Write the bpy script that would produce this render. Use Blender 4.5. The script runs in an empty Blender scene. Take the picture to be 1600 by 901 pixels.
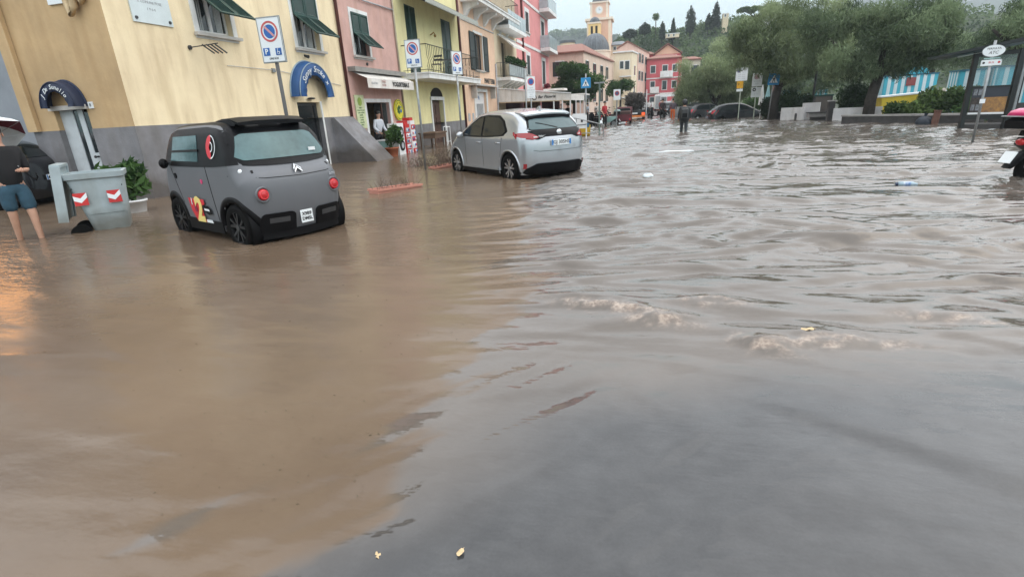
import bpy, math, random
import numpy as np
from mathutils import Vector, Matrix
random.seed(7); rng = np.random.default_rng(11)
sc = bpy.context.scene
col = sc.collection
R = math.radians
# ---------------------------------------------------------------- camera
cd = bpy.data.cameras.new('camera'); cam = bpy.data.objects.new('camera', cd); col.objects.link(cam)
rx, fy, uz = ((0.969739,-0.029464,0.242361),(0.238356,0.329158,-0.913697),(-0.052854,0.943815,0.326220))
M = Matrix(((rx[0], rx[1], rx[2], 0), (fy[0], fy[1], fy[2], 0), (uz[0], uz[1], uz[2], 1.400), (0, 0, 0, 1)))
cam.matrix_world = M
cd.sensor_width = 36; cd.lens = 36 * 805 / 1600; cd.clip_start = 0.05; cd.clip_end = 6000
sc.camera = cam
# ---------------------------------------------------------------- world + sun
SUN_EL, SUN_AZ = R(50), R(68)     # azimuth measured from +Y towards +X
w = bpy.data.worlds.new('World'); sc.world = w; w.use_nodes = True
nt = w.node_tree; nt.nodes.clear()
def N(nt, t, **k):
    n = nt.nodes.new(t)
    for a, b in k.items(): setattr(n, a, b)
    return n
wo = N(nt, 'ShaderNodeOutputWorld')
sky = N(nt, 'ShaderNodeTexSky', sky_type='NISHITA', sun_disc=False)
sky.sun_elevation = SUN_EL; sky.sun_rotation = SUN_AZ; sky.air_density = 1.5; sky.dust_density = 4
b1 = N(nt, 'ShaderNodeBackground'); b1.inputs[1].default_value = 0.05
nt.links.new(sky.outputs[0], b1.inputs[0])
tc = N(nt, 'ShaderNodeTexCoord'); sp = N(nt, 'ShaderNodeSeparateXYZ'); nt.links.new(tc.outputs['Generated'], sp.inputs[0])
mr = N(nt, 'ShaderNodeMapRange'); nt.links.new(sp.outputs[2], mr.inputs[0])
mr.interpolation_type = 'SMOOTHSTEP'; mr.inputs[1].default_value = 0.07; mr.inputs[2].default_value = .50; mr.inputs[3].default_value = 0.95; mr.inputs[4].default_value = 2.2
mp = N(nt, 'ShaderNodeMapping'); mp.inputs['Scale'].default_value = (1, 1, 3.0); nt.links.new(tc.outputs['Generated'], mp.inputs[0])
ns = N(nt, 'ShaderNodeTexNoise'); ns.inputs['Scale'].default_value = 2.6; ns.inputs['Detail'].default_value = 5; ns.inputs['Roughness'].default_value = .5
nt.links.new(mp.outputs[0], ns.inputs[0])
mc = N(nt, 'ShaderNodeMapRange'); nt.links.new(ns.outputs[0], mc.inputs[0])
mc.inputs[1].default_value = .3; mc.inputs[2].default_value = .7; mc.inputs[3].default_value = .90; mc.inputs[4].default_value = 1.06
mu = N(nt, 'ShaderNodeMath', operation='MULTIPLY'); nt.links.new(mr.outputs[0], mu.inputs[0]); nt.links.new(mc.outputs[0], mu.inputs[1])
rp = N(nt, 'ShaderNodeValToRGB'); nt.links.new(sp.outputs[2], rp.inputs[0])
rp.color_ramp.elements[0].color = (.63, .90, .94, 1); rp.color_ramp.elements[1].color = (.96, .97, .98, 1); rp.color_ramp.elements[1].position = .35
b2 = N(nt, 'ShaderNodeBackground'); nt.links.new(rp.outputs[0], b2.inputs[0]); nt.links.new(mu.outputs[0], b2.inputs[1])
ad = N(nt, 'ShaderNodeAddShader'); nt.links.new(b1.outputs[0], ad.inputs[0]); nt.links.new(b2.outputs[0], ad.inputs[1])
nt.links.new(ad.outputs[0], wo.inputs[0])
sl = bpy.data.lights.new('sun', 'SUN'); sl.energy = 0.5; sl.angle = R(80); sl.color = (1, .96, .9)
so = bpy.data.objects.new('sun', sl); col.objects.link(so)
sd = Vector((math.cos(SUN_EL) * math.sin(SUN_AZ), math.cos(SUN_EL) * math.cos(SUN_AZ), math.sin(SUN_EL)))
so.rotation_euler = (-sd).to_track_quat('-Z', 'Y').to_euler(); so.location = (20, 10, 30)
sc.view_settings.view_transform = 'Standard'; sc.view_settings.look = 'None'; sc.view_settings.gamma = 1
sc.view_settings.exposure = 0.0; sc.view_settings.use_curve_mapping = False
# ---------------------------------------------------------------- materials
MATS = {}
def mat(name, c, rough=.6, metal=0, var=.12, scale=3, bump=0.0, bscale=40, spec=.5, c2=None, coat=0, streak=0, emit=0, tide=0):
    if name in MATS: return MATS[name]
    m = bpy.data.materials.new(name); m.use_nodes = True; t = m.node_tree; p = t.nodes['Principled BSDF']
    p.inputs['Roughness'].default_value = rough; p.inputs['Metallic'].default_value = metal
    p.inputs['Specular IOR Level'].default_value = spec; p.inputs['Coat Weight'].default_value = coat
    p.inputs['Coat Roughness'].default_value = .08
    g = N(t, 'ShaderNodeTexCoord')
    n = N(t, 'ShaderNodeTexNoise'); n.inputs['Scale'].default_value = scale; n.inputs['Detail'].default_value = 6; n.inputs['Roughness'].default_value = .6
    t.links.new(g.outputs['Object'], n.inputs[0])
    r = N(t, 'ShaderNodeValToRGB'); t.links.new(n.outputs[0], r.inputs[0])
    d = c2 or tuple(v * (1 - var * 2) for v in c)
    r.color_ramp.elements[0].position = .32; r.color_ramp.elements[1].position = .66
    r.color_ramp.elements[0].color = (*d, 1); r.color_ramp.elements[1].color = (*c, 1)
    out = r.outputs[0]
    if streak:
        mp = N(t, 'ShaderNodeMapping'); mp.inputs['Scale'].default_value = (3, 3, .5); t.links.new(g.outputs['Object'], mp.inputs[0])
        n2 = N(t, 'ShaderNodeTexNoise'); n2.inputs['Scale'].default_value = 1.3; n2.inputs['Detail'].default_value = 7; t.links.new(mp.outputs[0], n2.inputs[0])
        r2 = N(t, 'ShaderNodeValToRGB'); t.links.new(n2.outputs[0], r2.inputs[0])
        r2.color_ramp.elements[0].position = .34; r2.color_ramp.elements[1].position = .56
        s = 1 - streak; r2.color_ramp.elements[0].color = (s, s * .97, s * .93, 1); r2.color_ramp.elements[1].color = (1, 1, 1, 1)
        mx = N(t, 'ShaderNodeMix', data_type='RGBA', blend_type='MULTIPLY'); mx.inputs[0].default_value = 1
        t.links.new(out, mx.inputs[6]); t.links.new(r2.outputs[0], mx.inputs[7]); out = mx.outputs[2]
    if tide:      # damp, silt-stained band just above the water
        sx = N(t, 'ShaderNodeSeparateXYZ'); t.links.new(g.outputs['Object'], sx.inputs[0])
        n4 = N(t, 'ShaderNodeTexNoise'); n4.inputs['Scale'].default_value = 2.2; n4.inputs['Detail'].default_value = 6; t.links.new(g.outputs['Object'], n4.inputs[0])
        q4 = N(t, 'ShaderNodeMath', operation='MULTIPLY_ADD'); t.links.new(n4.outputs[0], q4.inputs[0]); q4.inputs[1].default_value = -.55; t.links.new(sx.outputs[2], q4.inputs[2])
        r4 = N(t, 'ShaderNodeMapRange'); t.links.new(q4.outputs[0], r4.inputs[0]); r4.inputs[1].default_value = tide-.42; r4.inputs[2].default_value = tide-.12; r4.inputs[3].default_value = 1; r4.inputs[4].default_value = 0
        m4 = N(t, 'ShaderNodeMix', data_type='RGBA', blend_type='MULTIPLY'); t.links.new(r4.outputs[0], m4.inputs[0]); t.links.new(out, m4.inputs[6]); m4.inputs[7].default_value = (.52, .47, .42, 1); out = m4.outputs[2]
    t.links.new(out, p.inputs['Base Color'])
    if bump:
        n3 = N(t, 'ShaderNodeTexNoise'); n3.inputs['Scale'].default_value = bscale; n3.inputs['Detail'].default_value = 4; t.links.new(g.outputs['Object'], n3.inputs[0])
        b = N(t, 'ShaderNodeBump'); b.inputs['Strength'].default_value = bump; b.inputs['Distance'].default_value = .02
        t.links.new(n3.outputs[0], b.inputs['Height']); t.links.new(b.outputs[0], p.inputs['Normal'])
    if emit:
        p.inputs['Emission Color'].default_value = (*c, 1); p.inputs['Emission Strength'].default_value = emit
    MATS[name] = m; return m
def leafmat(name, c1, c2):
    m = bpy.data.materials.new(name); m.use_nodes = True; t = m.node_tree; p = t.nodes['Principled BSDF']
    a = N(t, 'ShaderNodeAttribute', attribute_name='v')
    r = N(t, 'ShaderNodeValToRGB'); r.color_ramp.elements[0].color = (*c1, 1); r.color_ramp.elements[1].color = (*c2, 1)
    t.links.new(a.outputs['Fac'], r.inputs[0]); t.links.new(r.outputs[0], p.inputs['Base Color'])
    p.inputs['Roughness'].default_value = .7; p.inputs['Specular IOR Level'].default_value = .25
    tr = N(t, 'ShaderNodeBsdfTranslucent'); t.links.new(r.outputs[0], tr.inputs[0])
    mx = N(t, 'ShaderNodeMixShader'); mx.inputs[0].default_value = .3
    t.links.new(p.outputs[0], mx.inputs[1]); t.links.new(tr.outputs[0], mx.inputs[2]); t.links.new(mx.outputs[0], t.nodes['Material Output'].inputs[0])
    MATS[name] = m; return m
def glassmat(name, c, rough=.04):
    return mat(name, c, rough, 0, .05, 2, spec=.8)
YEL = mat('plaster_cream_yellow', (.87, .74, .50), .85, c2=(.74, .61, .41), scale=.55, bump=.4, bscale=9, streak=.17)
YEL_SHADE = mat('plaster_cream_yellow_shaded', (.56, .39, .21), .85, var=.12, scale=1.1, bump=.25, bscale=18, streak=.10)  # cream yellow plaster darkened: the side wall's shade is put into its colour
PNK = mat('plaster_rose', (.68, .43, .38), .85, var=.13, scale=.9, bump=.25, bscale=18, streak=.07)
YEL2 = mat('plaster_lemon', (.82, .76, .42), .85, var=.07, scale=.9, bump=.25, bscale=18, streak=.06)
PEA = mat('plaster_peach', (.82, .58, .42), .85, var=.06, scale=.9, bump=.2, bscale=18, streak=.06)
CRM = mat('plaster_cream', (.78, .66, .48), .85, var=.06, scale=.9, bump=.2, bscale=18, streak=.06)
ROS = mat('plaster_bright_pink', (.74, .30, .30), .85, var=.07, scale=.9, bump=.2, bscale=18, streak=.06)
DAD = mat('render_grey', (.235, .235, .25), .8, var=.15, scale=1.5, bump=.35, bscale=25, c2=(.15, .15, .16), streak=.14, tide=.45)
WHT = mat('white_trim', (.78, .80, .80), .6, var=.06, scale=4, streak=.1)
GRN = mat('green_shutter_paint', (.012, .06, .05), .45, var=.2, scale=6)
GRN2 = mat('dark_green_shutter_paint', (.012, .03, .03), .5, var=.2, scale=6)
PANE = glassmat('window_glass_dark', (.02, .028, .032))
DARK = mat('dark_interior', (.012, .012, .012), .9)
CURT = mat('curtain_white', (.5, .54, .55), .9)
STN = mat('stone_sill', (.55, .53, .50), .7, var=.12)
MET = mat('galvanised_steel', (.33, .35, .36), .42, .6, var=.15, scale=8)
DMET = mat('dark_painted_metal', (.05, .052, .055), .45, .3)
BLK = mat('black_plastic', (.006, .006, .007), .5, spec=.12)
RUB = mat('tyre_rubber', (.007, .007, .007), .85, spec=.1)
BRN = mat('brown_wood_door', (.10, .045, .03), .55, var=.25, scale=5)
DRED = mat('dark_red_pipe', (.10, .025, .022), .5)
WPL = mat('white_plastic', (.78, .79, .80), .4, var=.04)
CAN = mat('white_canvas', (.72, .70, .67), .8, var=.07, scale=3, streak=.08)
REDP = mat('red_paint', (.55, .02, .02), .4)
SKIN = mat('skin', (.52, .30, .21), .55, var=.08, scale=8)
TILE = mat('terracotta_roof', (.30, .135, .10), .8, var=.2, scale=6)
LIT = mat('signal_blue', (.02, .18, .50), .4)
SWHT = mat('sign_white', (.76, .80, .82), .35, var=.03)
INK = mat('printed_black', (.02, .02, .022), .5)
GRAYL = mat('light_grey_print', (.45, .47, .5), .5)
# ---------------------------------------------------------------- mesh helpers
class MB:
    def __init__(s): s.v = []; s.f = []
    def add(s, vs, fs):
        o = len(s.v); s.v += [tuple(p) for p in vs]; s.f += [tuple(i + o for i in f) for f in fs]; return s
    def box(s, x0, x1, y0, y1, z0, z1):
        return s.add([(x0,y0,z0),(x1,y0,z0),(x1,y1,z0),(x0,y1,z0),(x0,y0,z1),(x1,y0,z1),(x1,y1,z1),(x0,y1,z1)],
                     [(0,3,2,1),(4,5,6,7),(0,1,5,4),(1,2,6,5),(2,3,7,6),(3,0,4,7)])
    def bev(s, x0, x1, y0, y1, z0, z1, b=.02):   # box with chamfered vertical and top edges
        vs = []; 
        for z, k in ((z0, 0), (z1 - b, 0), (z1, b)):
            a0, a1, c0, c1 = x0 + k, x1 - k, y0 + k, y1 - k
            vs += [(a0+b,c0,z),(a1-b,c0,z),(a1,c0+b,z),(a1,c1-b,z),(a1-b,c1,z),(a0+b,c1,z),(a0,c1-b,z),(a0,c0+b,z)]
        fs = [tuple(range(7, -1, -1)), tuple(range(16, 24))]
        for l in (0, 8):
            for i in range(8): j = (i + 1) % 8; fs.append((l+i, l+j, l+8+j, l+8+i))
        return s.add(vs, fs)
    def cyl(s, p0, p1, r0, r1=None, n=10, cap=True):
        r1 = r0 if r1 is None else r1
        p0 = Vector(p0); p1 = Vector(p1); d = (p1 - p0).normalized()
        a = d.orthogonal().normalized(); b = d.cross(a)
        vs = [p0 + (a*math.cos(2*math.pi*i/n) + b*math.sin(2*math.pi*i/n))*r0 for i in range(n)] + \
             [p1 + (a*math.cos(2*math.pi*i/n) + b*math.sin(2*math.pi*i/n))*r1 for i in range(n)]
        fs = [(i, (i+1) % n, n + (i+1) % n, n + i) for i in range(n)]
        if cap: fs += [tuple(range(n-1, -1, -1)), tuple(range(n, 2*n))]
        return s.add(vs, fs)
    def tube(s, pts, r, n=8):
        pts = [Vector(p) for p in pts]; rings = []
        rr = r if isinstance(r, (list, tuple)) else [r] * len(pts)
        d0 = (pts[1] - pts[0]).normalized(); a = d0.orthogonal().normalized()
        for i, p in enumerate(pts):
            d = (pts[min(i+1, len(pts)-1)] - pts[max(i-1, 0)]).normalized()
            a = (a - d * a.dot(d)).normalized(); b = d.cross(a)
            rings.append([p + (a*math.cos(2*math.pi*k/n) + b*math.sin(2*math.pi*k/n))*rr[i] for k in range(n)])
        vs = [v for q in rings for v in q]; fs = []
        for i in range(len(pts)-1):
            for k in range(n): fs.append((i*n+k, i*n+(k+1) % n, (i+1)*n+(k+1) % n, (i+1)*n+k))
        fs += [tuple(range(n-1, -1, -1)), tuple(range((len(pts)-1)*n, len(pts)*n))]
        return s.add(vs, fs)
    def lathe(s, prof, c=(0,0,0), axis='z', n=24, a0=0, a1=2*math.pi):   # prof: (radius, height) list
        full = abs(a1 - a0 - 2*math.pi) < 1e-6; m = n if full else n + 1; vs = []
        for r, h in prof:
            for i in range(m):
                t = a0 + (a1-a0)*i/n; u, v = r*math.cos(t), r*math.sin(t)
                q = {'z': (u, v, h), 'y': (u, h, v), 'x': (h, u, v)}[axis]
                vs.append((q[0]+c[0], q[1]+c[1], q[2]+c[2]))
        fs = []
        for j in range(len(prof)-1):
            for i in range(n if full else n):
                k = (i+1) % m if full else i+1
                fs.append((j*m+i, j*m+k, (j+1)*m+k, (j+1)*m+i))
        return s.add(vs, fs)
    def ball(s, c, r, n=12, m=8):
        rx_, ry_, rz_ = (r, r, r) if not isinstance(r, (tuple, list)) else r
        vs = []; fs = []
        for j in range(m+1):
            t = math.pi*j/m
            for i in range(n):
                p = 2*math.pi*i/n
                vs.append((c[0]+rx_*math.sin(t)*math.cos(p), c[1]+ry_*math.sin(t)*math.sin(p), c[2]+rz_*math.cos(t)))
        for j in range(m):
            for i in range(n): fs.append((j*n+i, (j+1)*n+i, (j+1)*n+(i+1) % n, j*n+(i+1) % n))
        return s.add(vs, fs)
    def prism(s, poly, axis, a, b):   # polygon in the two other axes, extruded from a to b
        n = len(poly)
        def P(p, h): return {'x': (h, p[0], p[1]), 'y': (p[0], h, p[1]), 'z': (p[0], p[1], h)}[axis]
        return s.add([P(p, a) for p in poly] + [P(p, b) for p in poly],
                     [tuple(range(n)), tuple(range(2*n-1, n-1, -1))] + [(i, (i+1) % n, n+(i+1) % n, n+i) for i in range(n)])
    def quad(s, a, b, c, d): return s.add([a, b, c, d], [(0, 1, 2, 3)])
    def xf(s, m):
        s.v = [tuple(m @ Vector(p)) for p in s.v]; return s
    def build(s, name, m, parent=None, smooth=False, off=None, fix=True):
        me = bpy.data.meshes.new(name); o_ = off if off is not None else (0, 0, 0)
        if off is None and parent is not None and parent.get('_w'): o_ = parent['_w']
        me.from_pydata([(p[0]-o_[0], p[1]-o_[1], p[2]-o_[2]) for p in s.v], [], s.f)
        if fix:
            import bmesh
            bm = bmesh.new(); bm.from_mesh(me); bmesh.ops.recalc_face_normals(bm, faces=bm.faces); bm.to_mesh(me); bm.free()
        me.materials.append(m)
        if smooth:
            me.polygons.foreach_set('use_smooth', [True]*len(me.polygons))
        o = bpy.data.objects.new(name, me); col.objects.link(o)
        if smooth == 2:
            try:
                md = o.modifiers.new('edge', 'EDGE_SPLIT'); md.split_angle = R(38)
            except Exception: pass
        if parent is not None:
            o.parent = parent
            if parent.get('_w') is not None: o['_w'] = parent['_w']
        return o
def tag(o, label=None, cat=None, group=None, kind=None):
    if label: o['label'] = label
    if cat: o['category'] = cat
    if group: o['group'] = group
    if kind: o['kind'] = kind
    return o
def thing(name, label, cat, loc=(0,0,0), rz=0, group=None, world=False):
    o = bpy.data.objects.new(name, None); o.empty_display_size = .2; col.objects.link(o)
    o.location = loc; o.rotation_euler = (0, 0, rz); tag(o, label, cat, group)
    if world: o['_w'] = list(loc)
    return o
def part(name, m, parent, *boxes, smooth=False):
    b = MB()
    for q in boxes: b.box(*q)
    return b.build(name, m, parent, smooth)
def copy_tree(o, parent=None):
    c = o.copy(); col.objects.link(c)
    if parent is not None: c.parent = parent
    for ch in list(o.children): copy_tree(ch, c)
    return c
def text(s_, size, m, parent, mtx, name='lettering', ext=.002, align='CENTER', spacing=1.0, bold=0.0, shear=0):
    cu = bpy.data.curves.new(name, 'FONT'); cu.body = s_; cu.size = size; cu.extrude = ext; cu.align_x = align; cu.align_y = 'CENTER'
    cu.space_character = spacing; cu.offset = bold; cu.resolution_u = 2; cu.shear = shear
    t = bpy.data.objects.new('tmp', cu); col.objects.link(t)
    dg = bpy.context.evaluated_depsgraph_get(); me = bpy.data.meshes.new_from_object(t.evaluated_get(dg))
    bpy.data.objects.remove(t); bpy.data.curves.remove(cu)
    me.name = name; me.transform(mtx); me.materials.clear(); me.materials.append(m)
    o = bpy.data.objects.new(name, me); col.objects.link(o)
    if parent is not None:
        o.parent = parent
        w_ = parent.get('_w')
        if w_ is not None: me.transform(Matrix.Translation(-Vector(w_))); o['_w'] = w_
    return o
def frame(o, x, n=None, up=(0, 0, 1)):     # matrix with origin o, local X along x, local Z (text normal) = x cross up
    x = Vector(x).normalized(); u = Vector(up); z = x.cross(u).normalized(); y = z.cross(x)
    m = Matrix((x, y, z)).transposed().to_4x4(); m.translation = Vector(o); return m
def npmesh(name, V, F, m, parent=None, smooth=False, attrs=None, kind=None):   # F: (n,4) int
    me = bpy.data.meshes.new(name); V = np.asarray(V, np.float32); F = np.asarray(F, np.int32); k = F.shape[1]
    me.vertices.add(len(V)); me.vertices.foreach_set('co', V.ravel())
    me.loops.add(F.size); me.loops.foreach_set('vertex_index', F.ravel())
    me.polygons.add(len(F)); me.polygons.foreach_set('loop_start', np.arange(0, F.size, k, dtype=np.int32))
    me.polygons.foreach_set('use_smooth', np.full(len(F), smooth))
    me.update(calc_edges=True); me.materials.append(m)
    for an, dom, arr in (attrs or []):
        a = me.attributes.new(an, 'FLOAT', dom); a.data.foreach_set('value', np.asarray(arr, np.float32))
    o = bpy.data.objects.new(name, me); col.objects.link(o)
    if parent is not None: o.parent = parent
    if kind: o['kind'] = kind
    return o
def leaves(clumps, n, size, asp=.4, droop=0.0, seed=1, shell=.55, vjit=.25):
    """clumps: list of (cx,cy,cz,rx,ry,rz); n quads spread through their volumes"""
    g = np.random.default_rng(seed); C = np.array(clumps, float)
    vol = (C[:, 3]*C[:, 4]*C[:, 5])**.7; idx = g.choice(len(C), n, p=vol/vol.sum())
    d = g.normal(size=(n, 3)); d /= np.linalg.norm(d, axis=1)[:, None]
    rr = shell + (1-shell)*g.random(n)**.6; rr *= g.uniform(.8, 1.15, n)
    P = C[idx, :3] + d*rr[:, None]*C[idx, 3:6]
    a = g.normal(size=(n, 3)); a[:, 2] -= droop*2.5; a /= np.linalg.norm(a, axis=1)[:, None]
    b = np.cross(a, g.normal(size=(n, 3))); b /= np.linalg.norm(b, axis=1)[:, None]
    L = size*g.uniform(.6, 1.4, n)[:, None]
    a = a*L*.5; b = b*L*.5*asp
    V = np.stack([P-a, P-b*.9, P+a, P+b*.9], 1).reshape(-1, 3)
    F = np.arange(n*4).reshape(n, 4)
    v = np.clip(g.random(len(C))[idx]**1.3*.95 + g.random(n)*.35 + (P[:, 2]-C[idx, 2])/C[idx, 5]*0 - .1, 0, 1)
    return V, F, v
# ================================================================ THE SETTING: ground, water, hills
GZ = -.12
g_ = MB().box(-60, 12, -30, 180, -.5, GZ).build('street', mat('wet_asphalt', (.05, .05, .052), .5, var=.2, scale=2)); tag(g_, kind='structure')
g_ = MB().box(-1480, 1480, 180, 1380, -3, .25).add([], []).build('far_ground', mat('far_earth', (.06, .07, .05), .9)); tag(g_, kind='structure')
g_ = MB().box(12, 400, -30, 180, -.5, -.1).build('park_ground', mat('park_earth', (.10, .085, .07), .9)); tag(g_, kind='structure')
g_ = MB().box(-400, -60, -30, 180, -.5, -.1).build('back_ground', MATS['park_earth']); tag(g_, kind='structure')
def graded(a, b, pts):
    out = [a]
    while out[-1] < b:
        out.append(out[-1] + np.interp(out[-1], [p[0] for p in pts], [p[1] for p in pts]))
    return np.array(out)
ys = graded(-1.2, 175, [(-1.2, .03), (5, .028), (9, .045), (16, .08), (30, .16), (60, .45), (170, 2.0)])
xs = graded(-30, 60, [(-30, 1.0), (-13, .25), (-9, .09), (-3, .035), (3.2, .035), (7, .07), (12, .2), (20, .8), (60, 3)])
X, Y = np.meshgrid(xs, ys)
def vn(x, y, seed):       # smooth value noise
    g = np.random.default_rng(seed); T = g.random((256, 256))
    xi = np.floor(x).astype(int); yi = np.floor(y).astype(int); fx = x-xi; fy_ = y-yi
    fx = fx*fx*(3-2*fx); fy_ = fy_*fy_*(3-2*fy_)
    A = T[xi % 256, yi % 256]; B = T[(xi+1) % 256, yi % 256]; C = T[xi % 256, (yi+1) % 256]; D = T[(xi+1) % 256, (yi+1) % 256]
    return (A*(1-fx)+B*fx)*(1-fy_) + (C*(1-fx)+D*fx)*fy_
def fbm(x, y, seed, o=4):
    s = 0; a = .5; t = 0
    for i in range(o): s = s + a*vn(x*2**i, y*2**i, seed+i); t += a; a *= .5
    return s/t
def sst(a, b, x): t = np.clip((x-a)/(b-a), 0, 1); return t*t*(3-2*t)
# edge of the muddy sheet, as x for each y
bx = np.interp(Y, [-1.2, 1.03, 1.36, 1.7, 2.23, 3.25, 4.9, 9.1, 17, 30, 180], [-2.3, -1.50, -1.14, -.90, -.80, -.9, -1.2, -1.9, -2.9, -4.5, -6])
near = sst(9, 3, Y)
ca_, sa_ = .78, .62
acr, alg = X*ca_-Y*sa_, X*sa_+Y*ca_
wx = X + .40*(fbm(X*1.2+5, Y*2.6+9, 3)-.5) + 1.15*(fbm(acr*6.5, alg*1.1, 8, 3)-.5)*near
mud = sst(.08, -.08, (wx - bx)/(1+.25*np.maximum(Y-5, 0)))
stk = sst(.62, .70, fbm(acr*5.5+3, alg*.9+2, 18, 3))*np.exp(-(((X-bx)-.35)/.5)**2)*near
mud = np.maximum(mud, stk*.0)
mud2 = sst(.8, -.9, (X - bx))
# wave field: ridged, warped sines whose crests lie mostly across the flow
q1 = fbm(X*.55, Y*.55, 20); q2 = fbm(X*.6+7, Y*.6+3, 30)
def ridge(ang, wl, sharp, ph, wseed, warp=.9):
    c, s = math.cos(ang), math.sin(ang)
    u = X*c + Y*s + warp*wl*3*(fbm(X/wl*.16+ph, Y/wl*.25, wseed)-.5)
    w_ = np.sin(2*math.pi*u/wl + ph)
    am = sst(.38, .66, fbm(X/wl*.22+3*ph, Y/wl*.3, wseed+50))
    return (1-np.abs(w_))**sharp*am*wl
H = 0*X
def saw(ang, wl, ph, wseed, warp, front=.16, lo=.46, hi=.62, st=3.2):
    c, s = math.cos(ang), math.sin(ang); u = X*c+Y*s; v_ = -X*s+Y*c
    u = u + warp*wl*(fbm(u/wl*.30+ph, v_/wl*.13, wseed, 3)-.5)*4
    p = (u/wl+ph) % 1.0
    prof = np.where(p < front, sst(0, front, p), (1-sst(front, 1, p))**1.0)
    am = sst(lo, hi, fbm(u/wl*.5+ph*3, v_/wl*.13/st*3.2+ph, wseed+40, 3))
    return prof*am
for ang, wl, a_, wp in ((1.57, .62, .036, 1.0), (1.80, .44, .026, .9), (1.36, .50, .028, 1.0), (1.62, .27, .014, .8), (1.98, .80, .030, .8), (1.20, .34, .016, .9), (1.5, 1.25, .040, .9)):
    H += a_*saw(ang, wl, wl*7.3, int(wl*1000)+3, wp)
H += .008*ridge(1.5, .13, 1.4, 2.2, 733)*6 + .006*saw(1.48, .23, .4, 941, .9, .2, .44, .60) + .007*saw(1.74, .30, .9, 951, .9, .2, .46, .60)
H += .030*saw(1.2, .9, .13, 961, 1.1, .10, .46, .58, 2) + .026*saw(1.85, 1.1, .53, 971, 1.1, .09, .46, .58, 2)
amp = (1-mud2)*(.35+.65*sst(3.0, 5.5, Y)) + .10
calm = sst(3.1, 2.2, Y - .25*X)*(1-mud2)               # smooth sheet at the front right
amp *= (1-.80*calm)
H *= amp*(1-.35*sst(25, 70, Y))*(1-.18*sst(5, 8, Y))
H += .020*saw(.95, .95, .31, 811, .9, .08, .38, .52, 2)*sst(.2, 1.0, X)*sst(4.6, 3.4, Y)*sst(1.5, 2.1, Y)
H += .011*saw(.60, .60, .71, 831, .9, .12, .44, .56, 2)*sst(-.4, .4, X)*sst(4.2, 3.2, Y)*sst(1.9, 2.4, Y)
# swell-like undulations of the current at the front
H += .020*(fbm(X*1.1-Y*.6, Y*1.4+X*.5, 60, 3)-.5)*(1-.5*mud2)*sst(.2, 2, Y)*sst(12, 6, Y)
# streamlines fanning to the lower left where the two waters meet
st_ = (X*.80 - Y*.60); al = (X*.6+Y*.8)
dd = X-bx
fan = np.exp(-((dd-.70)/.85)**2)*sst(3.7, 2.4, Y)
H += .032*fan*(fbm(acr*5+2, alg*.9, 70, 2)-.5) + .012*fan*(fbm(acr*14+2, alg*1.8, 74, 2)-.5)
# standing wavelets where the current breaks
foam = 0*X
for cx, cy, L, tilt, am, sd_ in ((-.18, 3.50, .42, -.25, .042, 1), (.12, 3.32, .22, -.1, .04, 5), (.50, 3.66, .22, .1, .034, 2), (.70, 3.05, .17, -.5, .045, 3), (1.12, 3.12, .34, .06, .038, 4), (1.9, 3.5, .25, -.2, .018, 7)):
    u = (X-cx)*math.cos(tilt)+(Y-cy)*math.sin(tilt); v = -(X-cx)*math.sin(tilt)+(Y-cy)*math.cos(tilt)
    v = v + .10*(fbm(X*6, Y*6, 90+sd_)-.5)
    e = np.exp(-(u/L)**2)
    H += am*e*np.exp(-(v/np.where(v < 0, .055, .16))**2)
    H += am*.9*e*np.exp(-(v/.09)**2)*(fbm(X*20, Y*20, 95+sd_, 3)-.5)
    foam = np.maximum(foam, e*np.exp(-((v+.02)/.055)**2)*sst(.40, .66, fbm(X*19, Y*19, 99+sd_, 3)))
for ox, oy, rr0, a_, wl in ((1.68, 25.7, .15, .05, .7), (-2.63, 11.1, .25, .012, .22), (-4.4, 12.8, .25, .012, .22), (-1.65, 12.0, .25, .012, .22), (-4.75, 5.3, .22, .007, .13), (-6.5, 6.1, .22, .007, .13), (-4.2, 6.5, .22, .007, .13), (-8.2, 6.2, .3, .008, .14), (2.15, 47, .2, .06, 1.2), (-5.7, 13.15, .05, .01, .2)):
    dr_ = np.hypot(X-ox, Y-oy); H += a_*np.sin(2*math.pi*(dr_-rr0)/wl)*np.exp(-np.maximum(dr_-rr0, 0)/(wl*2.2))*(dr_ > rr0*.5)
H -= .03*np.exp(-((X-.2)/1.4)**2 - ((Y-2.9)/.5)**2)
H += .03*np.exp(-((X-.6)/1.8)**2 - ((Y-4.4)/.9)**2)
grey = sst(2.75, 2.05, Y + .25*(fbm(X*1.5, Y*2, 40)-.5) - .28*X)*(1-mud)*sst(-.1, .7, X-bx)
F = []
ny, nx = X.shape
I = np.arange(ny*nx).reshape(ny, nx)
F = np.stack([I[:-1, :-1], I[:-1, 1:], I[1:, 1:], I[1:, :-1]], -1).reshape(-1, 4)
V = np.stack([X, Y, H], -1).reshape(-1, 3)
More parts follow.
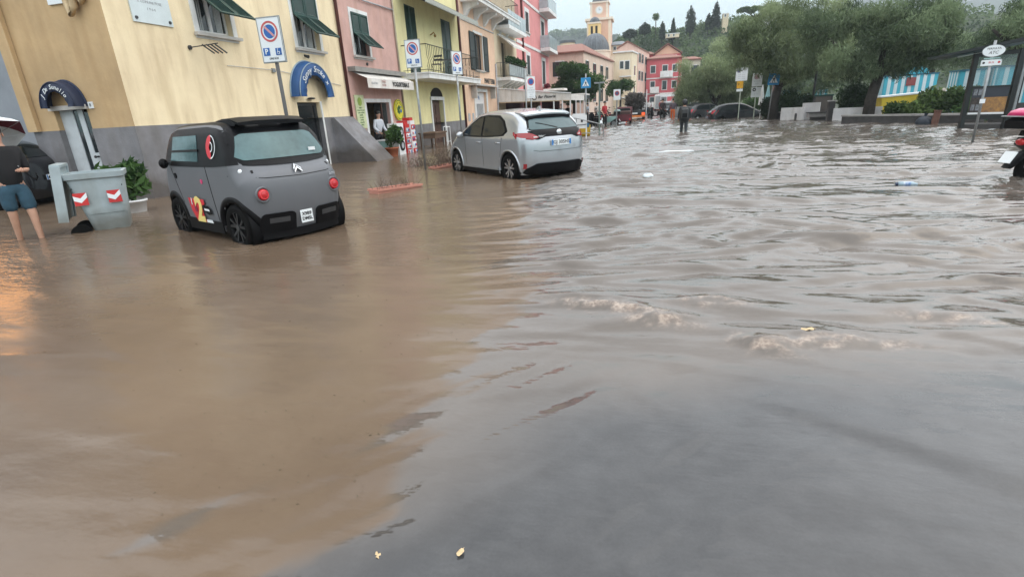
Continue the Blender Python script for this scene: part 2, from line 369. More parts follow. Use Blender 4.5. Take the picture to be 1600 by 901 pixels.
# floating specks and scum darken the muddy part a little
wm = bpy.data.materials.new('muddy_flood_water'); wm.use_nodes = True; t = wm.node_tree; p = t.nodes['Principled BSDF']
def att(n): return N(t, 'ShaderNodeAttribute', attribute_name=n).outputs['Fac']
def mixc(f, a, b):
    m_ = N(t, 'ShaderNodeMix', data_type='RGBA')
    for sock, v_ in ((m_.inputs[0], f), (m_.inputs[6], a), (m_.inputs[7], b)):
        if isinstance(v_, tuple): sock.default_value = (*v_, 1)
        elif isinstance(v_, (int, float)): sock.default_value = v_
        else: t.links.new(v_, sock)
    return m_.outputs[2]
tcw = N(t, 'ShaderNodeTexCoord')
def noise(sx, sy, sz, sc_, det, lo, hi, rot=0):
    mp = N(t, 'ShaderNodeMapping'); mp.inputs['Scale'].default_value = (sx, sy, sz); mp.inputs['Rotation'].default_value = (0, 0, rot); t.links.new(tcw.outputs['Object'], mp.inputs[0])
    n = N(t, 'ShaderNodeTexNoise'); n.inputs['Scale'].default_value = sc_; n.inputs['Detail'].default_value = det; t.links.new(mp.outputs[0], n.inputs[0])
    r = N(t, 'ShaderNodeMapRange'); r.inputs[1].default_value = lo; r.inputs[2].default_value = hi; t.links.new(n.outputs[0], r.inputs[0]); return r.outputs[0], n.outputs[0]
n_a, _ = noise(1, 1, 1, .9, 6, .3, .7)
n_b, _ = noise(1, 1, 1, 7, 5, .35, .7)
mudc = mixc(n_a, (.108, .076, .052), (.155, .114, .080))
n_g, _ = noise(1, 1, 1, 90, 3, .3, .7)
n_s, _ = noise(1, 2.2, 1, 26, 4, .71, .78)
mudc = mixc(n_s, mudc, (.09, .06, .035))
lanec = mixc(n_a, (.088, .074, .062), (.125, .108, .094))
greyc = mixc(n_b, (.042, .043, .045), (.058, .059, .061)); greyc = mixc(n_g, mixc(.2, greyc, (.02, .02, .02)), greyc)
cc = mixc(att('mud'), mixc(att('grey'), lanec, greyc), mudc)
foamc = mixc(n_b, (.30, .24, .19), (.50, .42, .35))
_, nf = noise(1, 1, 1, 42, 3, 0, 1)
ff = N(t, 'ShaderNodeMapRange'); ff.inputs[1].default_value = .40; ff.inputs[2].default_value = .62; t.links.new(nf, ff.inputs[0]); fm = N(t, 'ShaderNodeMath', operation='MULTIPLY'); t.links.new(ff.outputs[0], fm.inputs[0]); t.links.new(att('foam'), fm.inputs[1])
cc = mixc(att('foam'), cc, (.20, .15, .12)); cc = mixc(fm.outputs[0], cc, foamc)
t.links.new(cc, p.inputs['Base Color'])
io_ = N(t, 'ShaderNodeMapRange'); io_.inputs[3].default_value = 1.50; io_.inputs[4].default_value = 1.36; t.links.new(att('mud'), io_.inputs[0]); t.links.new(io_.outputs[0], p.inputs['IOR'])
rr_ = N(t, 'ShaderNodeMapRange'); rr_.inputs[3].default_value = .035; rr_.inputs[4].default_value = .6; t.links.new(att('foam'), rr_.inputs[0]); rm_ = N(t, 'ShaderNodeMath', operation='MULTIPLY_ADD'); t.links.new(att('mud'), rm_.inputs[0]); rm_.inputs[1].default_value = .17; t.links.new(rr_.outputs[0], rm_.inputs[2]); t.links.new(rm_.outputs[0], p.inputs['Roughness'])
_, nb1 = noise(1.0, 2.4, 1, 3.2, 3, 0, 1, .12)
_, nb2 = noise(1.0, 1.7, 1, 11, 2, 0, 1, -.2)
ad_ = N(t, 'ShaderNodeMath', operation='MULTIPLY_ADD'); t.links.new(nb2, ad_.inputs[0]); ad_.inputs[1].default_value = .35; t.links.new(nb1, ad_.inputs[2])
bm_ = N(t, 'ShaderNodeBump'); bm_.inputs['Distance'].default_value = .05; t.links.new(ad_.outputs[0], bm_.inputs['Height'])
t.links.new(att('rip'), bm_.inputs['Strength']); t.links.new(bm_.outputs[0], p.inputs['Normal'])
rip = .06 + .34*sst(8, 20, Y)*(1-.6*mud2) + .04*(1-mud2) + .34*sst(-5.2, -7.0, X)*sst(7, 5, Y)
wo_ = npmesh('flood_water', V, F, wm, None, True, [('mud', 'POINT', mud.ravel()), ('foam', 'POINT', foam.ravel()), ('grey', 'POINT', grey.ravel()), ('rip', 'POINT', rip.ravel())], 'structure')
# ---- hills
def terrain(name, x0, x1, y0, y1, nx_, ny_, fn, m):
    x_, y_ = np.meshgrid(np.linspace(x0, x1, nx_), np.linspace(y0, y1, ny_)); z_ = fn(x_, y_)
    I_ = np.arange(nx_*ny_).reshape(ny_, nx_)
    F_ = np.stack([I_[:-1, :-1], I_[:-1, 1:], I_[1:, 1:], I_[1:, :-1]], -1).reshape(-1, 4)
    return npmesh(name, np.stack([x_, y_, z_], -1).reshape(-1, 3), F_, m, None, True, None, 'structure')
def hz(x, y):
    pr_ = np.interp(x, [-90, -30, -12, -6, -1, 6, 12, 20, 30, 45, 70, 120], [9, 10, 13, 18.0, 18.6, 16.8, 18.6, 19.5, 19.8, 18.5, 17, 16])
    return (pr_ + 1.5*(fbm(x*.08, y*.08, 200)-.5))*sst(112, 160, y + 10*(fbm(x*.05, y*.05, 210)-.5))*sst(330, 220, y) - .3
HM = mat('hillside_scrub', (.075, .095, .05), .95, var=.3, scale=.12, c2=(.035, .055, .03))
terrain('hill', -90, 130, 108, 330, 150, 150, hz, HM)
def hz2(x, y):
    return (np.interp(x, [-260, -160, -110, -88, -70, -50, -30, 10, 60], [50, 62, 70, 73, 72, 69, 63, 48, 20]) + 9*(fbm(x*.03, y*.03, 220)-.5))*sst(500, 600, y) - .3
terrain('far_hill', -400, 120, 490, 800, 110, 60, hz2, mat('far_hill_woods', (.05, .075, .045), .95, var=.3, scale=.02))
def hz3(x, y):
    return (np.interp(x, [60, 120, 170, 205, 235, 272, 330, 400, 480, 700, 1200], [0, 55, 92, 112, 117, 122, 116, 108, 112, 120, 90]) + 16*(fbm(x*.012, y*.012, 230, 5)-.5))*sst(640, 900, y) - .3
terrain('mountain', 60, 1400, 630, 1300, 160, 80, hz3, mat('mountain_woods', (.05, .07, .05), .95, var=.3, scale=.01))
LFH = leafmat('hill_leaves', (.030, .060, .022), (.13, .19, .075))
LFD = leafmat('cypress_leaves', (.012, .022, .014), (.035, .055, .03))
LFP = leafmat('stone_pine_needles', (.035, .07, .02), (.11, .17, .05))
LFT = leafmat('tamarisk_leaves', (.085, .12, .055), (.33, .40, .22))
LFT2 = leafmat('tamarisk_leaves_dark', (.040, .066, .032), (.20, .265, .145))
LFL = leafmat('broad_leaves', (.018, .05, .015), (.075, .15, .04))
LFB = leafmat('hedge_leaves', (.008, .022, .008), (.03, .06, .022))
LFG = leafmat('pale_shrub_leaves', (.03, .06, .02), (.13, .2, .06))
BARK = mat('bark', (.045, .038, .032), .9, var=.3, scale=6, bump=.6, bscale=20)
gg = np.random.default_rng(5); cl = []
for i in range(1050):
    x = gg.uniform(-40, 75); y = gg.uniform(118, 185)
    if x < -8 and gg.random() < .75: continue
    r = gg.uniform(1.2, 2.6); z = float(hz(np.array([x]), np.array([y]))[0])
    if z < 1: continue
    cl.append((x, y, z + r*.35, r, r, r*gg.uniform(.6, .95)))
V_, F_, v_ = leaves(cl, 62000, .62, .7, 0, 3, .75)
npmesh('hillside_wood', V_, F_, LFH, None, False, [('v', 'FACE', v_)], 'stuff')
cl = []
for i in range(500):
    x = gg.uniform(-170, 20); y = gg.uniform(585, 625); r = gg.uniform(3.5, 7)
    cl.append((x, y, float(hz2(np.array([x]), np.array([y]))[0]) + r*.3, r, r, r*.8))
V_, F_, v_ = leaves(cl, 14000, 3.0, .8, 0, 4, .8)
npmesh('far_hill_wood', V_, F_, LFH, None, False, [('v', 'FACE', v_)], 'stuff')
def trunk(b, pts, r): return b.tube(pts, r, 8)
def tree(name, label, base, clumps, nleaf, size, lm, limbs, asp=.35, droop=0, seed=1, cat='tree', group=None, shell=.45):
    t_ = thing(name, label, cat, base, 0, group)
    b = MB()
    for pts, rr in limbs: b.tube(pts, rr, 8)
    b.build('trunk', BARK, t_, True)
    V_, F_, v_ = leaves(clumps, nleaf, size, asp, droop, seed, shell)
    npmesh('crown', V_, F_, lm, t_, False, [('v', 'FACE', v_)])
    return t_
def crownclumps(n, cx, cz, rx_, rz_, r0, r1, seed, ry_=None, low=0):
    g = np.random.default_rng(seed); out = []
    while len(out) < n:
        d = g.uniform(-1, 1, 3)
        if np.linalg.norm(d) > 1: continue
        r = g.uniform(r0, r1); out.append((cx+d[0]*rx_, d[1]*(ry_ or rx_), cz+d[2]*rz_, r, r, r*g.uniform(.6, .9)))
    return out
# cypresses, pines and a palm on the ridge
for i, (x, y, z, h, r, lb) in enumerate(((3.4, 150, 16.2, 4.2, .75, 'narrow dark cypress on the hill crest, the round-topped one left of the pointed one'), (6.0, 150, 16.0, 4.9, .72, 'pointed slim dark cypress on the hill crest beside a pale wall'),
        (10.1, 150, 17.2, 6.0, 1.25, 'broad tall dark cypress on the hill crest, blunt at its top'), (16.0, 150, 17.6, 6.2, 1.2, 'tallest pointed cypress on the hill crest, left of the small tower house'), (14.4, 150, 17.6, 3.6, .8, 'short cypress close against the tallest pointed one'),
        (-4.6, 150, 17.5, 1.9, 1.9, 'low round dark tree at the left end of the hill crest'), (-.9, 150, 18.0, 2.5, 1.5, 'low domed dark tree on the crest, left of the palm'))):
    cl = [(0, 0, h*(.12+.8*k/7), r*(1-.72*(k/7)**(2.2 if i in (1, 3) else 5)), r*(1-.7*(k/7)**2.5), h*.14) for k in range(8)]
    tree('cypress_tree' if i < 5 else 'round_tree', lb, (x, y, z), cl, 1300, .42, LFD, [([(0, 0, -1.5), (0, 0, h*.7)], [.2, .08])], .7, 0, 40+i, 'tree', 'trees along the hill crest', .5)
for i, (x, y, z, wdt, lb) in enumerate(((20.2, 120, 17.3, 3.6, 'flat-topped umbrella pine, left of the two wide pines on the crest'), (24.6, 122, 17.0, 3.4, 'flat-topped umbrella pine, right of the two wide pines on the crest'))):
    cl = [(gg.uniform(-wdt, wdt)*.8, gg.uniform(-2, 2), gg.uniform(-.25, .3)+.25*(1-abs(k-6)/6), .95, .95, .38) for k in range(14)]
    tree('umbrella_pine', lb, (x, y, z-3.4), [(a, b_, c_+3.4, d, e, f_) for a, b_, c_, d, e, f_ in cl], 3200, .34, LFP,
         [([(0, 0, -3), (.2, 0, 1), (0, 0, 2.2)], [.28, .22, .16])] + [([(0, 0, 1.8), (s_*wdt*.35, 0, 2.7), (s_*wdt*.7, 0, 3.3)], [.12, .08, .04]) for s_ in (-1, -.4, .5, 1)], .6, 0, 60+i, 'tree', 'umbrella pines on the crest', .3)
pt = thing('palm_tree', 'small round-headed palm standing alone on the hill crest', 'palm', (1.7, 150, 17.2))
MB().tube([(0, 0, -1), (.05, 0, 2), (0, 0, 4)], [.14, .1, .1]).build('trunk', BARK, pt)
V_, F_, v_ = leaves([(0, 0, 4.5, .85, .85, .9)], 500, .5, .3, .3, 77, .2); npmesh('crown', V_, F_, LFH, pt, False, [('v', 'FACE', v_)])
# ================================================================ STREET FACADE
FX = -10.3
def facade(b, y0, y1, z0, z1, holes, x=FX, depth=.22):
    ysn = sorted({y0, y1, *[h[0] for h in holes], *[h[1] for h in holes]}); zsn = sorted({z0, z1, *[h[2] for h in holes], *[h[3] for h in holes]})
    for i in range(len(ysn)-1):
        for j in range(len(zsn)-1):
            cy, cz = (ysn[i]+ysn[i+1])/2, (zsn[j]+zsn[j+1])/2
            if any(h[0] < cy < h[1] and h[2] < cz < h[3] for h in holes): continue
            b.quad((x, ysn[i], zsn[j]), (x, ysn[i+1], zsn[j]), (x, ysn[i+1], zsn[j+1]), (x, ysn[i], zsn[j+1]))
    for a, c, d, e in holes:
        b.quad((x, a, d), (x-depth, a, d), (x-depth, a, e), (x, a, e)); b.quad((x, c, d), (x, c, e), (x-depth, c, e), (x-depth, c, d))
        b.quad((x, a, e), (x-depth, a, e), (x-depth, c, e), (x, c, e)); b.quad((x, a, d), (x, c, d), (x-depth, c, d), (x-depth, a, d))
    return b
def fbox(y0, y1, z0, z1, d0, d1, x=FX): return (x+d0, x+d1, y0, y1, z0, z1)
def shutter_leaf(y0, y1, z0, z1, d, hinge_z=None, tilt=0, n=None):
    """louvred leaf standing d in front of the wall; with tilt its lower panel is propped outward about its top"""
    b = MB(); fr = .06; t_ = .035
    b.box(FX+d, FX+d+t_, y0, y0+fr, z0, z1).box(FX+d, FX+d+t_, y1-fr, y1, z0, z1).box(FX+d, FX+d+t_, y0+fr, y1-fr, z0, z0+fr).box(FX+d, FX+d+t_, y0+fr, y1-fr, z1-fr, z1)
    mid = (z0+z1)/2
    if z1-z0 > 1.0: b.box(FX+d, FX+d+t_, y0+fr, y1-fr, mid-fr/2, mid+fr/2)
    z = z0+fr+.01
    while z < z1-fr-.02:
        b.add([(FX+d+.002, y0+fr, z+.06), (FX+d+.002, y1-fr, z+.06), (FX+d+.028, y1-fr, z-.005), (FX+d+.028, y0+fr, z-.005)], [(0, 1, 2, 3)]); z += .042
    if tilt:
        b.box(FX+d+.012, FX+d+.018, y0+.01, y1-.01, z0+.01, z1-.01)
        m = Matrix.Translation((FX+d, 0, z1)) @ Matrix.Rotation(-tilt, 4, 'Y') @ Matrix.Translation((-FX-d, 0, -z1)); b.xf(m)
    return b
def window(bld, y0, y1, z0, z1, sill=True, trim=.14, curtain=False, depth=.2, cross=True, trimmat=None):
    w_ = MB()
    if trim:
        w_.box(*fbox(y0-trim, y0, z0, z1, 0, .02)).box(*fbox(y1, y1+trim, z0, z1, 0, .02)).box(*fbox(y0-trim, y1+trim, z1, z1+trim, 0, .02)).box(*fbox(y0-trim, y1+trim, z0-trim, z0, 0, .018))
    f = w_.build('window', trimmat or WHT, bld) if trim else MB().box(*fbox(y0, y1, z1-.03, z1-.004, -.15, -.1)).build('window', WHT, bld)
    m_ = (y0+y1)/2; b = MB(); d0, d1 = -depth+.01, -depth+.06
    b.box(*fbox(y0, y0+.06, z0, z1, d0, d1)).box(*fbox(y1-.06, y1, z0, z1, d0, d1)).box(*fbox(m_-.05, m_+.05, z0, z1, d0, d1))
    b.box(*fbox(y0+.06, m_-.05, z0, z0+.07, d0, d1)).box(*fbox(m_+.05, y1-.06, z0, z0+.07, d0, d1)).box(*fbox(y0+.06, m_-.05, z1-.06, z1, d0, d1)).box(*fbox(m_+.05, y1-.06, z1-.06, z1, d0, d1))
    b.build('frame', WPL if curtain else MATS['dark_painted_metal'], f)
    part('pane', PANE, f, fbox(y0+.06, y1-.06, z0+.06, z1-.05, -depth+.02, -depth+.03))
    if curtain:
        c = MB(); n = 14
        for s_ in (0, 1):
            a = y0+.07 if s_ == 0 else m_+.2; e = m_-.12 if s_ == 0 else y1-.07
            P = [(FX-depth+.035+.012*math.sin(k*2.1), a+(e-a)*k/n) for k in range(n+1)]
            vs = [(p[0], a+(p[1]-a)*1.0, z1-.08) for p in P]+[(p[0], a+(p[1]-a)*.75, z0+.08) for p in P]
            c.add(vs, [(k, k+1, n+2+k, n+1+k) for k in range(n)])
        c.build('curtain', CURT, f, True, fix=False)
    if sill: part('sill', STN, f, fbox(y0-trim-.05, y1+trim+.05, z0-.09, z0-.02, .021, .12))
    return f
def genoese(bld, y0, y1, z0, z1, zh, tilt=R(52)):
    m_ = (y0+y1)/2
    for a, c in ((y0, m_-.01), (m_+.01, y1)):
        shutter_leaf(a, c, zh, z1, .03).build('shutter', GRN, bld)
        shutter_leaf(a, c, z0, zh-.02, .035, None, tilt).build('shutter_flap', GRN, bld)
def back(b, y0, y1, z0, z1, x0=-20, x1=FX-.25):     # the rest of the building's volume
    return b.box(x0, x1, y0, y1, z0, z1)
def wallbox(b, y0, y1, z1, side=True, dep=10):
    b.quad((FX, y0, GZ), (FX-dep, y0, GZ), (FX-dep, y0, z1), (FX, y0, z1)); b.quad((FX, y1, GZ), (FX, y1, z1), (FX-dep, y1, z1), (FX-dep, y1, GZ))
    b.quad((FX, y0, z1), (FX, y1, z1), (FX-dep, y1, z1), (FX-dep, y0, z1)); b.quad((FX-dep, y0, GZ), (FX-dep, y1, GZ), (FX-dep, y1, z1), (FX-dep, y0, z1)); return b
def inner(bld, y0, y1, holes, m=None):   # dark room behind each opening
    b = MB()
    for a, c, d, e in holes: b.box(FX-1.4, FX-.225, a-.3, c+.3, d-.05, e+.2)
    return b
# ---------------- building 1: cream yellow corner house
Z1 = 11.5
B1 = thing('corner_house', 'cream yellow corner house with grey base, two blue arched awnings and green shutters', 'house', (-12, 13, 0), world=True)
b1h = [(11.37, 12.47, 3.54, 5.25), (15.15, 16.36, 3.54, 5.25), (14.60, 15.78, GZ, 1.97)]
w_ = facade(MB(), 9.03, 17.55, 1.5, Z1, [(a, b_, max(c, 1.5), d) for a, b_, c, d in b1h])
w_.quad((FX, 9.03, Z1), (FX, 17.55, Z1), (-13.1, 17.55, Z1), (-13.1, 9.03, Z1))
w_.quad((FX, 17.55, GZ), (FX, 17.55, Z1), (-13.1, 17.55, Z1), (-13.1, 17.55, GZ))
w_.build('wall', YEL, B1, fix=False)
d_ = facade(MB(), 9.01, 17.55, GZ, 1.5, [(14.60, 15.78, GZ, 1.5)], FX+.02)
d_.quad((FX, 9.03, 1.5), (FX, 17.55, 1.5), (FX+.02, 17.55, 1.5), (FX+.02, 9.03, 1.5)); d_.build('dado', DAD, B1, fix=False)
# side wall towards the camera (facing -Y) with its own door opening
def side(b, z0, z1, yy):
    a0, a1, zt = -12.36, -11.44, 1.93
    for x0, x1, c0, c1 in ((-13.1, a0, z0, z1), (a1, FX+(.02 if yy < 9.03 else 0), z0, z1)): b.quad((x0, yy, c0), (x1, yy, c0), (x1, yy, c1), (x0, yy, c1))
    if z1 > zt: b.quad((a0, yy, max(z0, zt)), (a1, yy, max(z0, zt)), (a1, yy, z1), (a0, yy, z1))
    for a in (a0, a1): b.quad((a, yy, z0), (a, yy+.2, z0), (a, yy+.2, min(z1, zt)), (a, yy, min(z1, zt)))
    return b
s_ = side(MB(), 1.5, Z1, 9.03); s_.quad((-13.1, 9.03, GZ), (-13.1, 17.5, GZ), (-13.1, 17.5, Z1), (-13.1, 9.03, Z1)); s_.build('side_wall', YEL_SHADE, B1, fix=False)
sd0 = side(MB(), GZ, 1.5, 9.01); sd0.quad((-13.1, 9.01, 1.5), (-13.1, 9.03, 1.5), (FX+.02, 9.03, 1.5), (FX+.02, 9.01, 1.5)); sd0.build('side_dado', DAD, B1, fix=False)
part('corner_pilaster', YEL_SHADE, B1, (-13.14, -12.86, 8.93, 9.02, 1.5, Z1))
dr = part('side_door', mat('door_grey_white', (.55, .60, .63), .5), B1, (-12.36, -11.99, 9.14, 9.18, GZ, 1.9), (-11.86, -11.72, 9.14, 9.18, GZ, 1.9), (-11.72, -11.44, 9.14, 9.18, GZ, 1.0))
part('glass_slit', PANE, dr, (-11.99, -11.86, 9.155, 9.17, GZ, 1.88)); part('pane', PANE, dr, (-11.72, -11.46, 9.155, 9.17, 1.0, 1.84))
MB().cyl((-11.62, 9.13, .92), (-11.62, 9.06, .92), .02).ball((-11.62, 9.05, .92), .03, 8, 6).build('handle', DMET, dr)
part('lintel', STN, B1, (-12.42, -11.38, 8.96, 9.028, 1.90, 1.99))
DBL = mat('navy_canvas', (.008, .018, .055), .6, var=.1); BLU = mat('blue_canvas', (.008, .075, .24), .55, var=.12)
def arch_awning(parent, m, m2, C, ex, nrm, rad, dep, words, drop=.25):
    """fabric arch hood: C centre of the springing line on the wall, ex along the wall, nrm out of the wall"""
    n = 22; ex = Vector(ex); nrm = Vector(nrm); up = Vector((0, 0, 1)); C = Vector(C); ro, ri = rad, rad*.60
    def pt(r_, k, d): a = math.pi*k/n; return C + ex*(-math.cos(a)*r_*.92) + up*(math.sin(a)*r_*1.0) + nrm*d
    b = MB(); vs = []; N_ = n+1
    for k in range(N_): vs += [pt(ro, k, .01), pt(ro*.985, k, dep*.55), pt(ro*.93, k, dep), pt(ri*(1.0+.05*math.sin(k*2.2)), k, dep*1.0), pt(ri*.99, k, dep-.012), pt(ro*.92, k, dep-.012)]
    fs = []
    for k in range(n):
        for j in range(5): fs.append((k*6+j, (k+1)*6+j, (k+1)*6+j+1, k*6+j+1))
    b.add(vs, fs)
    o = b.build('arched_awning', m, parent, True, fix=False)
    e = MB(); e.tube([pt(ro+.01, k, .02) for k in range(N_)], .022, 6); e.tube([pt(ro*.93+.008, k, dep) for k in range(N_)], .014, 6)
    e.build('edge_piping', m2, o, True)
    rm = ro*.76; L = len(words)
    for i, ch in enumerate(words):
        if ch == ' ': continue
        a = math.pi*(.19 + .62*i/(L-1)); x_ = (ex*(math.sin(a)) + up*(math.cos(a))).normalized()
        o_ = C + ex*(-math.cos(a)*rm*.92) + up*(math.sin(a)*rm) + nrm*(dep+.012)
        z_ = nrm; y_ = z_.cross(x_).normalized()
        if (ex.cross(up)).dot(nrm) < 0: pass
        mt = Matrix((x_, y_, z_)).transposed().to_4x4(); mt.translation = o_
        text(ch, ro*.24, SWHT, o, mt, 'letter', .002, shear=.3, bold=.001)
    return o
arch_awning(B1, BLU, mat('faded_awning_piping', (.30, .40, .48), .6), (FX, 15.33, 2.12), (0, 1, 0), (1, 0, 0), 1.04, .30, 'Sunny Smoke x')
arch_awning(B1, DBL, DBL, (-11.86, 9.03, 1.95), (1, 0, 0), (0, -1, 0), .52, .26, "J De Sunelio")
for (a, bb, c, d) in b1h[:2]:
    f = window(B1, a, bb, c, d, curtain=True); genoese(f, a-.02, bb+.02, c, d, c+.92, R(50))
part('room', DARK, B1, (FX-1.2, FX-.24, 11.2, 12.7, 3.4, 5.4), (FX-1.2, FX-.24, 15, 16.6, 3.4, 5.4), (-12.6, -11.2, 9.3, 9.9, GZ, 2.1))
dr = part('front_door', mat('black_glass_door', (.014, .016, .02), .12, spec=.7), B1, (FX-.2, FX-.16, 14.62, 15.76, GZ, 1.95))
part('door_frame', DMET, dr, (FX-.16, FX-.12, 14.62, 14.70, GZ, 1.95), (FX-.16, FX-.12, 15.66, 15.76, GZ, 1.95), (FX-.16, FX-.12, 14.70, 15.66, 1.88, 1.95))
part('jamb', WHT, B1, (FX-.05, FX+.03, 15.79, 15.87, GZ, 2.0))
MB().prism([(FX+.02, 1.48), (FX+.02, GZ), (FX+1.62, GZ), (FX+.12, 1.48)], 'y', 16.3, 17.54).build('buttress', DAD, B1)
pq = part('plaque', mat('marble_plaque', (.62, .70, .72), .35, var=.05), B1, (FX+.003, FX+.03, 9.64, 10.62, 3.54, 4.75))
for k in range(7):
    text(('ALLA MEMORIA', 'DI CHI VISSE', 'IN QUESTA CASA', 'TRA IL MARE', 'E I MONTI', 'IL COMUNE POSE', '1 9 6 4')[k], .075, GRAYL, pq, frame((FX+.033, 10.13, 4.6-.13*k), (0, 1, 0)), 'inscription')
for a in (9.72, 10.54): MB().cyl((FX+.03, a, 3.62), (FX+.05, a, 3.62), .035, .03, 12).build('fixing', DMET, pq)
pq = part('wall_notice', SWHT, B1, (-11.56, -11.15, 8.99, 9.027, 3.85, 4.6)); part('picture', LIT, pq, (-11.45, -11.27, 8.985, 8.989, 3.95, 4.2))
e = MB(); e.tube([(-11.02, 8.93, 5.2), (-11.0, 8.92, 3.9), (-10.93, 8.9, 3.62), (-10.84, 8.92, 3.75), (-10.8, 8.92, 5.2)], .07, 8); e.tube([(-10.72, 8.95, 5.2), (-10.72, 8.95, 3.95), (-10.66, 8.94, 3.82), (-10.6, 8.95, 3.95), (-10.6, 8.95, 5.2)], .06, 8)
e.build('folded_pipe', mat('ochre_pipe', (.62, .47, .28), .7), B1, True)
hn = part('house_number', SWHT, B1, (-11.34, -11.22, 9.005, 9.028, 1.90, 2.03)); text('8', .09, INK, hn, frame((-11.28, 9.003, 1.965), (1, 0, 0)), 'digit')
e = MB(); e.cyl((FX, 10.95, 3.16), (FX+.04, 10.95, 3.16), .05).tube([(FX+.04, 10.95, 3.16), (FX+.55, 11.25, 3.24)], .012, 6)
for k in range(4): e.tube([(FX+.28+.08*k, 11.05+.045*k, 3.21), (FX+.30+.08*k, 11.35+.045*k, 3.05)], .018, 6)
e.build('clothes_hook', DMET, B1)
MB().tube([(FX+.03, 12.0, 2.84), (FX+.03, 13.9, 2.83), (FX+.03, 17.2, 2.52)], .008, 5).build('cable', GRAYL, B1)
part('junction_box', MET, B1, (FX, FX+.05, 13.7, 13.83, 2.77, 2.87)); MB().cyl((FX, 15.4, 3.33), (FX+.14, 15.4, 3.28), .035, .05).build('camera_lamp', DMET, B1)
MB().ball((FX+.09, 15.25, 2.08), (.1, .17, .035), 12, 6).build('door_lamp', DMET, B1)
MB().tube([(FX+.06, 17.55, Z1), (FX+.06, 17.57, 1.3)], .055, 8).build('drainpipe', DRED, B1, True)
MB().box(FX-1.0, FX+.5, 9.0, 17.5, Z1, Z1+.2).build('eave', WHT, B1)
# ---------------- building 2: rose house with the yogurt shop
B2 = thing('rose_house', 'narrow rose pink house with a yogurt shop under a white awning', 'house', (-12, 19.8, 0), world=True)
h2 = [(18.55, 19.65, 3.6, 5.0), (18.79, 20.7, GZ, 1.97)]
wallbox(facade(MB(), 17.56, 22.1, .95, Z1-.5, [h2[0], (18.79, 20.7, .95, 1.97)]), 17.56, 22.1, Z1-.5).build('wall', PNK, B2, fix=False)
facade(MB(), 17.56, 22.1, GZ, .95, [(18.79, 20.7, GZ, .95)], FX+.015).build('dado', DAD, B2, fix=False)
f = window(B2, *h2[0]); genoese(f, 18.53, 19.67, 3.6, 5.0, 4.35, R(48))
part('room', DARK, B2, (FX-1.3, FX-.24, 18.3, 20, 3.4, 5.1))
part('shop_interior', mat('warm_shop_wall', (.34, .24, .13), .8, var=.2), B2, (FX-2.3, FX-2.2, 18.4, 21.1, GZ, 2.2), (FX-2.2, FX-.23, 18.5, 18.6, GZ, 2.2), (FX-2.2, FX-.23, 20.95, 21.05, GZ, 2.2))
part('shop_shelf', mat('yellow_display', (.5, .33, .07), .6, var=.3, scale=9), B2, (FX-2.15, FX-1.9, 18.7, 19.35, 1.2, 2.0))
tr = MB(); tr.box(*fbox(18.62, 18.79, GZ, 2.1, 0, .03)).box(*fbox(20.7, 20.87, GZ, 2.1, 0, .03)).box(*fbox(18.79, 20.7, 1.97, 2.1, 0, .03)); tr.build('door_surround', WHT, B2)
part('glass_door', mat('open_glass_door', (.12, .13, .13), .1, spec=.7), B2, (FX-.6, FX-.04, 20.5, 20.53, GZ, 1.95)); part('door_post', BRN, B2, fbox(20.28, 20.34, GZ, 1.97, -.2, -.14))
aw = MB().box(*fbox(17.85, 22.05, 3.0, 3.16, 0, .30)).build('awning_cassette', mat('awning_cassette_grey', (.30, .29, .27), .5), B2)
b = MB(); n = 24
for (x0, z0, x1, z1) in ((FX+.05, 3.0, FX+.62, 2.76), (FX+.62, 2.76, FX+.63, 2.43)):
    for k in range(n):
        ya, yb = 18.0+(22.0-18.0)*k/n, 18.0+(22.0-18.0)*(k+1)/n
        b.quad((x0, ya, z0), (x0, yb, z0), (x1, yb, z1), (x1, ya, z1))
sh = b.build('awning_cloth', CAN, B2, fix=False)
text('YOGURTERIA E', .235, INK, sh, frame((FX+.64, 20.72, 2.60), (0, 1, 0)), bold=.006, spacing=.93)
text('STREET', .11, mat('faded_red_print', (.45, .22, .2), .6), sh, frame((FX+.64, 19.25, 2.67), (0, 1, 0))); text('FOOD', .11, MATS['faded_red_print'], sh, frame((FX+.64, 19.25, 2.55), (0, 1, 0))); text('GELATERIA', .10, GRAYL, sh, frame((FX+.64, 18.5, 2.6), (0, 1, 0)))
mb_ = part('menu_board', mat('pale_green_board', (.68, .74, .45), .5), B2, fbox(17.95, 18.6, 1.05, 2.22, .02, .05))
MB().cyl((FX+.051, 18.27, 1.99), (FX+.056, 18.27, 1.99), .15, n=20).build('logo_disc', mat('logo_green', (.32, .45, .08), .5), mb_)
for k in range(8): text(('MENU', 'CONO PICCOLO', 'CONO MEDIO', 'FRAPPE', 'YOGURT', 'CREPES', 'GRANITE', 'BIBITE')[k], .075, mat('dark_green_print', (.05, .16, .05), .5), mb_, frame((FX+.052, 18.27, 1.77-.085*k), (0, 1, 0)))
rs = MB().cyl((FX+.02, 21.46, 1.67), (FX+.08, 21.46, 1.67), .42, n=32).build('round_sign', mat('sign_yellow', (.78, .68, .04), .45, var=.04), B2)
b = MB(); b.lathe([(.39, .085), (.36, .085), (.36, .083), (.39, .083)], (FX, 21.46, 1.67), 'x', 32); b.build('ring', DMET if 0 else MATS['dark_green_print'], rs)
b = MB()
for dy, dz, r in ((-.10, .02, .11), (.0, .1, .09), (-.03, -.1, .08), (-.15, -.08, .06)): b.cyl((FX+.081, 21.46+dy, 1.67+dz), (FX+.087, 21.46+dy, 1.67+dz), r, n=10)
b.build('fruit_emblem', MATS['dark_green_print'], rs)
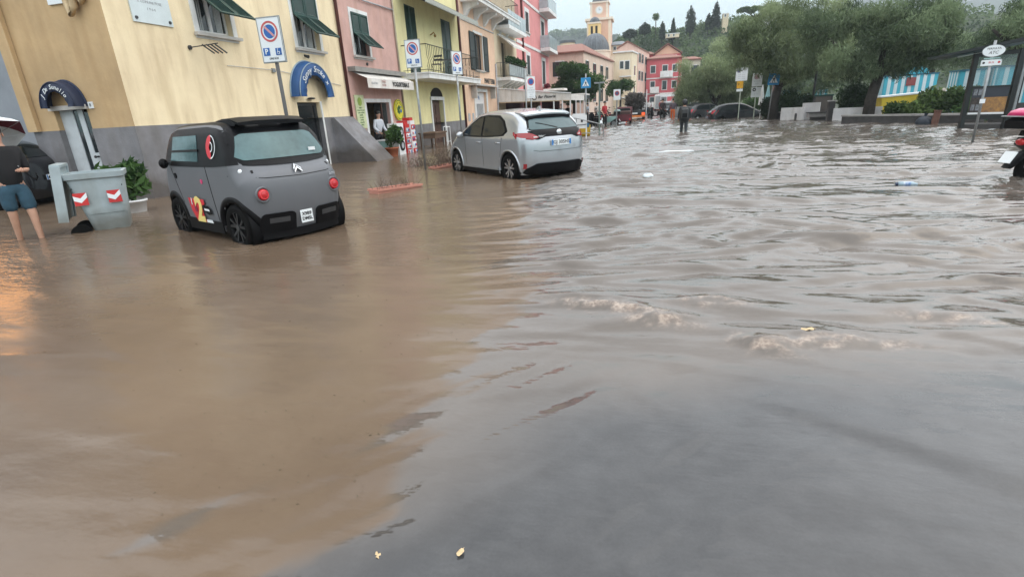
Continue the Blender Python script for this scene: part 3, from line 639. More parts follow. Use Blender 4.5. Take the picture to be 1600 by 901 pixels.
b = MB(); b.cyl((FX+.081, 21.6, 1.62), (FX+.09, 21.6, 1.62), .08, n=10).cyl((FX+.081, 21.62, 1.78), (FX+.09, 21.62, 1.78), .04, n=8); b.build('cup_emblem', LIT, rs)
for i, ch in enumerate('YOGURT FREDDO'):
    a = math.pi*(.97-.94*i/12); 
    if ch != ' ': text(ch, .085, INK, rs, Matrix.Translation((FX+.082, 21.46+.28*math.cos(a), 1.67+.28*math.sin(a))) @ Matrix(((0, 0, 1), (1, 0, 0), (0, 1, 0))).to_4x4() @ Matrix.Rotation(a-math.pi/2, 4, 'Z'), 'letter')
MB().cyl((FX, 19.3, 3.33), (FX+.03, 19.3, 3.33), .06).build('vent', DMET, B2)
MB().tube([(FX+.05, 17.7, 5.75), (FX+.07, 19.5, 5.5), (FX+.05, 22.0, 5.55)], .03, 6).build('cable', GRAYL, B2, True)
MB().tube([(FX+.05, 22.02, 9), (FX+.05, 22.02, 1.0)], .04, 8).build('drainpipe', mat('beige_pipe', (.45, .40, .30), .6), B2, True)
MB().box(FX-1.0, FX+.5, 17.56, 22.05, Z1-.5, Z1-.3).build('eave', WHT, B2)
# ---------------- building 3: lemon house with the long balcony
B3 = thing('lemon_house', 'lemon yellow house with a long white balcony and a brown arched door', 'house', (-12, 26, 0), world=True)
h3 = [(23.25, 24.45, 3.12, 6.0), (27.6, 29.0, 3.12, 6.0), (25.3, 26.85, GZ, 2.45)]
wallbox(facade(MB(), 22.1, 30.3, 1.0, 10.6, [h3[0], h3[1], (25.3, 26.85, 1.0, 2.45)]), 22.1, 30.3, 10.6).build('wall', YEL2, B3, fix=False)
facade(MB(), 22.1, 30.3, GZ, 1.0, [(25.3, 26.85, GZ, 1.0)], FX+.015).build('dado', DAD, B3, fix=False)
for a, c, d, e in h3[:2]:
    f = part('balcony_door', DARK, B3, fbox(a, c, d, e, -.2, -.12)); m_ = (a+c)/2
    for (p_, q_) in ((a, m_-.01), (m_+.01, c)): shutter_leaf(p_, q_, d, e, -.06).build('shutter', GRN, f)
dr = part('front_door', BRN, B3, fbox(25.45, 26.7, GZ, 2.05, -.2, -.14))
b = MB()
for k in range(3):
    for c_ in (25.52, 26.1): b.box(*fbox(c_, c_+.5, .15+.62*k, .62+.62*k, -.14, -.12))
b.build('door_panel', BRN, dr)
part('door_surround', WHT, B3, fbox(25.16, 25.3, GZ, 2.2, .016, .05), fbox(26.85, 26.99, GZ, 2.2, .016, .05), fbox(25.16, 26.99, 2.08, 2.24, .01, .07))
b = MB(); pts = [(26.08+.78*math.cos(math.pi*k/14), 2.245+.42*math.sin(math.pi*k/14)) for k in range(15)]
b.prism(pts, 'x', FX+.005, FX+.03); b.build('fanlight', DARK, B3)
# balcony
bl = MB(); XO = FX+1.2
bl.box(FX, XO, 22.45, 30.0, 2.90, 3.10); bl.box(FX, XO+.04, 22.40, 30.05, 3.10, 3.15); bal = bl.build('balcony_slab', WHT, B3)
def railing(parent, y0, y1, z0, h, xo, m, step=.16, curl=False, xi=FX):
    b = MB(); b.tube([(xi, y0, z0+h), (xo, y0, z0+h), (xo, y1, z0+h), (xi, y1, z0+h)], .02, 6); b.tube([(xi, y0, z0+.1), (xo, y0, z0+.1), (xo, y1, z0+.1), (xi, y1, z0+.1)], .013, 5)
    r = b.build('handrail', m, parent); n = int((y1-y0)/step)
    for k in range(n+1):
        y = y0+(y1-y0)*k/n; q = MB()
        if curl: q.tube([(xo, y, z0), (xo, y, z0+.25), (xo+.06, y, z0+.45), (xo, y, z0+.65), (xo, y, z0+h)], .012, 4)
        else: q.box(xo-.009, xo+.009, y-.009, y+.009, z0, z0+h)
        q.build('baluster', m, parent)
    for s_ in (y0, y1):
        for k in range(1, int(abs(xo-xi)/step)):
            MB().box(xi+(xo-xi)*k*step/abs(xo-xi)-.009, xi+(xo-xi)*k*step/abs(xo-xi)+.009, s_-.009, s_+.009, z0, z0+h).build('baluster', m, parent)
    return r
IRON = mat('wrought_iron', (.035, .04, .038), .5, .5)
railing(bal, 22.5, 29.95, 3.15, 1.1, XO-.05, IRON, .2, True)
part('awning_cassette', DMET, B3, fbox(22.4, 30.0, 6.45, 6.6, 0, .2))
b = MB(); n = 46
for k in range(n):
    ya, yb = 22.5+7.4*k/n, 22.5+7.4*(k+1)/n
    b.quad((FX+.1, ya, 6.5), (FX+.1, yb, 6.5), (XO+.1, yb, 6.02), (XO+.1, ya, 6.02))
    ym = (ya+yb)/2; b.add([(XO+.1, ya, 6.02), (XO+.1, yb, 6.02), (XO+.11, yb, 5.86), (XO+.11, ym, 5.80), (XO+.11, ya, 5.86)], [(0, 1, 2, 3, 4)])
b.build('scalloped_awning', mat('striped_grey_canvas', (.42, .44, .40), .8, var=.15, scale=12), B3, fix=False)
MB().tube([(FX+.02, 26.0, 5.05), (FX+.2, 26.0, 5.15), (FX+.25, 26.0, 5.05)], .03, 6).ball((FX+.25, 26, 5.0), .07, 8, 6).build('wall_lamp', mat('brass', (.35, .22, .06), .4, .7), B3)
MB().tube([(FX+.06, 30.25, 10.5), (FX+.06, 30.25, GZ)], .07, 8).build('drainpipe', DRED, B3, True)
MB().box(FX-1.0, FX+.5, 22.15, 30.3, 10.6, 10.8).build('eave', WHT, B3)
def bistro(y, lab):
    t_ = thing('balcony_chair', lab, 'chair', (FX+.75, y, 3.15), 0, 'folding chairs on the long balcony')
    part('seat', DMET, t_, (-.2, .2, -.2, .2, .44, .47)); part('backrest', DMET, t_, (-.2, .2, .2, .23, .62, .70), (-.2, .2, .2, .23, .78, .86))
    for sx in (-.19, .19):
        MB().tube([(sx, -.18, 0), (sx, .21, .88)], .012, 5).build('leg', DMET, t_); MB().tube([(sx, .2, 0), (sx, -.18, .45)], .012, 5).build('leg', DMET, t_)
bistro(24.6, 'dark folding chair on the balcony beside the left green shutter'); bistro(26.7, 'dark folding chair on the balcony beside the right green shutter')
tb = thing('balcony_table', 'small round dark table between the two chairs on the balcony', 'table', (FX+.7, 25.6, 3.15)); MB().cyl((0, 0, .7), (0, 0, .72), .3, n=18).build('tabletop', DMET, tb); MB().cyl((0, 0, 0), (0, 0, .7), .02).build('leg', DMET, tb)
# ---------------- building 4: peach house
B4 = thing('peach_house', 'peach coloured house with wide bracketed balcony and open dark shutters', 'house', (-12, 34, 0), world=True)
h4 = [(33.1, 34.75, 3.9, 5.95), (32.5, 34.9, GZ, 2.6)]
wallbox(facade(MB(), 30.3, 37.7, GZ, 13, h4), 30.3, 37.7, 13).build('wall', PEA, B4, fix=False)
f = window(B4, *h4[0], sill=True)
shutter_leaf(32.05, 33.0, 3.85, 5.95, .04).build('shutter', GRN2, f); shutter_leaf(34.9, 35.85, 3.85, 5.95, .04).build('shutter', GRN2, f)
part('door_surround', WHT, B4, fbox(32.25, 32.5, GZ, 2.8, 0, .05), fbox(34.9, 35.15, GZ, 2.8, 0, .05), fbox(32.5, 34.9, 2.6, 2.8, 0, .05))
dr = part('glazed_door', WPL, B4, fbox(32.5, 34.9, 1.9, 2.6, -.2, -.15), fbox(32.5, 32.7, GZ, 1.9, -.2, -.15), fbox(34.7, 34.9, GZ, 1.9, -.2, -.15)); part('pane', PANE, dr, fbox(32.7, 34.7, GZ, 1.9, -.2, -.17))
text('N', .4, LIT, dr, frame((FX-.14, 33.7, 2.25), (0, 1, 0)))
for k in range(7): part('security_bar', WPL, dr, fbox(32.85+.27*k, 32.92+.27*k, GZ, 1.9, -.16, -.12))
hd = part('door_canopy', STN, B4, fbox(31.4, 36.5, 2.92, 3.0, 0, .5), fbox(31.8, 31.95, 2.2, 2.9, 0, .35), fbox(36.0, 36.15, 2.2, 2.9, 0, .35))
text('PANETTERIA', .42, INK, hd, frame((FX+.5, 34.3, 3.2), (0, 1, 0)), bold=.01, ext=.01)
for y in (30.9, 31.7): part('utility_hatch', GRAYL, B4, fbox(y, y+.35, .9, 1.35, 0, .02))
part('string_course', STN, B4, fbox(30.35, 37.65, 6.38, 6.46, 0, .05))
bl = MB().box(FX, FX+1.0, 31.0, 41.5, 7.3, 7.5); bl.box(FX, FX+1.06, 30.95, 41.6, 7.5, 7.57); bal = bl.build('balcony_slab', WHT, B4)
for k in range(6):
    MB().prism([(FX, 7.3), (FX+.9, 7.3), (FX+.85, 7.15), (FX+.35, 6.95), (FX+.1, 6.6), (FX, 6.55)], 'y', 31.4+1.95*k, 31.7+1.95*k).build('bracket', WHT, bal)
railing(bal, 31.05, 41.4, 7.57, 1.05, FX+.95, IRON, .24)
part('balcony_door', GRN, B4, fbox(32.2, 33.7, 7.6, 9.8, .005, .04)); part('balcony_door', GRN2, B4, fbox(35.0, 36.4, 7.6, 9.8, .005, .04))
MB().tube([(FX+.06, 37.6, 4.5), (FX+.06, 37.6, GZ)], .06, 8).build('drainpipe', GRAYL, B4, True)
# ---------------- building 5: cream house set with loggia balconies
B5 = thing('cream_house', 'narrow cream house with a flower balcony, glass balcony and small white awning', 'house', (-12, 41, 0), world=True)
h5 = [(39.6, 40.8, 3.7, 6.1)]
wallbox(facade(MB(), 37.7, 44.4, GZ, 14, h5), 37.7, 44.4, 14).build('wall', CRM, B5, fix=False); part('balcony_door', PANE, B5, fbox(39.6, 40.8, 3.7, 6.1, -.2, -.15))
b1_ = part('balcony_slab', WHT, B5, fbox(37.9, 43.9, 3.42, 3.62, 0, 1.0))
for k in range(5): MB().prism([(FX, 3.42), (FX+.9, 3.42), (FX+.85, 3.3), (FX+.3, 3.1), (FX, 2.85)], 'y', 38.1+1.3*k, 38.4+1.3*k).build('bracket', STN, b1_)
railing(b1_, 37.95, 43.8, 3.62, .95, FX+.95, DMET, .3)
for k in range(9): part('parapet_panel', mat('frosted_panel', (.6, .68, .7), .4), b1_, (FX+.90, FX+.93, 38.05+.64*k, 38.58+.64*k, 3.68, 4.45))
b2_ = part('balcony_slab', WHT, B5, fbox(38.2, 43.9, 6.75, 6.98, 0, 1.0)); GLP = mat('grey_glass_panel', (.42, .50, .53), .12, spec=.7)
for k in range(6): part('glass_panel', GLP, b2_, (FX+.94, FX+.96, 38.25+.94*k, 39.13+.94*k, 7.0, 7.95))
part('awning_roll', WPL, B5, fbox(38.6, 43.6, 6.4, 6.5, 0, .15))
b = MB(); b.add([(FX+.1, 38.7, 6.45), (FX+.1, 43.5, 6.45), (FX+1.15, 43.6, 5.7), (FX+1.15, 38.6, 5.7), (FX+.1, 38.7, 6.42), (FX+.1, 43.5, 6.42), (FX+1.15, 43.6, 5.55), (FX+1.15, 38.6, 5.55)], [(0, 1, 2, 3), (7, 6, 5, 4), (3, 2, 6, 7), (0, 3, 7, 4), (1, 5, 6, 2)]); b.build('awning_cloth', CAN, B5)
V_, F_, v_ = leaves([(FX+.85+gg.uniform(-.1, .1), 38.3+.8*k, 4.75, .25, .45, .28) for k in range(7)], 1500, .16, .5, 0, 9); 
pl = npmesh('balcony_plants', V_, F_, LFL, None, False, [('v', 'FACE', v_)], 'stuff'); tag(pl, 'row of green potted plants along the flower balcony', 'plants')
# ---------------- building 6: bright pink house
B6 = thing('bright_pink_house', 'tall bright pink house with white window frames and corner balconies', 'house', (-12, 50, 0), world=True)
h6 = [(48.3, 49.6, 7.75, 9.35), (48.3, 49.6, 4.3, 5.9), (48.3, 49.6, 11.2, 12.8), (55.6, 57.2, 3.75, 5.95), (55.6, 57.2, 7.1, 9.55), (55.6, 57.2, 10.5, 12.8)]
wallbox(facade(MB(), 44.4, 59.5, GZ, 17, h6), 44.4, 59.5, 17).build('wall', ROS, B6, fix=False)
for k, (a, c, d, e) in enumerate(h6):
    f = window(B6, a, c, d, e, sill=k < 3, trim=.3); m_ = (a+c)/2
    shutter_leaf(a, m_-.01, d, e, -.05).build('shutter', GRN2, f); shutter_leaf(m_+.01, c, d, e, -.05).build('shutter', GRN2, f)
for z in (6.55, 10.0): part('string_course', WHT, B6, fbox(44.45, 59.45, z, z+.22, 0, .06))
for z in (6.7, 10.15):
    b_ = part('balcony_slab', WHT, B6, fbox(54.6, 59.4, z, z+.3, .06, 1.0))
    for k in range(4): part('glass_panel', GLP, b_, (FX+.95, FX+.97, 54.7+1.18*k, 55.8+1.18*k, z+.32, z+1.4))
    part('glass_panel', GLP, b_, (FX+.06, FX+.95, 54.62, 54.64, z+.32, z+1.4))
MB().tube([(FX+.08, 46.6, 17), (FX+.08, 46.6, 3)], .1, 8).build('drainpipe', DRED, B6, True)
V_, F_, v_ = leaves([(FX+.3, 56.4, 3.55, .3, .9, .22)], 260, .2, .5, 0, 19)
pl = npmesh('window_flowers', V_, F_, mat('dark_red_flowers', (.22, .01, .03), .6), None, False, None, 'stuff'); tag(pl, 'dark red flowers on the sill of the lowest tall pink house window', 'flowers')
# grey house beyond the alley on the far left
B0 = thing('grey_house', 'grey blue house at the far left beyond the alley', 'house', (-19, 14, 0), world=True)
part('wall', mat('plaster_grey_blue', (.28, .31, .35), .85, var=.1, scale=1.2, bump=.2), B0, (-30, -15.2, 11.2, 16, GZ, 11))
WARM = mat('lit_warm_lamp', (1.0, .42, .12), .5, emit=3.6)
f = part('window', WHT, B0, (-20.9, -20.8, 11.1, 11.2, 1.9, 4.2), (-18.8, -18.7, 11.1, 11.2, 1.9, 4.2), (-20.8, -18.8, 11.1, 11.2, 1.8, 1.9), (-20.8, -18.8, 11.1, 11.2, 4.2, 4.3)); part('pane', WARM, f, (-20.8, -18.8, 11.15, 11.17, 1.9, 4.2))
# ================================================================ VEHICLES
class Body:
    """closed car body from its side silhouette; half width is a field over the silhouette"""
    def __init__(s, sil, w, tumble, belt, rr=.10, rend=.30, zend=.0, cx=.07, cz=.03, taper=(.06, .10), bulge=.03):
        P = np.array(sil, float)
        for _ in range(2):     # corner cutting, keeps the two sill ends
            Q = [P[0]]
            for a, b in zip(P[:-1], P[1:]): Q += [a*.75+b*.25, a*.25+b*.75]
            Q.append(P[-1]); P = np.array(Q)
        s.P0 = P; s.w = w; s.tumble = tumble; s.belt = belt; s.rr = rr; s.rend = rend; s.cx = cx; s.cz = cz; s.taper = taper; s.bulge = bulge
        s.x0, s.x1 = P[:, 0].min(), P[:, 0].max(); s.zs = P[0, 1]
        # resample
        L = np.r_[0, np.cumsum(np.hypot(*np.diff(P, axis=0).T))]; n = 150; u = np.linspace(0, L[-1], n)
        s.P = np.stack([np.interp(u, L, P[:, 0]), np.interp(u, L, P[:, 1])], 1)
    def dist(s, x, z):
        A = s.P[:-1]; B = s.P[1:]; d = B-A; l2 = (d**2).sum(1)
        t_ = np.clip(((x-A[:, 0])*d[:, 0]+(z-A[:, 1])*d[:, 1])/l2, 0, 1)
        q = A+d*t_[:, None]; return float(np.min(np.hypot(q[:, 0]-x, q[:, 1]-z)))
    def W(s, x, z):
        m = (s.x0+s.x1)/2; h = (s.x1-s.x0)/2; e = (x-m)/h
        y = s.w*(1-(s.taper[0] if e > 0 else s.taper[1])*abs(e)**3)
        if z > s.belt: y -= s.tumble*(z-s.belt)
        else: y -= s.bulge*((s.belt-.25-z)/max(s.belt-.1, .1))**2
        return y
    def r(s, x, z):
        m = (s.x0+s.x1)/2; h = (s.x1-s.x0)/2; e = min(1, max(0, (abs((x-m)/h)-.55)/.35))
        e *= min(1, max(0, (s.belt+.35-z)/.4)); return s.rr + (s.rend-s.rr)*e*e*(3-2*e)
    def Y(s, x, z):
        r = s.r(x, z); d = min(s.dist(x, z)/r, 1); return s.W(x, z) - r + r*math.sqrt(max(0, 1-(1-d)**2))
    def nrm(s, i):
        a = s.P[max(i-1, 0)]; b = s.P[min(i+1, len(s.P)-1)]; d = b-a; d /= np.hypot(*d); return np.array([d[1], -d[0]])*s.sg
    def build(s, name, m, parent, arches=(), Ra=.34):
        P = s.P; n = len(P); s.sg = 1
        c = P.mean(0); i = n//2; nn = s.nrm(i)
        if np.dot(nn, P[i]-c) < 0: s.sg = -1
        V = []; F = []; ns = 14
        for i in range(n):
            ye = s.W(*P[i])-s.r(*P[i]); nn = s.nrm(i)
            for k in range(ns+1):
                q = -1+2*k/ns; cr = (1-q*q); V.append((P[i, 0]+nn[0]*s.cx*cr, q*ye, P[i, 1]+nn[1]*s.cz*cr*(1 if nn[1] > 0 else 0)))
        for i in range(n-1):
            for k in range(ns): F.append((i*(ns+1)+k, i*(ns+1)+k+1, (i+1)*(ns+1)+k+1, (i+1)*(ns+1)+k))
        xa, xb = s.x0+.35*(s.x1-s.x0)*.6, s.x1-.35*(s.x1-s.x0)*.6; nt_ = 22; zc = s.zs+.28
        full = np.vstack([P, [[P[-1, 0]+(P[0, 0]-P[-1, 0])*k/40, P[-1, 1]+(P[0, 1]-P[-1, 1])*k/40] for k in range(1, 40)]])
        N_ = len(full)
        for side in (1, -1):
            o = len(V); keep = {}
            XZ = []
            for j in range(nt_+1):
                t_ = (j/nt_)**1.55
                for p in full:
                    cxx = min(max(p[0], xa), xb); x = p[0]+(cxx-p[0])*t_; z = p[1]+(zc-p[1])*t_
                    for (ax, az) in arches:
                        dd = math.hypot(x-ax, z-az)
                        if abs(dd-Ra) < .028: x = ax+(x-ax)*Ra/dd; z = az+(z-az)*Ra/dd
                    XZ.append((x, z)); V.append((x, side*s.Y(x, z), z))
            for j in range(nt_):
                for i in range(N_):
                    k = (i+1) % N_; q = (j*N_+i, j*N_+k, (j+1)*N_+k, (j+1)*N_+i)
                    cx_ = sum(XZ[a][0] for a in q)/4; cz_ = sum(XZ[a][1] for a in q)/4
                    if any(math.hypot(cx_-ax, cz_-az) < Ra-.004 for ax, az in arches): continue
                    f = tuple(a+o for a in q); F.append(f if side > 0 else f[::-1])
        b = MB(); b.v = V; b.f = F
        me_o = b.build(name, m, parent, 1)
        import bmesh
        bm = bmesh.new(); bm.from_mesh(me_o.data); bmesh.ops.remove_doubles(bm, verts=bm.verts, dist=.0015); bmesh.ops.dissolve_degenerate(bm, dist=.0004, edges=bm.edges); bmesh.ops.recalc_face_normals(bm, faces=bm.faces); bm.to_mesh(me_o.data); bm.free()
        me_o.data.polygons.foreach_set('use_smooth', [True]*len(me_o.data.polygons))
        return me_o
    def endx(s, y, z, rear=True):     # x of the rear (or front) surface at half width y, height z
        c = [p for p in zip(range(len(s.P)), s.P) if (p[1][0] < (s.x0+s.x1)/2) == rear]
        best = None
        for (i, a), (_, b) in zip(c[:-1], c[1:]):
            if (a[1]-z)*(b[1]-z) <= 0 and abs(a[1]-b[1]) > 1e-6:
                x = a[0]+(b[0]-a[0])*(z-a[1])/(b[1]-a[1])
                if best is None or (x < best[0]) == rear: best = (x, i)
        if best is None:
            i, p = min(c, key=lambda q: abs(q[1][1]-z)); best = (p[0], i)
        x, i = best; nn = s.nrm(i); ye = s.W(x, z)-s.r(x, z); ay = abs(y); k = -1 if rear else 1
        if ay <= ye: return x + (nn[0]*s.cx + k*max(nn[1], 0)**2*s.cz/max(abs(nn[0]), .25)*1.25)*(1-(ay/ye)**2)
        r = s.r(x, z); d = r*(1-math.sqrt(max(0, 1-((ay-ye)/r)**2))); return x - k*d/max(abs(nn[0]), .3)
    def side_patch(s, name, m, parent, top, bot, off=.006, sides=(1, -1), nx=16, nz=6, skirt=.02):
        """panel bounded by a top and a bottom polyline given in (x, z)"""
        top = np.array(top, float); bot = np.array(bot, float)
        def rs(p): L = np.r_[0, np.cumsum(np.hypot(*np.diff(p, axis=0).T))]; u = np.linspace(0, L[-1], nx+1); return np.stack([np.interp(u, L, p[:, 0]), np.interp(u, L, p[:, 1])], 1)
        T, B = rs(top), rs(bot); out = []
        for sd_ in sides:
            vs = []; fs = []
            for j in range(nz+1):
                for i in range(nx+1):
                    q = T[i]+(B[i]-T[i])*j/nz; vs.append((q[0], sd_*(s.Y(*q)+off), q[1]))
            for j in range(nz):
                for i in range(nx): a = j*(nx+1)+i; fs.append((a, a+1, a+nx+2, a+nx+1))
            ring = [i for i in range(nx+1)] + [(j)*(nx+1)+nx for j in range(1, nz+1)] + [nz*(nx+1)+i for i in range(nx-1, -1, -1)] + [j*(nx+1) for j in range(nz-1, 0, -1)]
            o = len(vs); vs += [(vs[i][0], vs[i][1]-sd_*skirt, vs[i][2]) for i in ring]; L = len(ring)
            for k in range(L): fs.append((ring[k], ring[(k+1) % L], o+(k+1) % L, o+k))
            out.append(MB().add(vs, fs).build(name, m, parent, 2))
        return out
    def end_patch(s, name, m, parent, top, bot, off=.006, rear=True, ny=16, nz=6, skirt=.02):
        """panel on the tail (or nose): polylines in (y, z)"""
        top = np.array(top, float); bot = np.array(bot, float); k = -1 if rear else 1
        def rs(p): L = np.r_[0, np.cumsum(np.hypot(*np.diff(p, axis=0).T))]; u = np.linspace(0, L[-1], ny+1); return np.stack([np.interp(u, L, p[:, 0]), np.interp(u, L, p[:, 1])], 1)
        T, B = rs(top), rs(bot); vs = []; fs = []
        for j in range(nz+1):
            for i in range(ny+1):
                q = T[i]+(B[i]-T[i])*j/nz; vs.append((s.endx(q[0], q[1], rear)+k*off, q[0], q[1]))
        for j in range(nz):
            for i in range(ny): a = j*(ny+1)+i; fs.append((a, a+1, a+ny+2, a+ny+1))
        ring = [i for i in range(ny+1)] + [(j)*(ny+1)+ny for j in range(1, nz+1)] + [nz*(ny+1)+i for i in range(ny-1, -1, -1)] + [j*(ny+1) for j in range(nz-1, 0, -1)]
        o = len(vs); vs += [(vs[i][0]-k*skirt, vs[i][1], vs[i][2]) for i in ring]; L = len(ring)
        for q in range(L): fs.append((ring[q], ring[(q+1) % L], o+(q+1) % L, o+q))
        return MB().add(vs, fs).build(name, m, parent, 2)
def wheel(parent, x, y, z, r, wd, side, rimm, rimc, nsp=5, twin=True, hub=None):
    t_ = MB(); h = wd/2
    t_.lathe([(r*.66, h*.9), (r*.80, h), (r*.94, h*.92), (r, h*.55), (r, -h*.55), (r*.94, -h*.92), (r*.66, -h)], (x, y, z), 'y', 32)
    for k in range(40):
        a = 2*math.pi*k/40; c_, s_ = math.cos(a), math.sin(a)
        t_.add([(x+c_*r*1.002+dx*s_, y+yy, z+s_*r*1.002-dx*c_) for dx, yy in ((-.006, -h*.5), (.006, -h*.5), (.006, h*.5), (-.006, h*.5))], [(0, 1, 2, 3)])
    W_ = t_.build('wheel', RUB, parent, 1)
    b = MB(); yo = y+side*h*.75
    b.lathe([(r*.67, y+side*h*.92-yo), (r*.64, y+side*h*.80-yo), (r*.62, y+side*h*.3-yo), (r*.60, y-side*h*.4-yo)], (x, yo, z), 'y', 32)
    b.lathe([(0, -side*h*.6), (r*.6, -side*h*.65)], (x, yo, z), 'y', 24)
    b.build('rim_barrel', rimm, W_, 1)
    for k in range(nsp):
        for dlt in ((-.13, .13) if twin else (0,)):
            a = 2*math.pi*(k+.25)/nsp; q = MB(); w0, w1 = r*.06, r*.055
            c0 = Vector((math.cos(a+dlt*.4), 0, math.sin(a+dlt*.4))); c1 = Vector((math.cos(a+dlt*1.9), 0, math.sin(a+dlt*1.9))); pz = Vector((-math.sin(a), 0, math.cos(a)))
            o = Vector((x, yo, z)); y0 = Vector((0, side*h*.12, 0)); y1 = Vector((0, -side*h*.18, 0))
            A = o+c0*r*.12; B = o+c1*r*.64
            q.add([A-pz*w0+y0*.3, A+pz*w0+y0*.3, B+pz*w1+y0, B-pz*w1+y0, A-pz*w0+y1, A+pz*w0+y1, B+pz*w1+y1, B-pz*w1+y1], [(0, 1, 2, 3), (4, 7, 6, 5), (0, 4, 5, 1), (1, 5, 6, 2), (2, 6, 7, 3), (3, 7, 4, 0)])
            q.build('spoke', rimc, W_)
    MB().cyl((x, yo-side*h*.2, z), (x, yo+side*h*.15, z), r*.15, n=16).build('hub_cap', hub or rimc, W_)
    return W_
def wheelhouse(parent, x, z, Ra, w, name='wheel_arch_liner'):
    for sd_ in (1, -1):
        b = MB(); b.lathe([(Ra, sd_*(w-.03)), (Ra, sd_*(w-.36)), (0.01, sd_*(w-.36))], (x, 0, z), 'y', 28); b.build(name, BLK, parent, 1)
def arch_trim(parent, body, ax, az, Ra, wd, m, a0=-8, a1=188, off=.012, name='wheel_arch_trim'):
    for sd_ in (1, -1):
        vs = []; fs = []; n = 28
        for k in range(n+1):
            a = R(a0+(a1-a0)*k/n)
            for rr, o_ in ((Ra-.012, -.03), (Ra-.012, off), (Ra+wd*.5, off*1.3), (Ra+wd, off*.6), (Ra+wd+.004, -.02)):
                x = ax+rr*math.cos(a); z = az+rr*math.sin(a); vs.append((x, sd_*(body.Y(x, z)+o_), z))
        for k in range(n):
            for j in range(4): q = k*5+j; fs.append((q, q+1, q+6, q+5))
        MB().add(vs, fs).build(name, m, parent, 1)
def plate(parent, x, y, z, w, h, txt, size, blue=True, tilt=0, nm='number_plate', sub=None):
    p_ = MB().bev(-.008, 0, -w/2, w/2, -h/2, h/2, .004)
    p_.xf(Matrix.Translation((x, y, z)) @ Matrix.Rotation(tilt, 4, 'Y')); o = p_.build(nm, SWHT, parent)
    m_ = Matrix.Translation((x, y, z)) @ Matrix.Rotation(tilt, 4, 'Y') @ Matrix(((0, 0, -1), (-1, 0, 0), (0, 1, 0))).to_4x4()
    lines = txt.split('\n')
    for i, l in enumerate(lines): text(l, size, INK, o, m_ @ Matrix.Translation((0, (len(lines)-1)*size*.5-i*size*1.05, .0095)), 'plate_lettering', bold=.0015)
    if blue:
        for s_ in (-1, 1): MB().add([tuple(m_ @ Vector(q)) for q in ((s_*w*.5-s_*.002, -h*.48, .009), (s_*w*.41, -h*.48, .009), (s_*w*.41, h*.48, .009), (s_*w*.5-s_*.002, h*.48, .009))], [(0, 1, 2, 3)]).build('blue_band', LIT, o)
    return o
HZ = GZ + .02
# ---------------- the tiny grey electric car
MG = mat('matt_grey_body', (.135, .142, .155), .45, .2, var=.03, scale=2, spec=.4)
am = thing('microcar', 'tiny matt grey car with black roof, red lamps and a big 2 sticker', 'car', (-5.37, 6.23, HZ+.025), math.atan2(.40, -.915)); am.scale = (1.03, 1.03, 1.03)
amb = Body([(1.16, .20), (1.235, .40), (1.24, .62), (1.20, .80), (1.04, .98), (.72, 1.40), (.50, 1.46), (-.45, 1.475), (-.76, 1.43), (-.95, 1.14), (-1.05, .975), (-1.20, .89), (-1.245, .72), (-1.24, .45), (-1.17, .20)], .68, .20, .98, rr=.11, rend=.24, cx=.05, cz=.02, taper=(.10, .10), bulge=.03)
WXF, WXR, WR = .82, -.82, .280
amb.build('body', MG, am, [(WXF, .27), (WXR, .27)], .315)
GLT = mat('mottled_teal_glass', (.085, .16, .17), .14, var=.22, scale=3, spec=.35)  # teal base colour, mottled at random
BLKG = mat('satin_black_body', (.005, .0055, .007), .38, spec=.14)
wheelhouse(am, WXF, .27, .315, .67); wheelhouse(am, WXR, .27, .315, .67)
arch_trim(am, amb, WXF, .27, .315, .055, BLK, 0, 180); arch_trim(am, amb, WXR, .27, .315, .055, BLK, 0, 178)
for sx, sd_ in ((WXF, 1), (WXF, -1), (WXR, 1), (WXR, -1)): wheel(am, sx, sd_*.59, .27, WR, .15, sd_, BLK, mat('satin_black_rim', (.012, .012, .014), .35, .3), 5, True, DMET)
# black greenhouse: side panels, roof, rear surround
amb.side_patch('upper_side_panel', BLKG, am, [(-.91, 1.20), (-.80, 1.37), (-.62, 1.415), (-.40, 1.435), (.45, 1.42), (.66, 1.36), (.86, 1.13), (.99, 1.01)], [(-1.03, 1.005), (-.6, .985), (0, .975), (.6, .975), (1.02, .985)], .006, nx=44, nz=12)
rf = MB(); vs = []; n = 36; pr = [(x, amb) for x in np.linspace(-.86, .78, n)]
def topz(b, x):
    zt = [p for p in b.P if p[1] > b.belt]; zt = sorted(zt, key=lambda p: p[0]); return float(np.interp(x, [p[0] for p in zt], [p[1] for p in zt]))
fs = []
for i, (x, _) in enumerate(pr):
    z = topz(amb, x); ye = amb.W(x, z)-amb.r(x, z)
    for k in range(17):
        q = -1+k/8; ang = q*math.pi/2
        if abs(q) > .86: yy = math.copysign(ye+amb.r(x, z)*math.sin((abs(q)-.86)/.14*math.pi/2)*.97, q); zz = z-amb.r(x, z)*(1-math.cos((abs(q)-.86)/.14*math.pi/2))*.62
        else: yy = q/.86*ye; zz = z+.02*(1-(q/.86)**2)
        vs.append((x, yy*1.003, zz+.012))
for i in range(n-1):
    for k in range(16): a = i*17+k; fs.append((a, a+1, a+18, a+17))
rf.add(vs, fs).build('roof', BLKG, am, 1)
sp_ = MB()   # raised roof fin with an open slot
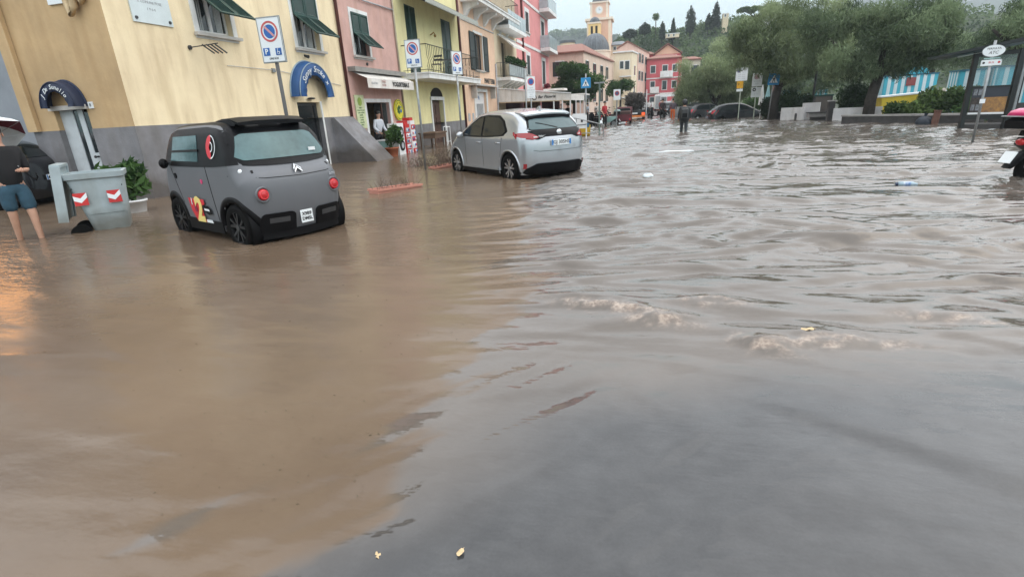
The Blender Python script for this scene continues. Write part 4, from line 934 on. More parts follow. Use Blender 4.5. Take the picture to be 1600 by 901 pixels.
for q in range(1):
    pf = [(-.88, 1.452, .42), (-.74, 1.497, .44), (-.52, 1.502, .42), (-.30, 1.488, .38), (-.02, 1.468, .32)]
    vs = []
    for x, z, y in pf: vs += [(x, -y, z-.02), (x, -y, z+.012), (x, -y*.5, z+.028), (x, y*.5, z+.028), (x, y, z+.012), (x, y, z-.02)]
    fs = [(i*6+j, i*6+j+1, i*6+j+7, i*6+j+6) for i in range(4) for j in range(5) if not (j == 2 and i in (1, 2))] + [(0, 5, 4, 3, 2, 1), (24, 25, 26, 27, 28, 29)]
    vs2 = []; sp_.add(vs, fs)
    for y in (-.5, .5): sp_.prism([(-.84, 1.43), (-.86, 1.448), (-.74, 1.487), (-.52, 1.492), (-.30, 1.478), (-.02, 1.458), (-.02, 1.42)], 'y', y*.84-.02, y*.84+.02)
sp_.build('roof_spoiler', BLKG, am, 2)
amb.end_patch('rear_surround', BLKG, am, [(-.60, 1.26), (-.52, 1.40), (-.30, 1.445), (.30, 1.445), (.52, 1.40), (.60, 1.26)], [(-.655, 1.0), (-.3, .975), (0, .97), (.3, .975), (.655, 1.0)], .010, ny=40, nz=14)
amb.end_patch('rear_window', GLT, am, [(-.48, 1.31), (-.41, 1.34), (.41, 1.34), (.48, 1.31)], [(-.575, 1.09), (-.50, 1.045), (.50, 1.045), (.575, 1.09)], .018, ny=30, nz=10)
MB().box(-1.03, -1.02, -.42, -.33, 1.09, 1.13).build('window_sticker', SWHT, am)
sw_ = amb.side_patch('side_window', GLT, am, [(-.18, 1.345), (.52, 1.335)], [(-.20, 1.04), (.62, 1.04)], .012, nx=20, nz=6)
amb.side_patch('window_bar', BLKG, am, [(-.22, 1.185), (.66, 1.17)], [(-.22, 1.16), (.66, 1.145)], .02, nx=16, nz=1)
ws = amb.end_patch('windscreen', PANE, am, [(-.50, 1.35), (.50, 1.35)], [(-.60, 1.04), (.60, 1.04)], .012, rear=False, ny=20, nz=8)
# panel seams, lower skirt, door emblem, handle
amb.side_patch('door_seam', BLK, am, [(-.36, 1.0), (-.345, 1.0)], [(-.43, .32), (-.418, .32)], .002, nx=1, nz=10, skirt=.01)
amb.side_patch('door_seam', BLK, am, [(.69, .96), (.705, .96)], [(.50, .5), (.51, .5)], .002, nx=1, nz=10, skirt=.01)
amb.side_patch('side_skirt', BLK, am, [(-.50, .315), (.46, .315)], [(-.50, .17), (.46, .17)], .016, nx=14, nz=3)
amb.end_patch('rear_seam', BLK, am, [(-.66, .885), (-.4, .845), (0, .835), (.4, .845), (.66, .885)], [(-.66, .878), (-.4, .838), (0, .828), (.4, .838), (.66, .878)], .003, ny=30, nz=1, skirt=.008)
for s_ in (1, -1):     # rear lamps and small round markers
    x = amb.endx(s_*.47, .66)
    MB().lathe([(.094, .0), (.088, -.022), (.070, -.012), (.066, -.004)], (x-.004, s_*.47, .66), 'x', 28).build('lamp_bezel', MG, am, 1)
    l_ = MB().lathe([(.0, -.038), (.045, -.034), (.064, -.018), (.066, .01)], (x-.004, s_*.47, .66), 'x', 28).build('tail_lamp', mat('red_lamp_lens', (.55, .012, .02), .15, spec=.7), am, 1)
    b = MB(); b.lathe([(.052, -.035), (.045, -.037), (.04, -.036)], (x-.004, s_*.47, .66), 'x', 24).build('lamp_ring', mat('bright_red_lens', (.75, .05, .06), .2), l_, 1)
    x = amb.endx(s_*.585, .905); MB().ball((x-.012, s_*.565, .925), (.03, .032, .032), 12, 8).build('reversing_lamp', MATS['sign_white'], am, 1)
    MB().prism([(amb.endx(s_*.47, .92)-.004, .900), (amb.endx(s_*.47, .92)-.014, .907), (amb.endx(s_*.47, .92)+.02, .935)], 'y', s_*.34, s_*.50).build('cooling_recess', BLK, am)
# chevron badge
ch = mat('chrome', (.62, .64, .66), .15, .9)
xb = amb.endx(0, .92); 
for dz in (0, .042):
    b = MB()
    pts = [(y_*.74, .885+(z_-.885)*.74) for y_, z_ in [(-.065, .845+dz-.01), (0, .90+dz), (.065, .845+dz-.01), (.065, .868+dz-.01), (0, .926+dz), (-.065, .868+dz-.01)]]
    b.add([(amb.endx(0, min(z, .97))-.022, y, z+.02) for y, z in pts]+[(amb.endx(0, min(z, .97))+.01, y, z+.02) for y, z in pts], [(0, 1, 4, 5), (1, 2, 3, 4)] + [(i, (i+1) % 6, 6+(i+1) % 6, 6+i) for i in range(6)])
    b.build('chevron_badge', ch, am)
text('ami', .07, GRAYL, am, Matrix.Translation((amb.endx(-.43, .80)-.006, -.48, .80)) @ Matrix(((0, 0, -1), (-1, 0, 0), (0, 1, 0))).to_4x4() @ Matrix.Rotation(R(10), 4, 'Y'), 'rear_script')
# rear bumper inserts and plate
amb.end_patch('bumper_insert', BLK, am, [(-.54, .36), (-.50, .43), (-.17, .425), (-.14, .39)], [(-.54, .21), (-.45, .20), (-.2, .20), (-.14, .21)], .022, ny=14, nz=6, skirt=.04)
amb.end_patch('bumper_insert', BLK, am, [(.14, .39), (.17, .425), (.50, .43), (.54, .36)], [(.14, .21), (.2, .20), (.45, .20), (.54, .21)], .022, ny=14, nz=6, skirt=.04)
for s_ in (-1, 1): amb.end_patch('bumper_slot', mat('slot_grey', (.05, .052, .056), .5), am, [(s_*.45, .375), (s_*.22, .37)], [(s_*.45, .315), (s_*.22, .31)], .032, ny=8, nz=2, skirt=.02)
amb.end_patch('bumper_base', BLK, am, [(-.52, .215), (0, .21), (.52, .215)], [(-.52, .12), (0, .11), (.52, .12)], .012, ny=16, nz=2, skirt=.04)
plate(am, amb.endx(0, .35)-.01, .0, .335, .165, .155, 'X9B9\nDMSL', .056, False)
# mirrors, door stud, sticker, ring logo
for s_ in (1, -1):
    mm = MB().ball((.70, s_*.74, 1.01), (.045, .055, .065), 14, 8).build('mirror', BLK, am, 1); MB().tube([(.66, s_*.68, 1.02), (.69, s_*.77, 1.0)], .015, 6).build('mirror_arm', BLK, mm)
    MB().cyl((.58, s_*(amb.Y(.58, .85)-.01), .85), (.58, s_*(amb.Y(.58, .85)+.012), .85), .035, n=14).build('door_handle', BLK, am)
def yo(x, z, o=.004): return amb.Y(x, z)+o
s_ = 1
PINK_ = mat('hot_pink', (.70, .03, .16), .4)
b = MB().cyl((-.18, yo(-.18, .80, -.004), .80), (-.18, yo(-.18, .80, .006), .80), .028, n=16); b.build('door_pull_tab', PINK_, am)
def decal(name, m, pts, off):
    b = MB(); v = [(x, amb.Y(x, z)+off, z) for x, z in pts]; c = (sum(p[0] for p in pts)/len(pts), sum(p[1] for p in pts)/len(pts))
    v.append((c[0], amb.Y(*c)+off, c[1])); n = len(pts); b.add(v, [(i, (i+1) % n, n) for i in range(n)]); return b.build(name, m, am, fix=False)
RD = mat('sticker_red', (.62, .015, .03), .35, var=.04)
decal('sticker', RD, [(.31, .58), (-.15, .58), (-.15, .52), (-.06, .51), (-.06, .32), (.20, .32), (.27, .42)], .019)
decal('sticker_stripe', RD, [(.20, .335), (-.10, .325), (-.10, .285), (.17, .295)], .021); decal('sticker_stripe', SWHT, [(-.10, .325), (-.26, .325), (-.28, .285), (-.10, .285)], .021)
def sidetext(s__, size, m, x, z, name, off, sh=0, bold=.0): return text(s__, size, m, am, Matrix.Translation((x, amb.Y(x, z)+off, z)) @ Matrix(((-1, 0, 0), (0, 0, 1), (0, 1, 0))).to_4x4(), name, shear=sh, bold=bold)
sidetext('2', .42, mat('sticker_yellow', (.85, .68, .22), .4), .02, .43, 'sticker_numeral', .025, .0, .018)
sidetext('1', .12, SWHT, .205, .535, 'sticker_letter', .025, .1, .003); sidetext('6', .15, mat('sticker_dark_red', (.25, .01, .05), .4), .12, .46, 'sticker_letter', .024, 0, .008)
decal('side_vent', BLK, [(-.10, .50), (-.22, .50), (-.29, .45), (-.29, .40), (-.19, .385), (-.10, .42)], .016)
decal('vent_bar', SWHT, [(-.12, .468), (-.25, .462), (-.26, .435), (-.12, .44)], .024)
for r0_, r1_, a0_, a1_, mm_, oo in ((.0, .135, 85, 275, RD, .009), (.045, .06, -90, 90, SWHT, .013), (.12, .135, -85, 85, SWHT, .013)):
    b = MB(); vs = []; n = 24
    for k in range(n+1):
        a = R(a0_+(a1_-a0_)*k/n)
        for rr in (max(r0_, .04), r1_): x = -.56-rr*math.cos(a)*.85; z = 1.21+rr*math.sin(a); vs.append((x, amb.Y(x, z)+oo+.006, z))
    b.add(vs, [(2*k, 2*k+1, 2*k+3, 2*k+2) for k in range(n)]).build('round_emblem', mm_, am, fix=False)
MB().cyl((1.16, .0, .6), (1.3, .0, .6), .02).build('tow_eye_cover', BLK, am)
# ---------------- silver hatchback
SIL = mat('silver_metallic_paint', (.42, .45, .48), .22, .6, var=.02, scale=2, spec=.5, coat=.6)
ya = thing('silver_hatchback', 'silver hatchback standing in the flood with its tail to the camera', 'car', (-3.15, 12.45, HZ), math.atan2(.70, -.72))
yb = Body([(1.86, .19), (1.97, .30), (1.99, .55), (1.93, .72), (1.60, .90), (1.05, 1.02), (.35, 1.40), (.0, 1.485), (-.55, 1.505), (-1.22, 1.455), (-1.52, 1.36), (-1.80, 1.10), (-1.90, 1.02), (-1.955, .80), (-1.955, .50), (-1.90, .24), (-1.84, .19)], .875, .30, .93, rr=.12, rend=.34, cx=.07, cz=.03, taper=(.13, .09), bulge=.05)
YWF, YWR, YR = 1.24, -1.28, .315
yb.build('body', SIL, ya, [(YWF, .315), (YWR, .315)], .375)
for x in (YWF, YWR): wheelhouse(ya, x, .315, .375, .85); arch_trim(ya, yb, x, .315, .375, .022, SIL, off=.014)
ALU = mat('machined_alloy', (.55, .56, .58), .25, .8)
for sx in (YWF, YWR):
    for sd_ in (1, -1): wheel(ya, sx, sd_*.755, .315, YR, .20, sd_, BLK, ALU, 5, True)
yb.side_patch('window_surround', BLKG, ya, [(-1.06, 1.30), (-.85, 1.405), (-.3, 1.425), (.05, 1.395), (.42, 1.24), (.84, 1.03)], [(-1.24, 1.08), (-1.10, .985), (-.4, .955), (.3, .955), (.86, .985)], .004, nx=40, nz=10)
TG = mat('tinted_glass', (.012, .017, .018), .06, spec=.3)
yb.side_patch('rear_door_window', TG, ya, [(-1.02, 1.26), (-.85, 1.355), (-.3, 1.395), (-.24, 1.39)], [(-1.16, 1.07), (-1.06, 1.0), (-.5, .985), (-.24, .985)], .012, nx=24, nz=8)
yb.side_patch('front_door_window', TG, ya, [(-.15, 1.385), (.05, 1.355), (.40, 1.205), (.62, 1.09)], [(-.15, .985), (.2, .985), (.5, .995), (.72, 1.02)], .012, nx=24, nz=8)
for x0 in (-.20, .66, -1.05):
    yb.side_patch('door_seam', BLK, ya, [(x0-.005, .95), (x0+.005, .95)], [(x0-.005+(.16 if x0 < -1 else 0), .30), (x0+.005+(.16 if x0 < -1 else 0), .30)], .0015, nx=1, nz=12, skirt=.01)
yb.side_patch('sill_trim', BLK, ya, [(-.86, .26), (.84, .26)], [(-.86, .17), (.84, .17)], .01, nx=14, nz=3)
yb.side_patch('sill_strip', SIL, ya, [(-.86, .31), (.84, .31)], [(-.86, .265), (.84, .265)], .022, nx=14, nz=2)  # raised strip along the sill in the same silver body paint
for x0 in (-.90, -.05):
    for s_ in (1, -1): MB().tube([(x0-.09, s_*(yb.Y(x0-.09, .84)+.005), .84), (x0-.06, s_*(yb.Y(x0, .84)+.035), .845), (x0+.06, s_*(yb.Y(x0, .84)+.035), .845), (x0+.09, s_*(yb.Y(x0+.09, .84)+.005), .84)], .014, 6).build('door_handle', SIL, ya, 1)
for s_ in (1, -1):
    mm = MB().ball((.74, s_*.955, 1.0), (.065, .095, .075), 16, 10).build('mirror', SIL, ya, 1); MB().tube([(.72, s_*.82, .99), (.74, s_*.9, .98)], .02, 6).build('mirror_arm', BLK, mm)
yb.end_patch('tailgate_black_panel', BLKG, ya, [(-.78, 1.055), (-.6, 1.085), (-.4, 1.09), (.4, 1.09), (.6, 1.085), (.78, 1.055)], [(-.74, .935), (-.5, .90), (-.34, .955), (.34, .955), (.5, .90), (.74, .935)], .009, ny=36, nz=6)
yb.end_patch('rear_window', mat('pale_reflecting_glass', (.075, .12, .13), .12, spec=.3), ya, [(-.53, 1.285), (-.47, 1.31), (.47, 1.31), (.53, 1.285)], [(-.62, 1.12), (-.58, 1.10), (.58, 1.10), (.62, 1.12)], .010, ny=26, nz=10)
yb.end_patch('rear_window_edge', BLKG, ya, [(-.56, 1.34), (.56, 1.34)], [(-.67, 1.09), (.67, 1.09)], .005, ny=26, nz=10)
b = MB(); vs = []
for x, z, t_ in ((-1.30, 1.435, .03), (-1.5, 1.415, .032), (-1.665, 1.375, .02)):
    for k in range(15): q = -1+k/7; yy = q*(.60 if x > -1.6 else .57); vs.append((x+(.07*q*q), yy, z+.03*(1-q*q)+t_*.5))
    for k in range(15): q = 1-k/7; yy = q*(.60 if x > -1.6 else .57); vs.append((x+(.07*q*q), yy, z+.03*(1-q*q)-t_*.9))
fs = [(i*30+j, i*30+(j+1) % 30, (i+1)*30+(j+1) % 30, (i+1)*30+j) for i in range(2) for j in range(30)]+[tuple(range(30)), tuple(range(89, 59, -1))]
b.add(vs, fs); spo = b.build('roof_spoiler', SIL, ya, 2)
part('spoiler_underside', BLKG, ya, (-1.63, -1.42, -.55, .55, 1.30, 1.362))
RL = mat('dark_red_tail_lens', (.30, .008, .015), .12, spec=.8)
for s_ in (1, -1):
    lt = yb.end_patch('tail_lamp', RL, ya, [(s_*.84, 1.05), (s_*.81, 1.07), (s_*.62, 1.03), (s_*.50, .965)], [(s_*.86, 1.02), (s_*.84, .935), (s_*.62, .905), (s_*.50, .94)], .018, ny=14, nz=5)
    sdp = yb.side_patch('tail_lamp', RL, ya, [(-1.85, 1.045), (-1.62, 1.045), (-1.46, 1.01)], [(-1.86, .94), (-1.70, .955), (-1.46, 1.0)], .008, (s_,), nx=14, nz=4)
    yb.end_patch('lamp_lens_clear', mat('clear_lens', (.6, .5, .5), .15), lt, [(s_*.60, .975), (s_*.52, .965)], [(s_*.60, .945), (s_*.52, .95)], .024, ny=4, nz=2)
    yb.end_patch('bumper_reflector', RL, ya, [(s_*.80, .43), (s_*.74, .43)], [(s_*.80, .33), (s_*.74, .33)], .05, ny=3, nz=2)
yb.end_patch('lower_bumper', BLK, ya, [(-.74, .33), (-.56, .43), (.56, .43), (.74, .33)], [(-.78, .20), (-.6, .19), (.6, .19), (.78, .20)], .03, ny=24, nz=6, skirt=.05)
yb.end_patch('tailgate_seam', BLK, ya, [(-.62, .70), (-.5, .675), (.5, .675), (.62, .70)], [(-.62, .692), (-.5, .667), (.5, .667), (.62, .692)], .003, ny=20, nz=1, skirt=.01)
plate(ya, yb.endx(0, .82)-.02, 0, .83, .50, .115, 'GJ 305HS', .105, True)
MB().lathe([(.0, -.018), (.055, -.016), (.062, -.008), (.064, .01)], (yb.endx(0, 1.02)-.01, 0, 1.02), 'x', 24).build('round_badge', ch, ya, 1)
text('Hybrid', .06, SWHT, ya, Matrix.Translation((yb.endx(.42, .97)-.02, .42, .97)) @ Matrix(((0, 0, -1), (-1, 0, 0), (0, 1, 0))).to_4x4(), 'tailgate_script')
wp = MB().tube([(-1.86, -.02, 1.10), (-1.84, .06, 1.13), (-1.74, .34, 1.21), (-1.72, .42, 1.225)], [.028, .02, .014, .008], 6).build('rear_wiper', BLK, ya, 1)
an = MB().prism([(-1.16, 1.49), (-1.30, 1.49), (-1.32, 1.555), (-1.28, 1.555)], 'y', -.02, .02).build('shark_fin_aerial', SIL, ya)
MB().ball((-1.6, -.1, .20), (.2, .12, .06), 10, 6).build('silencer', DMET, ya)
# ---------------- simple parked cars further off (own body, glass, lamps, wheels)
def parked(name, label, loc, hd, paint, kind='hatch', group='cars parked along the right side', lamp=True, pl=None, scale=1):
    c = thing(name, label, 'car' if kind != 'van' else 'van', loc, hd, group)
    if kind == 'hatch': sil = [(1.86, .19), (1.97, .30), (1.97, .60), (1.90, .76), (1.10, .98), (.45, 1.36), (-.0, 1.47), (-.9, 1.47), (-1.45, 1.36), (-1.78, 1.04), (-1.92, .90), (-1.95, .45), (-1.84, .19)]; hw = .87; gt = [(-1.25, 1.25), (-.9, 1.38), (0, 1.38), (.45, 1.26), (.85, 1.06)]; gb = [(-1.40, 1.02), (.95, 1.0)]; rw = (1.36, 1.05); belt = .93
    elif kind == 'estate': sil = [(2.1, .2), (2.2, .35), (2.2, .7), (2.1, .86), (1.25, 1.08), (.6, 1.5), (.2, 1.62), (-1.2, 1.62), (-1.8, 1.52), (-2.05, 1.12), (-2.15, .95), (-2.18, .45), (-2.05, .2)]; hw = .92; gt = [(-1.75, 1.35), (-1.4, 1.52), (.2, 1.52), (.6, 1.38), (1.0, 1.16)]; gb = [(-1.85, 1.12), (1.1, 1.1)]; rw = (1.50, 1.14); belt = 1.02
    else: sil = [(2.2, .2), (2.3, .4), (2.3, .9), (2.2, 1.05), (1.7, 1.2), (1.15, 1.8), (.8, 1.92), (-1.8, 1.92), (-2.15, 1.85), (-2.25, 1.2), (-2.3, .6), (-2.2, .2)]; hw = .95; gt = [(-1.9, 1.75), (.8, 1.75), (1.3, 1.35)]; gb = [(-1.95, 1.25), (1.35, 1.25)]; rw = (1.76, 1.2); belt = 1.1
    B = Body(sil, hw, .26 if kind != 'van' else .12, belt, rr=.12, rend=.3, cx=.06, taper=(.12, .08)); xf_, xr_ = sil[0][0]-.62, sil[-1][0]+.62
    B.build('body', paint, c, [(xf_, .31), (xr_, .31)], .37)
    for x in (xf_, xr_):
        wheelhouse(c, x, .31, .37, hw-.02)
        for s_ in (1, -1):
            w__ = MB().lathe([(.18, .08), (.30, .09), (.31, 0), (.30, -.09), (.18, -.08)], (x, s_*(hw-.1), .31), 'y', 24).build('wheel', RUB, c, 1); MB().lathe([(0, s_*.05), (.17, s_*.07), (.2, s_*.03)], (x, s_*(hw-.1), .31), 'y', 16).build('rim', DMET if not lamp else MATS['galvanised_steel'], w__, 1)
    B.side_patch('side_glass', TG, c, gt, gb, .006, nx=24, nz=6)
    B.side_patch('door_pillar', paint, c, [(-.12, gt[2][1] if len(gt) > 3 else 1.75), (-.04, gt[2][1] if len(gt) > 3 else 1.75)], [(-.12, gb[0][1]), (-.04, gb[0][1])], .012, nx=1, nz=4)
    B.end_patch('rear_window', TG, c, [(-hw*.60, rw[0]), (hw*.60, rw[0])], [(-hw*.72, rw[1]), (hw*.72, rw[1])], .008, ny=16, nz=6)
    B.end_patch('windscreen', TG, c, [(-hw*.60, rw[0]-.02), (hw*.60, rw[0]-.02)], [(-hw*.76, rw[1]+.04), (hw*.76, rw[1]+.04)], .010, rear=False, ny=16, nz=6)
    for s_ in ((1, -1) if lamp else ()):
        B.end_patch('tail_lamp', mat('parked_red_lens', (.5, .02, .04), .2), c, [(s_*hw*.97, rw[1]), (s_*hw*.78, rw[1])], [(s_*hw*.97, rw[1]-.28), (s_*hw*.80, rw[1]-.22)], .02, ny=5, nz=4)
        B.side_patch('tail_lamp', MATS['parked_red_lens'], c, [(sil[-1][0]-.02, rw[1]-.01), (sil[-1][0]+.22, rw[1]+.02)], [(sil[-1][0]-.04, rw[1]-.24), (sil[-1][0]+.1, rw[1]-.14)], .01, (s_,), nx=5, nz=3)
        B.end_patch('headlamp', MATS['clear_lens'], c, [(s_*hw*.92, .80), (s_*hw*.6, .76)], [(s_*hw*.92, .66), (s_*hw*.6, .64)], .012, rear=False, ny=5, nz=3)
        MB().ball((.82, s_*(hw+.07), rw[1]-.02), (.07, .09, .07), 10, 6).build('mirror', paint, c, 1)
    plate(c, B.endx(0, .55)-.02, 0, .62, .5, .11, pl or 'FK 482', .1, True)
    plate(c, B.endx(0, .42, False)+.03, 0, .42, .5, .11, pl or 'FK 482', .1, True, math.pi)
    return c
DKB = mat('dark_blue_black_paint', (.008, .010, .014), .25, .1, var=.03, coat=.5); DKG = mat('dark_grey_paint', (.04, .042, .046), .3, .3, var=.03, coat=.5)
LG = mat('pale_grey_paint', (.42, .43, .44), .3, .3, var=.03, coat=.4)
parked('parked_hatchback', 'near-black hatchback with a red tail lamp, nearest of the row, parked below the tamarisk', (6.2, 41.2, HZ-.32), R(8), DKB, 'hatch')
parked('parked_hatchback', 'dark grey hatchback between the pale van and the near-black hatchback', (4.5, 46.5, HZ-.25), R(35), DKG, 'hatch')
parked('parked_hatchback', 'dark car further back between the pale van and the dark grey hatchback', (4.9, 56, HZ-.2), R(60), DKB, 'hatch')
parked('parked_van', 'pale grey van with dark windows, left end of the parked row beyond the walker', (3.15, 53, HZ-.2), R(85), LG, 'van')
parked('parked_hatchback', 'dark hatchback far up the street left of the pale van', (2.6, 68, HZ), R(80), DKG, 'hatch')
parked('parked_estate', 'small dark car at the far end of the street beneath the red house', (-.3, 86, HZ), R(95), DKB, 'estate')
parked('parked_hatchback', 'black parked car behind the woman with the umbrella, at the alley mouth', (-14.4, 7.9, HZ+.05), R(205), DKB, 'hatch', None, lamp=False)
# ================================================================ SIGNS ON POLES
def road_pole(h, parent, r=.03, z0=GZ): MB().cyl((0, 0, z0), (0, 0, h), r, n=12).build('pole', MET, parent, 1)
def disc(b, r0, r1, y, cx=0, cz=0, n=32, a0=0, a1=2*math.pi):
    vs = []
    for k in range(n+1):
        a = a0+(a1-a0)*k/n; vs += [(cx+r0*math.cos(a), y, cz+r0*math.sin(a)), (cx+r1*math.cos(a), y, cz+r1*math.sin(a))]
    return b.add(vs, [(2*k, 2*k+1, 2*k+3, 2*k+2) for k in range(n)])
RT = Matrix(((1, 0, 0), (0, 0, -1), (0, 1, 0))).to_4x4()      # text facing -Y
def T_(s_, size, m, par, x, y, z, nm='lettering', **k): return text(s_, size, m, par, Matrix.Translation((x, y, z)) @ RT, nm, **k)
FRED = mat('faded_sign_red', (.55, .10, .10), .45); SBL = mat('sign_blue', (.015, .12, .42), .4); PBL = mat('pale_sign_blue', (.02, .28, .62), .4)
def wheelchair(par, x, y, z, s_):
    q = MB().box(x-s_*.5, x+s_*.5, y-.002, y, z-s_*.5, z+s_*.5).build('disabled_panel', SBL, par); b = MB()
    disc(b, s_*.18, s_*.24, y-.004, x-s_*.02, z-s_*.14, 18, R(120), R(400)); b.cyl((x-.1*s_, y-.004, z+.36*s_), (x-.1*s_, y-.0045, z+.36*s_), .07*s_, n=10)
    b.box(x-.14*s_, x-.07*s_, y-.0045, y-.004, z-.05*s_, z+.27*s_).box(x-.1*s_, x+.15*s_, y-.0045, y-.004, z-.05*s_, z+.02*s_).box(x+.12*s_, x+.2*s_, y-.0045, y-.004, z-.3*s_, z-.0*s_)
    b.build('wheelchair_symbol', SWHT, q)
def parking_sign(label, loc, rz, w, h, zt, ph=None, lean=0, group='no-parking signs on the left', red=None, times='ORE 0-24'):
    t_ = thing('parking_sign', label, 'sign', (loc[0], loc[1], 0), rz, group); t_.rotation_euler[0] = lean
    road_pole(ph or zt-.05, t_); zc = zt-h/2
    bd = MB().bev(-w/2, w/2, -.045, -.03, zt-h, zt, .006).build('sign_board', SWHT, t_)
    MB().box(-w/2-.008, w/2+.008, -.03, -.022, zt-h-.008, zt+.008).build('board_back', MET, t_)
    e = MB()
    for a, c, d, f in ((-w/2, w/2, zt-.012, zt), (-w/2, w/2, zt-h, zt-h+.012), (-w/2, -w/2+.012, zt-h, zt), (w/2-.012, w/2, zt-h, zt)): e.box(a, c, -.049, -.046, d, f)
    e.build('rim', MET, t_)
    R_ = w*.37; cz = zt-R_-.055; yy = -.0475
    b = MB(); disc(b, R_*.80, R_, yy, 0, cz, 40); b.build('red_ring', red or FRED, bd)
    b = MB(); disc(b, 0, R_*.66, yy, 0, cz, 40); b.build('blue_disc', SBL, bd)
    m_ = Matrix.Translation((0, 0, cz)) @ Matrix.Rotation(R(45), 4, 'Y') @ Matrix.Translation((0, 0, -cz))
    MB().box(-R_*.72, R_*.72, yy-.002, yy-.0012, cz-R_*.11, cz+R_*.11).xf(m_).build('diagonal_bar', mat('pale_red_sign', (.60, .30, .32), .45), bd)
    s_ = w*.28
    q = MB().box(-w*.27-s_*.5, -w*.27+s_*.5, yy-.002, yy, zt-h*.76-s_*.5, zt-h*.76+s_*.5).build('parking_panel', SBL, bd); T_('P', s_*.95, SWHT, q, -w*.27, yy-.004, zt-h*.76, bold=.003)
    wheelchair(bd, w*.25, yy, zt-h*.77, s_*.9); T_(times, w*.10, INK, bd, 0, yy-.001, zt-h+h*.085)
    return t_
ps1 = parking_sign('large no-parking sign rising behind the tiny grey car, nearest of the left signs', (-5.7, 7.75), R(2), .40, .64, 2.95)
[c for c in ps1.children if c.name.startswith('pole')][0].data.materials[0] = mat('dull_grey_post', (.10, .10, .10), .6, .2)
parking_sign('no-parking sign on a thin pole in front of the yogurt shop and lemon house', (-5.7, 13.15), R(2), .40, .64, 3.18)
parking_sign('no-parking sign on a pole just left of the silver hatchback', (-5.7, 16.3), R(62), .42, .66, 3.18)
t_ = thing('narrow_sign', 'tall narrow no-parking sign above the silver hatchback roof, on a grey post', 'sign', (-5.0, 24.0, 0), R(35), 'no-parking signs on the left')
road_pole(2.75, t_); bd = MB().bev(-.2, .2, -.05, -.03, 1.86, 2.75, .006).build('sign_board', SWHT, t_)
b = MB(); disc(b, .11, .155, -.0515, 0, 2.54, 28); b.build('red_ring', FRED, bd); b = MB(); disc(b, 0, .11, -.0515, 0, 2.54, 24); b.build('blue_disc', SBL, bd)
for k, s__ in enumerate(('ZONA', 'RIMOZIONE', 'LUN-VEN', '8-20', 'SABATO')): T_(s__, .065, GRAYL, bd, 0, -.052, 2.28-.09*k)
t_ = thing('thin_post', 'plain grey post without a sign beside the narrow no-parking sign', 'post', (-4.9, 22.5, 0)); road_pole(2.95, t_, .03)
def crossing(label, loc, rz, s_, zc, lean=0, yaw=0):
    t_ = thing('crossing_sign', label, 'sign', (*loc, 0), rz, 'pedestrian crossing signs'); t_.rotation_euler[1] = lean
    MB().cyl((0, 0, GZ), (0, 0, zc+s_*.9), .03, n=10).build('pole', MET, t_, 1)
    bd = MB().bev(-s_/2, s_/2, -.05, -.03, zc-s_/2, zc+s_/2, .01).build('sign_board', PBL, t_)
    MB().add([(-s_*.36, -.052, zc-s_*.32), (s_*.36, -.052, zc-s_*.32), (0, -.052, zc+s_*.36)], [(0, 1, 2)]).build('white_triangle', SWHT, bd)
    b = MB(); y = -.0535
    for pts in ([(0, .14), (.05, .14), (.05, .02), (-.05, .02)], [(-.02, .02), (.05, .02), (.12, -.24), (.07, -.24)], [(-.05, .04), (.02, .02), (-.08, -.24), (-.14, -.24)], [(.03, .12), (.12, .02), (.10, .0), (.02, .08)], [(-.03, .12), (-.12, .02), (-.1, .0), (-.02, .06)]):
        b.add([(p[0]*s_, y, zc-.02*s_+p[1]*s_) for p in pts], [tuple(range(len(pts)))])
    disc(b, 0, .035*s_, y, .02*s_, zc+.17*s_, 10)
    for k in range(4): b.box(-s_*.28+k*s_*.15, -s_*.20+k*s_*.15, y-.0005, y, zc-s_*.31, zc-s_*.275)
    b.build('walking_figure', INK, bd); return t_
crossing('blue pedestrian crossing sign on the left, in front of the leafy tree', (-2.70, 25.3), 0, .44, 2.39)
crossing('blue pedestrian crossing sign on the right, leaning below the tamarisks', (6.9, 34.3), R(6), .62, 2.28, R(2.5))
t_ = thing('camera_post', 'thin post beside the left crossing sign, with a small cross arm', 'post', (-2.02, 24.5, 0)); MB().cyl((0, 0, GZ), (0, 0, 2.35), .035, n=10).build('pole', mat('green_grey_post', (.14, .19, .17), .5), t_); MB().box(-.22, .22, -.03, .03, 2.30, 2.36).build('cross_arm', MET, t_)
t_ = thing('no_parking_board', 'small white no-parking board leaning by the red three-wheeler', 'sign', (-1.85, 36, 0), R(5)); MB().cyl((-.02, .03, GZ), (.0, .03, 1.7), .04).build('pole', MET, t_)
bd = MB().bev(-.22, .22, -.02, 0, 1.66, 2.3, .01).build('sign_board', SWHT, t_); b = MB(); disc(b, .10, .15, -.022, 0, 2.06, 24); b.build('red_ring', FRED, bd); b = MB(); disc(b, 0, .1, -.022, 0, 2.06, 20); b.build('blue_disc', mat('dim_sign_blue', (.08, .09, .2), .5), bd)
t_ = thing('parking_board', 'wide white parking board over an orange plate, leftmost sign on the right side', 'sign', (6.2, 40.3, 0), R(-4)); MB().cyl((0, 0, GZ), (0, 0, 3.3), .035).build('pole', mat('pale_post', (.45, .5, .42), .5), t_)
bd = MB().bev(-.38, .36, -.06, -.04, 2.45, 3.3, .01).build('sign_board', SWHT, t_); b = MB(); disc(b, .08, .14, -.062, -.2, 3.08, 24); b.build('ring', GRAYL, bd); b = MB(); disc(b, 0, .08, -.062, -.2, 3.08, 24); b.build('blue_disc', MATS['dim_sign_blue'], bd)
for k, s__ in enumerate(('PARCHEGGIO', 'A PAGAMENTO', 'DISCO')): T_(s__, .07, GRAYL, bd, .12, -.062, 3.14-.1*k)
